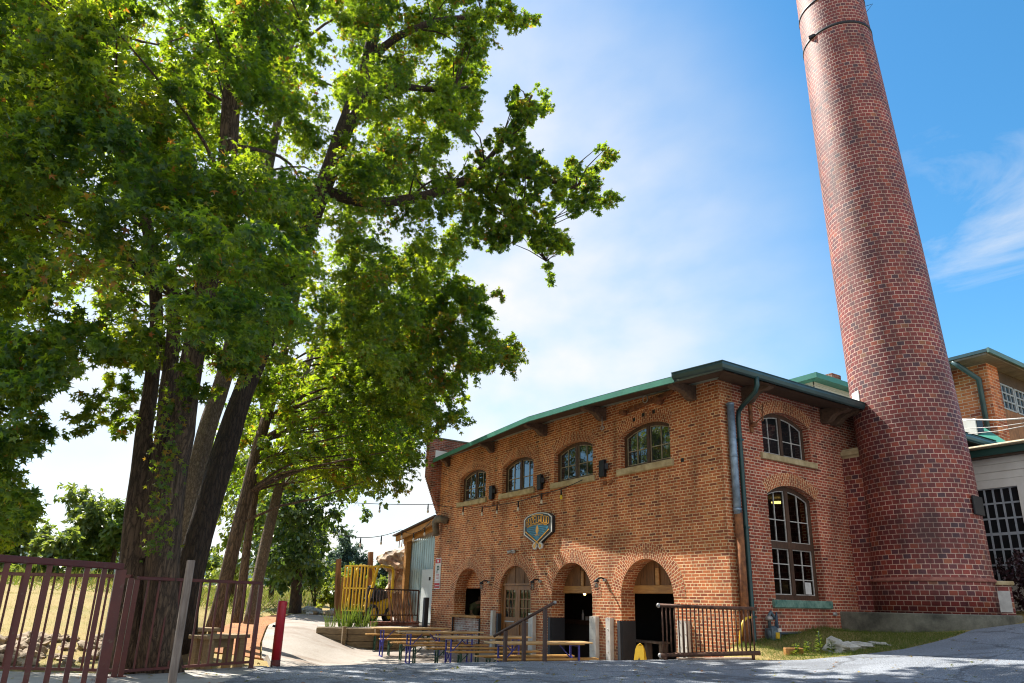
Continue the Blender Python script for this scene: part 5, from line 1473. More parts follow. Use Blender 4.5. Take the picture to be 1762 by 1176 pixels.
# wall lamps
M['lamp_glass'] = glass_mat('lamp_glass', (.25, .23, .2), .2, .0, .5)
def wall_lamp(x, z, label):
    o = empty('wall_lamp', B(x, 0, z), label, 'lamp', 'caged lamps between the arches')
    m = MB(); m.lathe(Vector((0, -.03, 0)), [(.0, -.03), (.05, -.03), (.05, .03), (.0, .03)], 10); m.build('wall_plate', M['galv'], o, True)
    m = MB(); m.tube([(0, -.02, .02), (0, -.14, .05), (0, -.24, .03), (0, -.29, -.01)], .022, 8); m.build('arm', M['black_steel'], o, True)
    m = MB(); m.lathe(Vector((0, -.29, -.06)), [(.03, .07), (.055, .05), (.065, 0), (.06, -.004), (.02, .04)], 12); m.build('shade', M['black_steel'], o, True)
    m = MB(); m.sphere((0, -.29, -.14), .042, 10, 6, (1, 1, 1.5)); m.build('bulb', M['lamp_glass'], o, True)
    m = MB()
    for k in range(6):
        a = k*math.pi/3; m.tube([(.06*math.cos(a), -.29+.06*math.sin(a), -.06), (.06*math.cos(a), -.29+.06*math.sin(a), -.22), (0, -.29, -.25)], .006, 4)
    m.build('cage', M['black_steel'], o, True)
    return o
wl = wall_lamp(-9.42, .58, 'caged wall lamp between the serving counter arch and the glazed door')
for x, lb in ((-6.66, 'caged wall lamp between the glazed door and the next open arch'), (-3.90, 'caged wall lamp between the two open arches on the right')):
    c = copy_tree(wl); c.location = B(x, 0, .58); c['label'] = lb
p = B(-8.05, 0, 1.46)
o = empty('flood_lamp', p, 'small grey twin flood lamp above the glazed door arch', 'lamp')
m = MB(); m.box((-.06, -.08, -.05), (.06, 0, .05)); m.build('junction_box', M['galv'], o, True)
for s in (-1, 1):
    m = MB(); m.tube([(s*.06, -.05, 0), (s*.16, -.14, -.02)], .05, 10); m.build('lamp_head', M['galv'], o, True)
# black speakers under the sill line
def wall_speaker(x, z, label):
    o = empty('wall_speaker', B(x, 0, z), label, 'speaker', 'black speakers between the upper windows')
    m = MB(); m.box((-.10, -.12, -.22), (.10, -.02, .22)); m.build('cabinet', M['black_steel'], o, True, .01)
    m = MB(); m.bar((.08, -.01, .02), (.26, -.16, .02), .09, .14); m.build('horn', M['black_steel'], o, True)
    for k, dx in enumerate((.04, .27)):
        m = MB(); m.box((dx-.05, -.05, -.42), (dx+.05, -.003, -.32)); m.build('socket', M['rust_pipe'], o, True)
    return o
ws = wall_speaker(-9.36, 3.38, 'black wall speaker beside the leftmost upper window')
for x, lb in ((-6.68, 'black wall speaker between the second and third upper windows from the left'), (-3.88, 'black wall speaker between the two upper windows nearest the corner')):
    c = copy_tree(ws); c.location = B(x, 0, 3.38); c['label'] = lb
# festoon lights
M['bulb_clear'] = glass_mat('bulb_glass', (.62, .55, .45), .15, 0, .8)
M['bulb_yellow'] = plain('yellow_bulb', (.75, .55, .02), .4, scale=3)
def festoon(label, pts, bulbs, sag):
    o = empty('festoon_lights', pts[0], label, 'string lights', 'festoon strings')
    m = MB(); q = []
    for a, b in zip(pts, pts[1:]):
        for k in range(10):
            t = k/10; p = a.lerp(b, t); q.append(p - Vector((0, 0, sag*4*t*(1-t))))
    q.append(pts[-1]); m.tube(q, .011, 5, False); m.build('cable', M['black_steel'], o)
    for u, ye in bulbs:
        i = min(len(q)-2, int(u*(len(q)-1))); p = q[i].lerp(q[i+1], u*(len(q)-1)-i)
        m = MB(); m.tube([p+Vector((0,0,.015)), p-Vector((0,0,.05)), p-Vector((0,0,.17))], [.012, .022, .026], 7); h_ = m.build('lamp_holder', M['black_steel'], o)
        m = MB(); m.lathe(p-Vector((0,0,.17)), [(.022, 0), (.036, -.05), (.04, -.085), (.028, -.115), (.0, -.125)][::-1], 9); m.build('bulb', M['bulb_yellow'] if ye else M['bulb_clear'], h_)
    return o
w0 = at_dist(560, 862, 24)
festoon('festoon string crossing the brick front under the upper window sills', [w0, at_y(746, 868, -1.0), at_y(800, 872, -.25), at_y(862, 868, -.12), at_y(932, 850, -.12), at_y(1002, 826, -.1)],
        [(.10, 0), (.19, 0), (.39, 0), (.50, 0), (.58, 0), (.69, 0), (.80, 0), (.90, 1)], .05)
festoon('lower festoon string running from the lean-to roof towards the trees', [at_dist(560, 912, 22), at_dist(690, 912, 25), at_y(742, 897, -.5)], [(.22, 0), (.36, 0), (.52, 0), (.72, 0), (.9, 0)], .25)
# gas meter on the side wall
gp_ = at_x(1330, 1090, .16); 
o = empty('gas_meter', Vector((gp_.x, gp_.y, gp_.z)), 'grey gas meter with regulator and a long pipe along the side wall', 'gas meter')
M['meter_grey'] = plain('meter_grey', (.10, .14, .17), .5, .2, c2=(.06, .09, .11), scale=6)
L_ = lambda y, z, x=0.0: (x, y, z)
m = MB(); m.box((-.10, -.14, -.16), (.10, .14, .10)); m.sphere((0, 0, -.02), .2, 12, 8, (.62, .85, .85)); m.build('meter_body', M['meter_grey'], o, True, .015)
m = MB(); m.tube([(0, -.09, .1), (0, -.09, .34), (0, -.02, .42), (0, .05, .34), (0, .08, .28)], .035, 8); m.tube([(0, -.09, -.1), (0, -.09, -.45)], .022, 8); m.build('regulator_pipe', M['meter_grey'], o, True)
m = MB(); m.lathe(Vector((0, -.09, .30)), [(.0, -.05), (.08, -.05), (.085, 0), (.05, .04), (0, .05)], 10); m.build('regulator', M['galv'], o, True)
m = MB(); m.tube([(0, .10, .08), (0, .16, .40), (0, .17, .05), (0, .20, -.005), (-.05, .4, -.01), (-.07, 2.2, -.015)], .026, 8); m.build('outlet_pipe', plain('blue_grey_pipe', (.06, .10, .15), .5, .2, scale=6), o, True)
m = MB(); m.box((.105, -.06, -.10), (.128, .05, .02)); m.build('yellow_tag', bpy.data.materials['yellow_plastic'], o, True)
m = MB(); m.box((.10, .03, .03), (.118, .13, .10)); m.build('dial', M['sign_white'], o, True)
vn = MB(); q = at_x(1435, 1057, .0); vn.tube([q-Vector((.1,0,0)), q+Vector((.06,0,0))], .045, 10); tag(vn.build('wall_vent', M['galv']), 'small round pipe stub in the side wall right of the green sill', 'vent')
# notice in the lower side window
m = MB(); q = at_x(1391, 1013, -.12); m.box(q+Vector((-.006, -.11, -.13)), q+Vector((0, .11, .13))); o = m.build('paper_notice', M['sign_white']); tag(o, 'white paper notice in the bottom right pane of the tall side window', 'notice')

# ------------------------------------------------------------------ inside the arches
M['skin'] = plain('skin', (.42, .25, .17), .6, scale=4)
M['olive_shirt'] = plain('olive_shirt', (.17, .19, .10), .9, c2=(.12, .135, .07), scale=5, bmp=.2)
M['denim'] = plain('dark_denim', (.03, .04, .07), .9, scale=6)
M['hair'] = plain('brown_hair', (.04, .022, .012), .7, scale=10)
def skin_figure(name, verts, edges, mat, parent, root=0, sub=2):
    me = bpy.data.meshes.new(name); me.from_pydata([v[0] for v in verts], edges, []); me.update()
    o = bpy.data.objects.new(name, me); col.objects.link(o); o.parent = parent
    md = o.modifiers.new('skin', 'SKIN'); md.use_smooth_shade = True
    for i, v in enumerate(verts):
        r = v[1]; me.skin_vertices[0].data[i].radius = r if hasattr(r, '__len__') else (r, r)
    me.skin_vertices[0].data[root].use_root = True
    ms = o.modifiers.new('sub', 'SUBSURF'); ms.levels = sub; ms.render_levels = sub
    me.materials.append(mat)
    return o
# the figure bends over the counter towards the right, its back to the opening
pp_ = B(-12.12, .98, -1.52)
per = empty('person', pp_, 'person in an olive T-shirt bending over inside the serving counter arch', 'person')
V_ = [((0, 0, .93), (.15, .12)), ((.05, .02, 1.10), (.155, .12)), ((.14, .03, 1.30), (.175, .13)), ((.26, .04, 1.44), (.17, .12)), ((.36, .05, 1.50), (.06, .06)), ((.43, .05, 1.50), (.055, .055)),
      ((-.0, -.09, .88), (.095, .095)), ((.02, -.10, .48), (.065, .065)), ((-.02, -.10, .09), (.045, .045)), ((.14, -.11, .035), (.045, .03)),
      ((-.0, .11, .88), (.095, .095)), ((.02, .12, .48), (.065, .065)), ((-.02, .12, .09), (.045, .045)), ((.14, .13, .035), (.045, .03)),
      ((.28, -.17, 1.38), (.062, .062)), ((.34, -.23, 1.12), (.045, .045)), ((.52, -.16, 1.02), (.036, .036)),
      ((.28, .24, 1.38), (.062, .062)), ((.36, .28, 1.12), (.045, .045)), ((.54, .18, 1.02), (.036, .036)),
      ((.50, .05, 1.56), (.085, .085)), ((.56, .05, 1.62), (.09, .085))]
E_ = [(0,1),(1,2),(2,3),(3,4),(4,5),(0,6),(6,7),(7,8),(8,9),(0,10),(10,11),(11,12),(12,13),(3,14),(14,15),(15,16),(3,17),(17,18),(18,19),(5,20),(20,21)]
# hands: palm and five fingers each
for wi, sy in ((16, 1), (19, -1)):
    wx, wy, wz = V_[wi][0]
    V_.append(((wx+.07, wy+.01*sy, wz-.015), (.036, .016))); pi_ = len(V_)-1; E_.append((wi, pi_))
    for k in range(4):
        oy = (-.03+.02*k)
        V_.append(((wx+.115-abs(k-1.5)*.005, wy+oy, wz-.03), (.0095, .0095))); a = len(V_)-1; E_.append((pi_, a))
        V_.append(((wx+.15-abs(k-1.3)*.008, wy+oy*1.1, wz-.06), (.008, .008))); E_.append((a, len(V_)-1))
    V_.append(((wx+.07, wy+.05*sy, wz-.02), (.011, .011))); a = len(V_)-1; E_.append((pi_, a))
    V_.append(((wx+.105, wy+.06*sy, wz-.045), (.009, .009))); E_.append((a, len(V_)-1))
skin_figure('body', V_, E_, M['skin'], per)
skin_figure('shirt', [((-.01, 0, .90), (.185, .155)), ((.05, .02, 1.10), (.18, .15)), ((.14, .03, 1.30), (.20, .16)), ((.26, .04, 1.43), (.19, .145)), ((.33, .045, 1.49), (.09, .09)),
                      ((.28, -.17, 1.38), (.085, .085)), ((.32, -.22, 1.20), (.075, .075)), ((.28, .24, 1.38), (.085, .085)), ((.34, .27, 1.20), (.075, .075))],
            [(0,1),(1,2),(2,3),(3,4),(3,5),(5,6),(3,7),(7,8)], M['olive_shirt'], per)
skin_figure('trousers', [((0, .01, .93), (.175, .15)), ((0, -.09, .86), (.115, .115)), ((.02, -.10, .48), (.085, .085)), ((-.02, -.10, .10), (.07, .07)), ((0, .11, .86), (.115, .115)), ((.02, .12, .48), (.085, .085)), ((-.02, .12, .10), (.07, .07))],
            [(0,1),(1,2),(2,3),(0,4),(4,5),(5,6)], M['denim'], per)
m = MB(); m.sphere((.50, .05, 1.61), .105, 14, 8, (1, .95, 1.0)); m.build('hair', M['hair'], per, True)
# wet floor sign in the right doorway
q = at_y(1102, 1137, -.25)
o = empty('wet_floor_sign', Vector((q.x, q.y, FLOOR)), 'folded yellow wet floor sign just inside the rightmost arch', 'floor sign', rz=.5)
M['yellow_plastic'] = bpy.data.materials['yellow_plastic']
for s in (-1, 1):
    m = MB(); f_ = lambda a, z, t, s=s: Vector((a, s*(.17*(1-z/.66))+t*s, z))
    m.prism([(-.15, 0), (-.05, 0), (-.04, .06), (.04, .06), (.05, 0), (.15, 0), (.10, .58), (.07, .66), (-.07, .66), (-.10, .58)], f_, 0.004, .022); m.build('panel', M['yellow_plastic'], o, True)
    m = MB(); m.prism([(-.07, .22), (.07, .22), (0, .42)], f_, .0225, .025); m.build('warning_mark', M['sign_dark'], o, True)
m = MB(); m.tube([(-.06, 0, .66), (0, 0, .70), (.06, 0, .66)], .012, 6); m.build('grip', M['yellow_plastic'], o, True)
# bar with bottles and a bench inside
m = MB(); m.box(B(-8.9, 1.5, -.57), B(-6.0, 2.1, -.46)); bt_ = m.build('bar_top', M['frame']); 
o = empty('bar_counter', B(-7.4, 1.8, FLOOR), 'dark bar counter inside the third arch', 'bar counter')
bt_.parent = o; bt_.location = -o.location
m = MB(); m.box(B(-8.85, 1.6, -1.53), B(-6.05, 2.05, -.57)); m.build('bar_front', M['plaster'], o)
for i, (u, lb) in enumerate(((1003, 'clear bottle standing on the bar inside the third arch'), (1010, 'pale can beside the bottle on the bar'))):
    q = at_y(u, 1070, 1.65)
    m = MB(); m.lathe(Vector((q.x, q.y, -.457)), [(.035, 0), (.037, .16), (.015, .22), (.014, .29), (.0, .29)] if i == 0 else [(.05, 0), (.05, .11), (.0, .11)], 10)
    tag(m.build('bottle' if i == 0 else 'can', M['sign_white']), lb, 'bottle' if i == 0 else 'can')
o = empty('indoor_bench', B(-3.6, 1.1, FLOOR), 'plain timber bench in the shade of the rightmost arch', 'bench')
m = MB(); m.box(B(-4.5, .95, -.89), B(-3.0, 1.25, -.84)); m.build('seat', M['old_timber'], o)
for x in (-4.35, -3.65, -3.15):
    m = MB(); m.box(B(x, 1.02, FLOOR), B(x+.09, 1.2, -.89)); m.build('leg', M['old_timber'], o)
def glow(name, c, s):
    m_, nt, bs = newmat(name); bs.inputs['Emission Color'].default_value = (*c, 1); bs.inputs['Emission Strength'].default_value = s; return m_
M['warm_glow'] = glow('warm_glow', (1.0, .62, .16), 6.0)
for i, (u, v, y, lb) in enumerate(((1006, 1022.5, 1.8, 'bare warm bulb glowing inside the third arch'), (1113, 1004.5, .62, 'warm bulb hanging below the lintel of the rightmost arch'), (1190, 1004, 1.0, None))):
    if lb is None: continue
    q = at_y(u, v, y)
    o = empty('pendant_bulb', q, lb, 'lamp', 'pendant bulbs inside')
    m = MB(); m.tube([q+Vector((0,0,.05)), q+Vector((0,0,.10))], .018, 6); m.tube([q+Vector((0,0,.10)), (q.x, q.y, 2.58)], .004, 4); m.build('flex', M['black_steel'], o)
    m = MB(); m.sphere(q, .042, 10, 6); m.build('bulb', M['warm_glow'], o)
q = at_x(1338, 866, -.9); o = empty('pendant_lamp', q, 'lit disc lamp seen through the top of the tall side window', 'lamp')
m = MB(); m.lathe(q, [(.0, .0), (.14, 0), (.15, .03), (.0, .03)], 14); m.build('diffuser', M['warm_glow'], o); m = MB(); m.tube([q+Vector((0,0,.03)), (q.x, q.y, 2.59)], .006, 4); m.build('rod', M['black_steel'], o)
q = at_x(1355, 985, -1.3); o = empty('brewing_tank', Vector((q.x, q.y, FLOOR)), 'steel brewing tank standing behind the tall side window', 'tank')
m = MB(); m.lathe(Vector((q.x, q.y, FLOOR)), [(.1, .0), (.5, .35), (.5, 1.9), (.35, 2.15), (0, 2.2)], 20); m.build('vessel', M['galv'], o)
m = MB(); m.tube([(q.x+.35, q.y-.35, FLOOR+1.1), (q.x+.36, q.y-.36, FLOOR+2.5)], .03, 8); m.build('pipe', M['galv'], o)
# ------------------------------------------------------------------ upper terrace, planter, forklift
TZ = -.84
def td(u, v, D): p = at_dist(u, v, D); return (p.x, p.y)
ter = [td(548, 1070, 23.3), td(600, 1077, 23.1), td(650, 1080, 23.0), td(690, 1082, 23.0), (X0-13.45, Y0-.35), (X0-13.45, Y0+6), (X0-24, Y0+9), td(545, 1062, 31), td(545, 1064, 27)]
def z_ter(x, y): return max(TZ, z_west(x, y) + .02)
sheet('upper_terrace', ter[::-1] if sum((b[0]-a[0])*(b[1]+a[1]) for a, b in zip(ter, ter[1:]+ter[:1])) > 0 else ter, z_ter, M['path'], 0.0, .8, .75)
M['planter_wood'] = wood('planter_timber', (.27, .19, .10), (.13, .09, .05), .85, (5, 5, 24))
o = empty('timber_planter', at_dist(600, 1090, 22.9), 'long weathered timber planter wall stepping down beside the concrete path', 'planter')
pl_pts = [at_dist(547, 1070, 23.2), at_dist(600, 1077, 22.85), at_dist(690, 1082, 22.75)]
for a, b in zip(pl_pts, pl_pts[1:]):
    for k in range(4):
        z = -.855 - .09 - k*.19
        m = MB(); m.bar((a.x, a.y, z), (b.x, b.y, z), .15, .18); m.build('timber', M['planter_wood'], o, bevel=.012)
for u in (592, 648, 688):
    q = at_dist(u, 1085, 22.66); m = MB(); m.bar((q.x, q.y, -1.6), (q.x, q.y, -.80), .10); m.build('stake', M['planter_wood'], o)
# low brick wall under the terrace railing
m = MB(); a = at_dist(640, 1070, 24.4); b = B(-13.36, -.5, 0); 
m.bar((a.x, a.y, -1.02), (b.x, b.y, -1.02), .24, .52); m.bar((a.x, a.y, -.73), (b.x, b.y, -.73), .28, .06)
wo = m.build('low_wall', M['old_brick']); tag(wo, 'low dark brick wall under the brown railing left of the brewery corner', 'wall')
ra_ = td(631, 1040, 24.2); rb_ = (X0-13.38, Y0-.48)
railing('terrace_railing', 'dark brown terrace railing between the forklift and the brewery corner', [ra_, rb_], .33, -.50, .135, .02, .045, .05, M['brown_steel'], [(ra_[0], ra_[1], -.84), (rb_[0], rb_[1], -.84)])
m = MB(); q = B(-13.42, -.15, 0); m.bar((q.x, q.y, -1.6), (q.x, q.y, .10), .16); tag(m.build('steel_post', M['dark_panel'], bevel=.01), 'square dark steel post at the left foot of the brick front', 'post')
# boards leaning on the railing
M['board_brown'] = wood('leaning_board', (.36, .17, .075), (.16, .07, .03), .8, (22, 22, 2))
for i in range(8):
    t = .33 + i*.058 + rng.uniform(-.008, .008)
    x, y = lerp(ra_[0], rb_[0], t), lerp(ra_[1], rb_[1], t)
    dz = rng.uniform(-.04, .05)
    m = MB(); nb_ = Vector((-.27, .96, 0)); wv = Vector((.96, .27, 0))*(.05+.01*(i % 3))
    p0 = Vector((x, y, -.78)) + nb_*.42 - wv*.6; p1 = Vector((x, y, .22+dz)) + nb_*.09 + wv*rng.uniform(.4, 1.6)
    m.bar(p0, p1, .092, .025, up=nb_)
    tag(m.build('leaning_board', M['board_brown']), 'brown board leaning against the back of the terrace railing', 'board', 'boards leaning on the terrace railing')
# grass tufts on the terrace edge
def tuft(u, v, D, h, n, r, label, group, thi=.45, z=None):
    p = at_dist(u, v, D); z0 = z if z is not None else z_west(p.x, p.y)
    o = empty('grass_tuft', Vector((p.x, p.y, z0)), label, 'grass', group)
    a = nrng.uniform(0, 6.283, n); rr = r*np.sqrt(nrng.uniform(0, 1, n))*.6
    pos = np.stack([p.x+rr*np.cos(a), p.y+rr*np.sin(a), np.full(n, z0)], 1)
    d = np.stack([np.cos(a)*.35*nrng.uniform(.1, 1.1, n), np.sin(a)*.35*nrng.uniform(.1, 1.1, n), np.ones(n)], 1)
    leaf_cloud('blades', pos, d, rdir(n), h*nrng.uniform(.5, 1.1, n), nrng.uniform(0, thi, n), blade_template(), M['grass_blade'], o)
G_T = 'grass tufts in front of the forklift'
tuft(569, 1072, 23.4, .5, 45, .3, 'small grass tuft at the left end of the planter', G_T, z=-.86)
tuft(596, 1075, 23.5, .75, 110, .42, 'tall green grass tuft directly in front of the forklift mast', G_T, z=-.86)
tuft(622, 1076, 23.6, .72, 80, .32, 'green grass tuft in front of the forklift body', G_T, z=-.86)
tuft(641, 1076, 23.8, .45, 40, .25, 'short grass tuft by the left end of the terrace railing', G_T, z=-.86)

# forklift
M['lift_yellow'] = plain('forklift_yellow', (.78, .48, .01), .4, c2=(.66, .38, .01), scale=4)
M['lift_black'] = plain('forklift_black', (.018, .018, .02), .55, c2=(.03, .03, .032), scale=5)
M['tyre'] = plain('tyre_rubber', (.015, .015, .016), .9, scale=12)
fp = at_dist(630, 1060, 28.3)
fdir = ray(626, 1060); faz = math.atan2(fdir.y, fdir.x)          # direction away from the lens
RZ = faz + math.pi/2 + .95                                       # nose to the left, turned a little towards the lens
lift = empty('forklift', Vector((fp.x, fp.y, TZ+.0)), 'yellow counterbalance forklift with black hood and barred load backrest', 'forklift', rz=RZ)
def lp(name, mb, mat, par=lift, bev=0.0): return mb.build(name, mat, par, True, bev)
m = MB(); f_ = lambda a, z, t: Vector((a, t, z))
m.prism([(-1.0, .32), (.55, .24), (.58, .62), (.42, .66), (.40, .36+.14), (-.10, .50), (-.22, .74), (-.55, .86), (-.98, .90), (-1.06, .7)], f_, -.50, .50); lp('body', m, M['lift_yellow'], bev=.04)
m = MB(); m.prism([(-.98, .26), (.5, .20), (.5, .30), (-.98, .36)], f_, -.46, .46); lp('underbody', m, M['lift_black'])
m = MB(); m.prism([(-.94, .88), (-.20, .74), (-.12, .92), (-.20, 1.12), (-.34, 1.20), (-.86, 1.16), (-.98, 1.02)], f_, -.38, .38); lp('hood', m, M['lift_black'], bev=.05)
m = MB(); m.prism([(-.12, .78), (.26, .78), (.28, .88), (-.10, .90)], f_, -.24, .24); m.prism([(-.16, .88), (-.06, .88), (-.16, 1.34), (-.24, 1.32)], f_, -.22, .22); lp('seat', m, M['lift_black'], bev=.02)
g = MB()
for y in (-.46, .46):
    q, r = resample([(.60, y, .52), (.52, y, .9), (.30, y, 1.55), (.16, y, 1.95), (.02, y, 2.06), (-.5, y, 2.07), (-.84, y, 2.05), (-.93, y, 1.92), (-.95, y, 1.3), (-.97, y, .86)], [.035]*10, .12)
    g.tube(q, .058, 8)
for x in np.linspace(.08, -.82, 8): g.bar((x, -.46, 2.065), (x, .46, 2.065), .035, .03)
lp('overhead_guard', g, M['lift_yellow'])
m = MB()
for y in (-.30, -.20, .20, .30): m.bar((.72, y, .06), (.72, y, 2.06), .07, .05)
for z in (.3, 1.1, 2.0): m.bar((.72, -.34, z), (.72, .34, z), .05, .06)
lp('mast', m, M['lift_black'])
m = MB(); m.tube([(.70, 0, .3), (.70, 0, 1.9)], .035, 8); lp('lift_cylinder', m, M['lift_black'])
m = MB()
for y in np.linspace(-.52, .52, 8): m.bar((.84, y, .42), (.84, y, 2.02), .05, .04)
for z in (.42, 1.22, 2.03): m.bar((.84, -.54, z), (.84, .54, z), .05, .045)
lp('load_backrest', m, M['lift_yellow'])
for y in (-.3, .3):
    m = MB(); m.box((.80, y-.06, .05), (.86, y+.06, .5)); m.box((.80, y-.06, .05), (1.8, y+.06, .09)); lp('fork', m, M['lift_black'])
m = MB(); pts = [(.36+.03*math.cos(a), .17*math.sin(a), 1.13+.16*math.cos(a)) for a in np.linspace(0, 6.283, 17)]; m.tube(pts, .016, 6, False); m.tube([(.36, 0, 1.13), (.50, 0, .8)], .025, 6); lp('steering_wheel', m, M['lift_black'])
m = MB(); m.sphere((.10, -.42, 1.92), .08, 10, 6, (.6, 1, 1)); lp('headlight', m, M['galv'])
for x, r, y in ((.36, .33, -.50), (.36, .33, .50), (-.72, .27, -.46), (-.72, .27, .46)):
    m = MB(); s_ = 1 if y > 0 else -1
    n = 20
    prof = [(r*.62, -.09), (r*.96, -.09), (r, -.05), (r, .05), (r*.96, .09), (r*.62, .09)]
    for i in range(n):
        for (ra0, w0_), (ra1, w1_) in zip(prof, prof[1:]):
            a, b = 2*math.pi*i/n, 2*math.pi*(i+1)/n
            m.poly([(x+ra0*math.cos(a), y+w0_, r+ra0*math.sin(a)), (x+ra0*math.cos(b), y+w0_, r+ra0*math.sin(b)), (x+ra1*math.cos(b), y+w1_, r+ra1*math.sin(b)), (x+ra1*math.cos(a), y+w1_, r+ra1*math.sin(a))], None, True)
    w_o = lp('wheel', m, M['tyre'])
    m = MB(); m.tube([(x, y-.07, r), (x, y+.07, r)], r*.62, 18); m.tube([(x, y-.085, r), (x, y+.085, r)], r*.2, 10); lp('rim', m, M['lift_yellow'], w_o)
# posts and stacked pallets behind it
for u, v0, v1, D, lb in ((583, 962, 1050, 30.5, 'dark rough post rising behind the left side of the forklift'), (638, 950, 1050, 31, 'brown rough post rising above the forklift roof')):
    a = at_dist(u-3, v1+6, D); b = at_dist(u, v0, D)
    m = MB(); m.bar((a.x, a.y, z_west(a.x, a.y)-.2), b, .20, .18); tag(m.build('timber_post', M['board_brown'], bevel=.02), lb, 'post')
o = empty('pallet_stack', at_dist(612, 1050, 30.2), 'pale timber pallets standing on edge behind the forklift', 'pallets')
pa = at_dist(612, 1050, 30.0)
ax_ = Vector((math.cos(faz+math.pi/2), math.sin(faz+math.pi/2), 0)); av = Vector((math.cos(faz), math.sin(faz), 0))
for k in range(3):
    m = MB()
    for j in range(6):
        c_ = pa + av*(.16*k) + ax_*(-.5+.2*j+.05*k); m.bar((c_.x, c_.y, z_west(c_.x, c_.y)), (c_.x, c_.y, .72+.07*k), .16, .03, up=av)
    for z in (-.7, .0, .6):
        c0 = pa + av*(.16*k+.045); m.bar(c0-ax_*.6+Vector((0,0,z-pa.z)), c0+ax_*.6+Vector((0,0,z-pa.z)), .05, .09)
    m.build('pallet', M['lintel'], o)

# ------------------------------------------------------------------ lean-to and ruin left of the brewery
shed = empty('lean_to_shed', B(-14.6, .9, TZ), 'lean-to with sheet metal wall and timber rafters on the left side of the brewery', 'shed')
M['zinc'] = plain('sheet_metal', (.36, .42, .42), .38, .55, c2=(.20, .25, .25), scale=1.6, tscale=(1, 1, .5))
M['door_metal'] = plain('pale_metal_door', (.60, .63, .62), .5, .1, c2=(.50, .54, .53), scale=2)
m = MB()
n = 34
for i in range(n):
    x0_, x1_ = lerp(-16.5, -13.32, i/n), lerp(-16.5, -13.32, (i+1)/n); y0_, y1_ = .55+.025*(i % 2), .55+.025*((i+1) % 2)
    m.poly([B(x0_, y0_, TZ), B(x1_, y1_, TZ), B(x1_, y1_, 2.45), B(x0_, y0_, 2.25)])
m.build('metal_wall', M['zinc'], shed)
m = MB(); m.box(B(-15.15, .47, TZ+.05), B(-14.15, .53, 1.13)); d_ = m.build('door', M['door_metal'], shed, bevel=.006)
m = MB(); m.box(B(-14.52, .455, .72), B(-14.40, .468, .84)); m.build('grille', M['black_steel'], d_)
m = MB(); m.box(B(-16.62, .35, TZ-.1), B(-16.42, .55, 2.3)); m.build('corner_post', M['lintel'], shed)
m = MB(); m.box(B(-16.7, .30, 2.22), B(-13.32, .42, 2.40)) if False else m.bar(B(-16.75, .38, 2.28), B(-13.34, .38, 2.74), .10, .22); m.build('rafter', M['lintel'], shed)
m = MB(); m.bar(B(-16.9, .1, 2.36), B(-13.34, .1, 2.84), .09, .20); m.build('rafter', M['lintel'], shed)
m = MB(); m.poly([B(-17.0, -.05, 2.46), B(-13.34, -.05, 2.96), B(-13.34, 4, 2.96), B(-17.0, 4, 2.46)]); m.poly([B(-17.0, -.05, 2.52), B(-13.34, -.05, 3.02), B(-13.34, 4, 3.02), B(-17.0, 4, 2.52)]); m.poly([B(-17.0, -.05, 2.46), B(-17.0, -.05, 2.52), B(-13.34, -.05, 3.02), B(-13.34, -.05, 2.96)])
m.build('roof', M['frame'], shed)
m = MB(); m.bar(B(-16.9, -.15, TZ), B(-16.55, .1, 1.05), .14, .05); tag(m.build('prop_board', M['board_brown']), 'dark board propped against the corner post of the lean-to', 'board')
# rubble wall of the old ruin
def ruin_mat():
    m, nt, bs = newmat('rubble'); v = texco(nt)
    vo = nt.nodes.new('ShaderNodeTexVoronoi'); vo.inputs['Scale'].default_value = 3.2; nt.links.new(v, vo.inputs['Vector'])
    n = noise(nt, 2.0, 6, .7, v); r = ramp(nt, [(.2, (.30, .10, .05)), (.5, (.36, .24, .16)), (.62, (.52, .48, .40)), (.8, (.14, .08, .05))]); nt.links.new(n.outputs['Fac'], r.inputs[0])
    o = mixrgb(nt, 'OVERLAY', .6, r.outputs[0], vo.outputs['Distance']); nt.links.new(o, bs.inputs['Base Color']); bs.inputs['Roughness'].default_value = .95
    bump(nt, bs, vo.outputs['Distance'], 1.0, .15); return m
M['rubble'] = ruin_mat()
def lumpy(name, c, r, sc, mat, seed, amp=.35, n=18, mm=12, parent=None, flatz=None):
    m = MB(); m.sphere((0, 0, 0), 1.0, n, mm, (1, 1, 1), False); rr = random.Random(seed); ph = [rr.uniform(0, 6) for _ in range(9)]
    v2 = []
    for x, y, z in m.v:
        k = 1 + amp*(.5*math.sin(2.3*x+ph[0])*math.cos(2.9*y+ph[1]) + .3*math.sin(5.1*z+ph[2]+3*x) + .25*math.sin(7.3*y+ph[3]-2*z) + .2*math.sin(11*x+ph[4])*math.sin(9*z+ph[5]))
        v2.append((c[0]+x*k*r*sc[0], c[1]+y*k*r*sc[1], c[2]+z*k*r*sc[2]))
    m.v = v2
    return m.build(name, mat, parent)
ru = at_dist(681, 1010, 31); 
o = empty('ruined_wall', Vector((ru.x, ru.y, TZ)), 'broken rubble and brick wall overhanging behind the lean-to', 'ruin')
p_ = at_dist(687, 965, 31); lumpy('upper_masonry', p_, 1.0, (.95, .7, .55), M['rubble'], 3, .5, 26, 18, o)
p_ = at_dist(690, 1012, 31.2); lumpy('lower_masonry', p_, 1.0, (.62, .7, 1.15), M['rubble'], 5, .35, 26, 18, o)
for i in range(3): m = MB(); a = at_dist(686+4*i, 950, 31); m.tube([a, a+Vector((.05*i, 0, .55))], .02, 5); m.build('rebar', M['rust_pipe'], o)

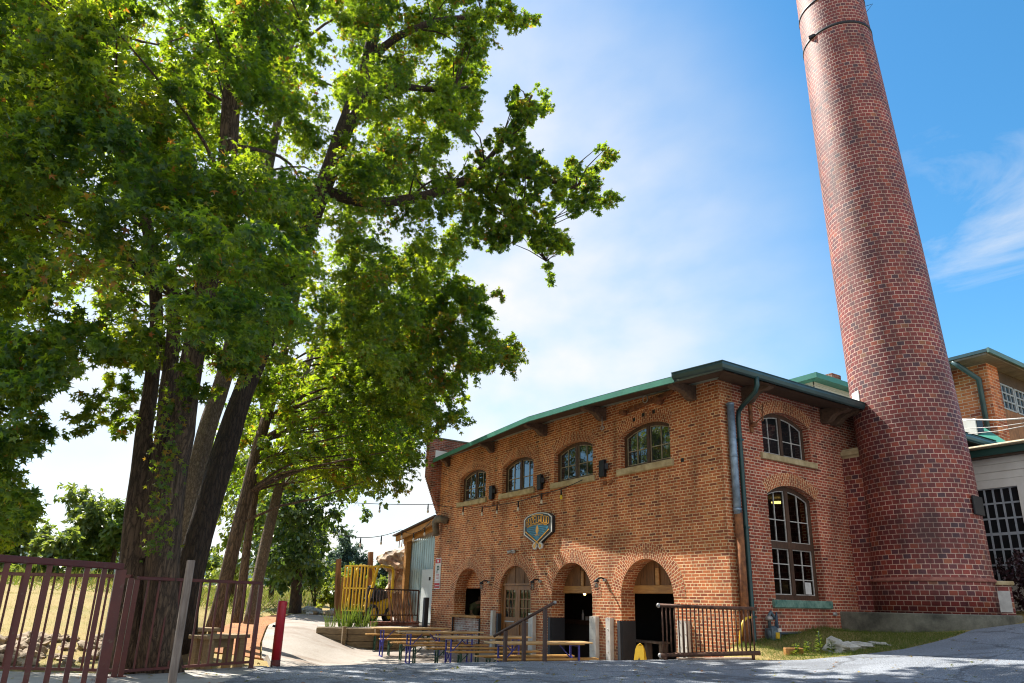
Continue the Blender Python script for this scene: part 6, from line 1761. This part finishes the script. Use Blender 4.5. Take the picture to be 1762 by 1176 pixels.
# ------------------------------------------------------------------ right edge: white shed and far mill
ws_ = empty('white_shed', B(2.6, 8.0, .1), 'white clapboard lean-to with a large many paned window right of the chimney', 'shed')
M['clap'] = plain('white_clapboard', (.70, .68, .64), .6, c2=(.58, .55, .5), scale=2)
M['muntin'] = plain('grey_muntin', (.36, .39, .43), .6, c2=(.25, .28, .32), scale=8)
wy = 8.0
wall_y = B(0, wy, 0).y
a = at_y(1688, 842, wy); b = at_y(1750, 834, wy); zt_w = (a.z+b.z)/2 - .02; wx0 = a.x - X0 - .55; wx1 = b.x - X0
zb_w = at_y(1720, 1000, wy).z; ze = (at_y(1670, 776, wy).z + at_y(1762, 768.5, wy).z)/2
m = MB(); wall_panel(m, [(wx0-1.2, -.4), (8, -.4), (8, ze-.15), (wx0-1.2, ze-.15)], [[(wx0, zb_w), (wx1, zb_w), (wx1, zt_w), (wx0, zt_w)]], fr, wy+.04, wy+.25); m.build('wall', M['clap'], ws_)
m = MB()
z = zt_w+.22
while z < ze-.15:
    m.prism([(wy+.04, z), (wy+.005, z), (wy+.03, min(z+.19, ze-.15)), (wy+.04, min(z+.19, ze-.15))], lambda a, b, t: B(t, a, b), wx0-1.2, 8); z += .193
m.build('clapboard', M['clap'], ws_)
m = MB(); m.box(B(wx1, wy-.02, zb_w), B(wx1+.22, wy+.039, zt_w+.21)); m.box(B(wx0-.1, wy-.021, zt_w), B(wx1, wy+.039, zt_w+.21)); m.build('trim', M['clap'], ws_)
m = MB()
nc, nr = 7, 6
for i in range(nc+1): x = lerp(wx0, wx1, i/nc); m.box(B(x-.022, wy+.05, zb_w), B(x+.022, wy+.09, zt_w))
for j in range(nr+1): z = lerp(zb_w, zt_w, j/nr); h_ = .035 if j == 3 else .022; m.box(B(wx0, wy+.052, z-h_), B(wx1, wy+.088, z+h_))
wo = m.build('window', M['muntin'], ws_); m = MB(); m.box(B(wx0, wy+.066, zb_w), B(wx1, wy+.072, zt_w)); m.build('pane', M['glass'], wo)
m = MB(); m.box(B(wx0+.02, wy+.1, zt_w-.33), B(wx1, wy+.12, zt_w)); m.build('blind', M['clap'], wo)
m = MB(); m.poly([B(wx0-1.6, wy-.25, ze-.02), B(8.2, wy-.25, ze-.02), B(8.2, wy+6, ze+1.1), B(wx0-1.6, wy+6, ze+1.1)]); m.build('roof', M['roof_metal'], ws_)
m = MB(); m.box(B(wx0-1.6, wy-.29, ze-.20), B(8.2, wy-.25, ze-.005)); m.build('eaves_board', plain('dark_green_board', (.014, .06, .048), .5, scale=2), ws_)
m = MB(); m.box(B(wx0-1.6, wy-.25, ze-.23), B(8.2, wy+.0, ze-.17)); m.build('soffit', M['soffit'], ws_)
m = MB(); m.tube([B(wx0-1.6, wy-.34, ze+.02), B(8.2, wy-.34, ze+.02)], .055, 8); m.build('gutter', M['sash'], ws_)
# green edged lower roof running back beside the mill
m = MB(); a = at_dist(1680, 742, 26); b = at_dist(1722, 770, 24.3); m.bar(a, b, .5, .16); m.build('side_gutter', M['green_metal'], ws_)
# brick mill
mill = empty('brick_mill', B(3, 16, 0), 'red brick mill building with wide eaves and tall windows behind the chimney', 'building')
my = 16.0
c0 = at_y(1708, 690, my); mx_ = c0.x - X0
rc_ = at_y(1698, 604, my - 1.0); zE = rc_.z; ex_ = rc_.x - X0
m = MB(); wall_panel(m, [(mx_-7, -.5), (mx_, -.5), (mx_, zE-.1), (mx_-7, zE-.1)], [], fr, my, my+.4); m.build('front_wall', brick_mat('mill_brick', [(0, (.28, .07, .032)), (.5, (.52, .14, .045)), (1, (.64, .22, .075))], (.74, .54, .38), bw=.36, bh=.12, ms=.011, stain=.2), mill)
m = MB(); wall_panel(m, [(my+.40, -.5), (my+.9, -.5), (my+.9, zE-.1), (my+.4, zE-.1)], [], lambda a, b, t: B(mx_-t, a, b), 0, .4); m.build('corner_pier', bpy.data.materials['mill_brick'], mill)
zw0 = at_x(1712, 692, mx_).z; zw1 = min(at_x(1706, 650, mx_).z, zE-.45)
m = MB(); wall_panel(m, [(my+.9, -.5), (my+20, -.5), (my+20, zw0), (my+.9, zw0)], [], lambda a, b, t: B(mx_-.15-t, a, b), 0, .25); m.build('side_wall', M['board_brown'], mill)
m = MB(); wall_panel(m, [(my+.9, zw1), (my+20, zw1), (my+20, zE-.1), (my+.9, zE-.1)], [], lambda a, b, t: B(mx_-.15-t, a, b), 0, .25); m.build('frieze', M['soffit'], mill)
for k in range(7):
    y0_, y1_ = my+1.0+k*1.5, my+2.35+k*1.5
    m = MB(); g = lambda y, z, t: B(mx_-.15-t, y, z)
    for i in range(5): y = lerp(y0_, y1_, i/4); hw = .05 if i in (0, 4) else .022; m.box(B(mx_-.22, y-hw, zw0), B(mx_-.13, y+hw, zw1))
    for j in range(4): z = lerp(zw0, zw1, j/3); m.box(B(mx_-.215, y0_, z-.03), B(mx_-.135, y1_, z+.03))
    wo = m.build('window', M['muntin'], mill); m = MB(); m.box(B(mx_-.185, y0_, zw0), B(mx_-.18, y1_, zw1)); m.build('pane', plain('blue_pane', (.015, .04, .065), .3, scale=1), wo)
e0 = at_y(1640, 612, my-.0)
m = MB(); m.box(B(mx_-8, my-1.0, zE-.02), B(ex_, my+22, zE+.10)); m.build('roof', M['gutter'], mill)
m = MB(); m.box(B(mx_-8, my-.95, zE-.10), B(ex_-.05, my+22, zE-.021)); m.build('soffit', wood('grey_soffit', (.30, .24, .19), (.13, .10, .08), .85, (3, 30, 30)), mill)
m = MB(); m.box(B(ex_, my-1.0, zE-.06), B(ex_+.07, my+22, zE+.12)); m.build('fascia', plain('grey_green_fascia', (.10, .19, .165), .5, c2=(.07, .14, .12), scale=2), mill)
m = MB(); m.tube([B(mx_-.75, my-.9, zE-.05), B(mx_-.5, my-.75, zE-.35), B(mx_-.28, my-.12, zE-.7), B(mx_-.28, my-.12, 3.0)], .10, 8); m.build('downspout', M['gutter'], mill)
m = MB(); m.obox(B(mx_-1.3, my-.25, zE-.45), (.3, .5, .5)); m.build('bracket', M['stone'], mill, bevel=.08)
q = at_dist(1671, 740, 25.5)
o = empty('condenser_unit', q, 'white and grey condenser box on the wall behind the chimney', 'air conditioner')
m = MB(); m.box(q+Vector((-.35, -.2, -.3)), q+Vector((.25, .25, .3))); m.build('casing', M['clap'], o, bevel=.02); m = MB(); m.box(q+Vector((.255, -.18, -.27)), q+Vector((.27, .22, .27))); m.build('fan_grille', M['black_steel'], o)
for i, (v0, v1) in enumerate(((722, 718), (738, 724), (748, 728))):
    m = MB(); a = at_dist(1655, v0, 23); b = at_dist(1790, v1, 21); m.tube([a, a.lerp(b, .5)-Vector((0, 0, .05)), b], (.024, .010, .010)[i], 6); tag(m.build('service_cable', M['sash_white']), ('thick pale service cable crossing in front of the brick mill', 'upper thin wire below the thick service cable', 'lowest thin wire crossing in front of the brick mill')[i], 'cable', 'cables at the right edge')

# ------------------------------------------------------------------ shrubs, weeds, stones
M['plum'] = leaf_mat('plum_leaves', [(0, (.025, .012, .018)), (.7, (.05, .02, .03)), (1, (.05, .05, .03))], [(0, (.10, .02, .04)), (1, (.15, .10, .05))], .25)
def bush(name, label, c, r, n, size, mat, cat='shrub', group=None, tmpl=None, stems=5, tlo=0, thi=.8, zb=None, blobs=None, sub='foliage'):
    zb = zb if zb is not None else c.z - r[2]
    o = empty(name, Vector((c.x, c.y, zb)), label, cat, group)
    cs, rs = [], []
    kb = blobs or max(5, int(n/60))
    for k in range(kb):
        d = nrng.normal(size=3); d /= np.linalg.norm(d); q = nrng.random() ** .4
        cs.append(np.array([c.x+d[0]*r[0]*q*.8, c.y+d[1]*r[1]*q*.8, c.z+d[2]*r[2]*q*.8])); rs.append(min(r)*nrng.uniform(.28, .5))
    per = n/kb/ (np.mean(rs)/.6)**1.5
    pos, yd, nm, sz, tn = twig_leaves(np.array(cs), rs, per, size, None, .1, tlo, thi, .0, 1.0)
    keep = pos[:, 2] > zb
    leaf_cloud(sub, pos[keep], yd[keep], nm[keep], sz[keep], tn[keep], tmpl or oval_template(), mat, o)
    m = MB()
    for k in range(stems):
        a = rng.uniform(0, 6.28); m.tube([(c.x+.05*math.cos(a), c.y+.05*math.sin(a), zb-.1), (c.x+r[0]*.3*math.cos(a), c.y+r[1]*.3*math.sin(a), c.z-r[2]*.2), (c.x+r[0]*.55*math.cos(a), c.y+r[1]*.55*math.sin(a), c.z+r[2]*.3)], [.03*r[0]+.008, .02*r[0]+.006, .005], 5)
    m.build('stems', M['bark_dark'], o)
    return o
pc_ = at_y(1756, 1010, 7.2); bush('plum_shrub', 'dark purple leaved shrub in front of the white shed', Vector((pc_.x+.25, pc_.y, .75)), (.85, .7, .85), 2600, .09, M['plum'], zb=.0)
# short grass on the bank below the side wall
def grass_patch(name, poly, n, h, zf_, tlo, thi, label=None):
    xs = [p[0] for p in poly]; ys = [p[1] for p in poly]; P_ = []
    while len(P_) < n:
        x = rng.uniform(min(xs), max(xs)); y = rng.uniform(min(ys), max(ys))
        if inside((x, y), poly): P_.append((x, y, zf_(x, y)-.01))
    P_ = np.array(P_); d = rdir(n, 1.1)
    return tag(leaf_cloud(name, P_, d, rdir(n), h*nrng.uniform(.4, 1.2, n), nrng.uniform(tlo, thi, n), blade_template(), M['grass_blade']), kind='stuff')
bank = [(X0+.02, 12.0), (X0+.2, 11.2), (-8.9, 10.95), (-8.57, 11.0), (-7.95, 11.34), (-7.58, 11.95), (-7.33, 12.35), (-7.05, 13.0), (-6.98, 13.85), (-6.98, 14.7), (-7.1, 15.6), (-7.5, 15.45), (-8.4, 15.4), (X0+.05, 15.4)]
tag(grass_patch('bank_grass', bank, 26000, .10, z_ground, 0, .5), 'short patchy grass on the bank under the side wall', 'grass')
nf = [td(-60, 1100, 11.4), td(230, 1100, 11.0), td(330, 1090, 12.5), td(445, 1075, 16), td(480, 1064, 26), td(420, 1040, 34), td(-60, 1030, 34)]
tag(grass_patch('field_grass', nf, 34000, .08, z_ground, .38, 1.0), 'dry straw coloured grass on the field behind the railings', 'grass')
ff = [td(-80, 1030, 34), td(480, 1050, 30), td(560, 1040, 46), td(700, 1035, 46), td(720, 1020, 80), td(-80, 1000, 80)]
tag(grass_patch('meadow_grass', ff, 22000, .75, z_ground, .1, .95), 'tall yellow green meadow grass beyond the path', 'grass')
def weed(u, v, h, label):
    q = at_dist(u, v, 14.6); z = z_ground(q.x, q.y)
    o = empty('weed', Vector((q.x, q.y, z)), label, 'weed', 'weeds at the edge of the asphalt')
    n = 46; a = nrng.uniform(0, 6.28, n); t = nrng.uniform(.1, 1, n)
    pos = np.stack([q.x+.02*np.cos(a), q.y+.02*np.sin(a), z+t*h], 1)
    leaf_cloud('leaves', pos, np.stack([np.cos(a), np.sin(a), np.full(n, .35)], 1), np.tile([0, 0, 1.0], (n, 1)), .10*(1.15-t*.6), nrng.uniform(.1, .5, n), oval_template(), M['bush'], o)
    m = MB(); m.tube([(q.x, q.y, z-.02), (q.x+.01, q.y, z+h)], .004, 5); m.build('stem', M['green_legs'], o)
weed(1412, 1130, .42, 'tallest weed standing beside the white rock debris'); weed(1392, 1134, .24, 'low bushy weed left of the tallest one'); weed(1432, 1133, .22, 'low weed growing against the white rock debris'); weed(1370, 1118, .20, 'small weed behind the sawn wood block')
M['white_rock'] = plain('white_rock', (.62, .60, .56), .9, c2=(.26, .25, .22), scale=5, bmp=.6)
for i, (u, v, r, sc, lb) in enumerate(((1445, 1118, .26, (1.0, .7, .55), 'larger white rough rock lying on the grass bank by the asphalt'), (1478, 1124, .22, (1.2, .6, .35), 'flat pale rock between the larger white rock and the chimney footing'), (1512, 1124, .16, (1.4, .6, .25), 'thin broken concrete slab at the end of the grass bank'))):
    q = at_dist(u, v, 14.9 + i*.4); z = z_ground(q.x, q.y)
    o = lumpy('rock', (q.x, q.y, z+r*sc[2]*.5), r, sc, M['white_rock'], 20+i, .6, 13, 9); tag(o, lb, 'rock', 'rocks on the grass bank')
M['field_rock'] = plain('field_rock', (.40, .31, .22), .95, c2=(.2, .15, .1), scale=4, bmp=.5)
G_R = 'stones behind the far railing'
for i in range(30):
    u = rng.uniform(-20, 205); D = rng.uniform(11.3, 14.6); q = at_dist(u, 1110, D); r = rng.uniform(.05, .19)
    o = lumpy('field_stone', (q.x, q.y, z_west(q.x, q.y)+r*.2), r, (1.1, .9, .6), M['field_rock'], 40+i, .8, 18, 12); tag(o, 'rough tan stone lying in the dry grass behind the far railing', 'stone', G_R)
for i in range(9):
    u = rng.uniform(528, 582); D = rng.uniform(31.5, 34); q = at_dist(u, 1050, D); r = rng.uniform(.12, .30)
    o = lumpy('rubble_block', (q.x, q.y, z_west(q.x, q.y)+r*.3), r, (1.2, .9, .6), M['field_rock'] if i % 2 else M['white_rock'], 70+i, .35, 12, 8); tag(o, 'broken masonry block in the heap beside the far end of the path', 'rubble', 'rubble heap at the end of the path')
# fallen leaves and grit on the asphalt and the pavement
n = 420; P_ = []
while len(P_) < n:
    u = rng.uniform(0, 1762); v = rng.uniform(1140, 1200); q = at_z(u, v, -.93)
    if math.hypot(q.x, q.y) < 16 and not (q.x < X0 and q.y > 3): P_.append((q.x, q.y, (z_drive(q.x, q.y) if q.x > edge_x(q.y) else z_west(q.x, q.y)+.01)+.012))
P_ = np.array(P_)
tag(leaf_cloud('fallen_leaves', P_, rdir(n)*np.array([1, 1, .1]), rdir(n, 3), nrng.uniform(.03, .085, n), nrng.uniform(.84, 1.0, n), star_template(), M['sweetgum']), 'scattered fallen leaves on the asphalt and pavement', 'leaves', kind='stuff')

# ------------------------------------------------------------------ background vegetation
def far_tree(name, label, u, vb, vt, D, wpx, n, size, mat, group, zb=None, lumps_=14, tlo=0, thi=.9):
    a = at_dist(u, vb, D); b = at_dist(u, vt, D); h = b.z - a.z; w2 = wpx/2/FPX*D*.86
    zg = z_ground(a.x, a.y) if zb is None else zb
    o = empty(name, Vector((a.x, a.y, zg)), label, 'tree', group)
    m = MB(); m.tube([(a.x, a.y, zg-.3), (a.x, a.y, a.z+h*.3), (a.x+.1, a.y, a.z+h*.75)], [.05*w2+.08, .04*w2+.05, .02], 8); m.build('trunk', M['bark_dark'], o)
    cs, rs = [], []
    for k in range(lumps_):
        d = nrng.normal(size=3); d /= np.linalg.norm(d); q = nrng.random() ** .45
        tz = .5 + .5*d[2]*q
        cs.append(np.array([a.x+d[0]*q*w2*(1.15-.5*tz), a.y+d[1]*q*w2*(1.15-.5*tz), a.z+h*tz*.95])); rs.append(nrng.uniform(.28, .5)*min(w2, h/2))
    per = n/lumps_/(np.mean(rs)/.6)**1.5
    leaf_cloud('crown', *twig_leaves(np.array(cs), rs, per, size, None, .15, tlo, thi, .0, .9), oval_template(), mat, o)
    return o
M['fieldtree'] = leaf_mat('field_tree_leaves', [(0, (.03, .07, .03)), (.5, (.06, .11, .035)), (1, (.13, .17, .05))], [(0, (.2, .3, .03)), (1, (.42, .48, .06))], .4)
G_H = 'trees along the edge of the field'
far_tree('field_tree', 'tallest dark bushy tree at the field edge, left of the big trunks', 118, 990, 822, 46, 130, 4200, .34, M['fieldtree'], G_H)
far_tree('field_tree', 'bushy tree at the field edge partly behind the left picture edge', 20, 990, 850, 47, 120, 3600, .34, M['fieldtree'], G_H)
far_tree('field_tree', 'lighter bushy tree at the field edge beside the big trunks', 190, 990, 868, 45, 100, 3000, .34, M['bush'], G_H, tlo=-.2, thi=.45)
far_tree('field_tree', 'low rounded thicket tree below the tallest field tree', 80, 1000, 915, 42, 110, 2600, .3, M['fieldtree'], G_H)
far_tree('field_tree', 'leafy tree between the big trunk and the leaning stems, far across the field', 345, 1010, 930, 60, 70, 1800, .36, M['bush'], G_H, tlo=-.1, thi=.6)
far_tree('field_tree', 'tall sunlit yellow green tree seen between the big trunk and the slim leaning stems', 398, 1012, 735, 38, 150, 5200, .26, M['bush'], G_H, tlo=.1, thi=.8, lumps_=26)
far_tree('field_tree', 'sunlit leafy tree behind the slim leaning stems, left of the bollard', 468, 1012, 790, 45, 120, 4200, .28, M['bush'], G_H, tlo=0, thi=.7, lumps_=22)
G_F = 'distant haze tinted trees beyond the forklift'
far_tree('distant_tree', 'tall blue green distant tree left of the forklift roof', 585, 1010, 918, 95, 80, 3200, .62, M['haze_tinted'], G_F, lumps_=20)
far_tree('distant_tree', 'smaller blue green distant tree right of the tall one', 622, 1010, 944, 92, 44, 1700, .55, M['haze_tinted'], G_F)
far_tree('distant_tree', 'pale distant tree between the forklift guard and the ruin', 660, 1012, 962, 105, 60, 1700, .6, M['haze_tinted'], G_F)
far_tree('distant_tree', 'low distant tree behind the ruined wall', 700, 1012, 958, 100, 50, 1400, .6, M['haze_tinted'], G_F)
far_tree('distant_tree', 'distant tree showing between the path trees', 470, 1012, 955, 98, 90, 2200, .6, M['haze_tinted'], G_F)
G_B = 'bright shrubs at the edge of the meadow'
for u, v, D, r, lb in ((548, 992, 42, (1.5, 1.4, 1.5), 'yellow flowering shrub left of the forklift'), (600, 1000, 40, (1.2, 1.2, 1.0), 'bright green shrub just behind the forklift mast'), (672, 1010, 37, (.85, .9, 1.2), 'vivid green shrub between the forklift and the ruin'), (655, 1022, 38, (.9, .9, .7), 'low green shrub behind the forklift hood'), (392, 1000, 55, (2.2, 2, 1.5), 'light green shrub far behind the leaning stems'), (575, 1025, 36, (.8, .8, .7), 'low grassy shrub before the left timber post')):
    c_ = at_dist(u, v, D); zg = z_ground(c_.x, c_.y); c_.z = max(c_.z, zg + r[2]*.8)
    bush('meadow_shrub', lb, c_, r, 1500, .20, M['bush'], group=G_B, zb=zg, tlo=.1, thi=.9)
# wooded hill far away
hm = MB(); hc = at_dist(370, 1000, 420)
nx_, ny_ = 40, 14
for j in range(ny_+1):
    for i in range(nx_+1):
        a = (i/nx_-.5)*2; b = j/ny_
        x = hc.x + a*230*.35 + b*-60; y = hc.y + a*230*.94
        z = 10 + 20*math.exp(-(a*2.2+.35)**2)*math.sin(math.pi*b*.5) + 3*math.sin(a*9+b*4)*b - 12*(1-b)
        hm.add((x, y, z))
for j in range(ny_):
    for i in range(nx_): hm.face([j*(nx_+1)+i, j*(nx_+1)+i+1, (j+1)*(nx_+1)+i+1, (j+1)*(nx_+1)+i], None, True)
def hill_mat():
    m, nt, bs = newmat('wooded_hill'); v = texco(nt); n = noise(nt, .25, 7, .75, v); r = ramp(nt, [(.3, (.035, .075, .075)), (.7, (.10, .17, .14))]); nt.links.new(n.outputs['Fac'], r.inputs[0]); nt.links.new(r.outputs[0], bs.inputs['Base Color']); bs.inputs['Roughness'].default_value = 1; bump(nt, bs, n.outputs['Fac'], 1, 6); return m
tag(hm.build('hill', hill_mat()), kind='structure')
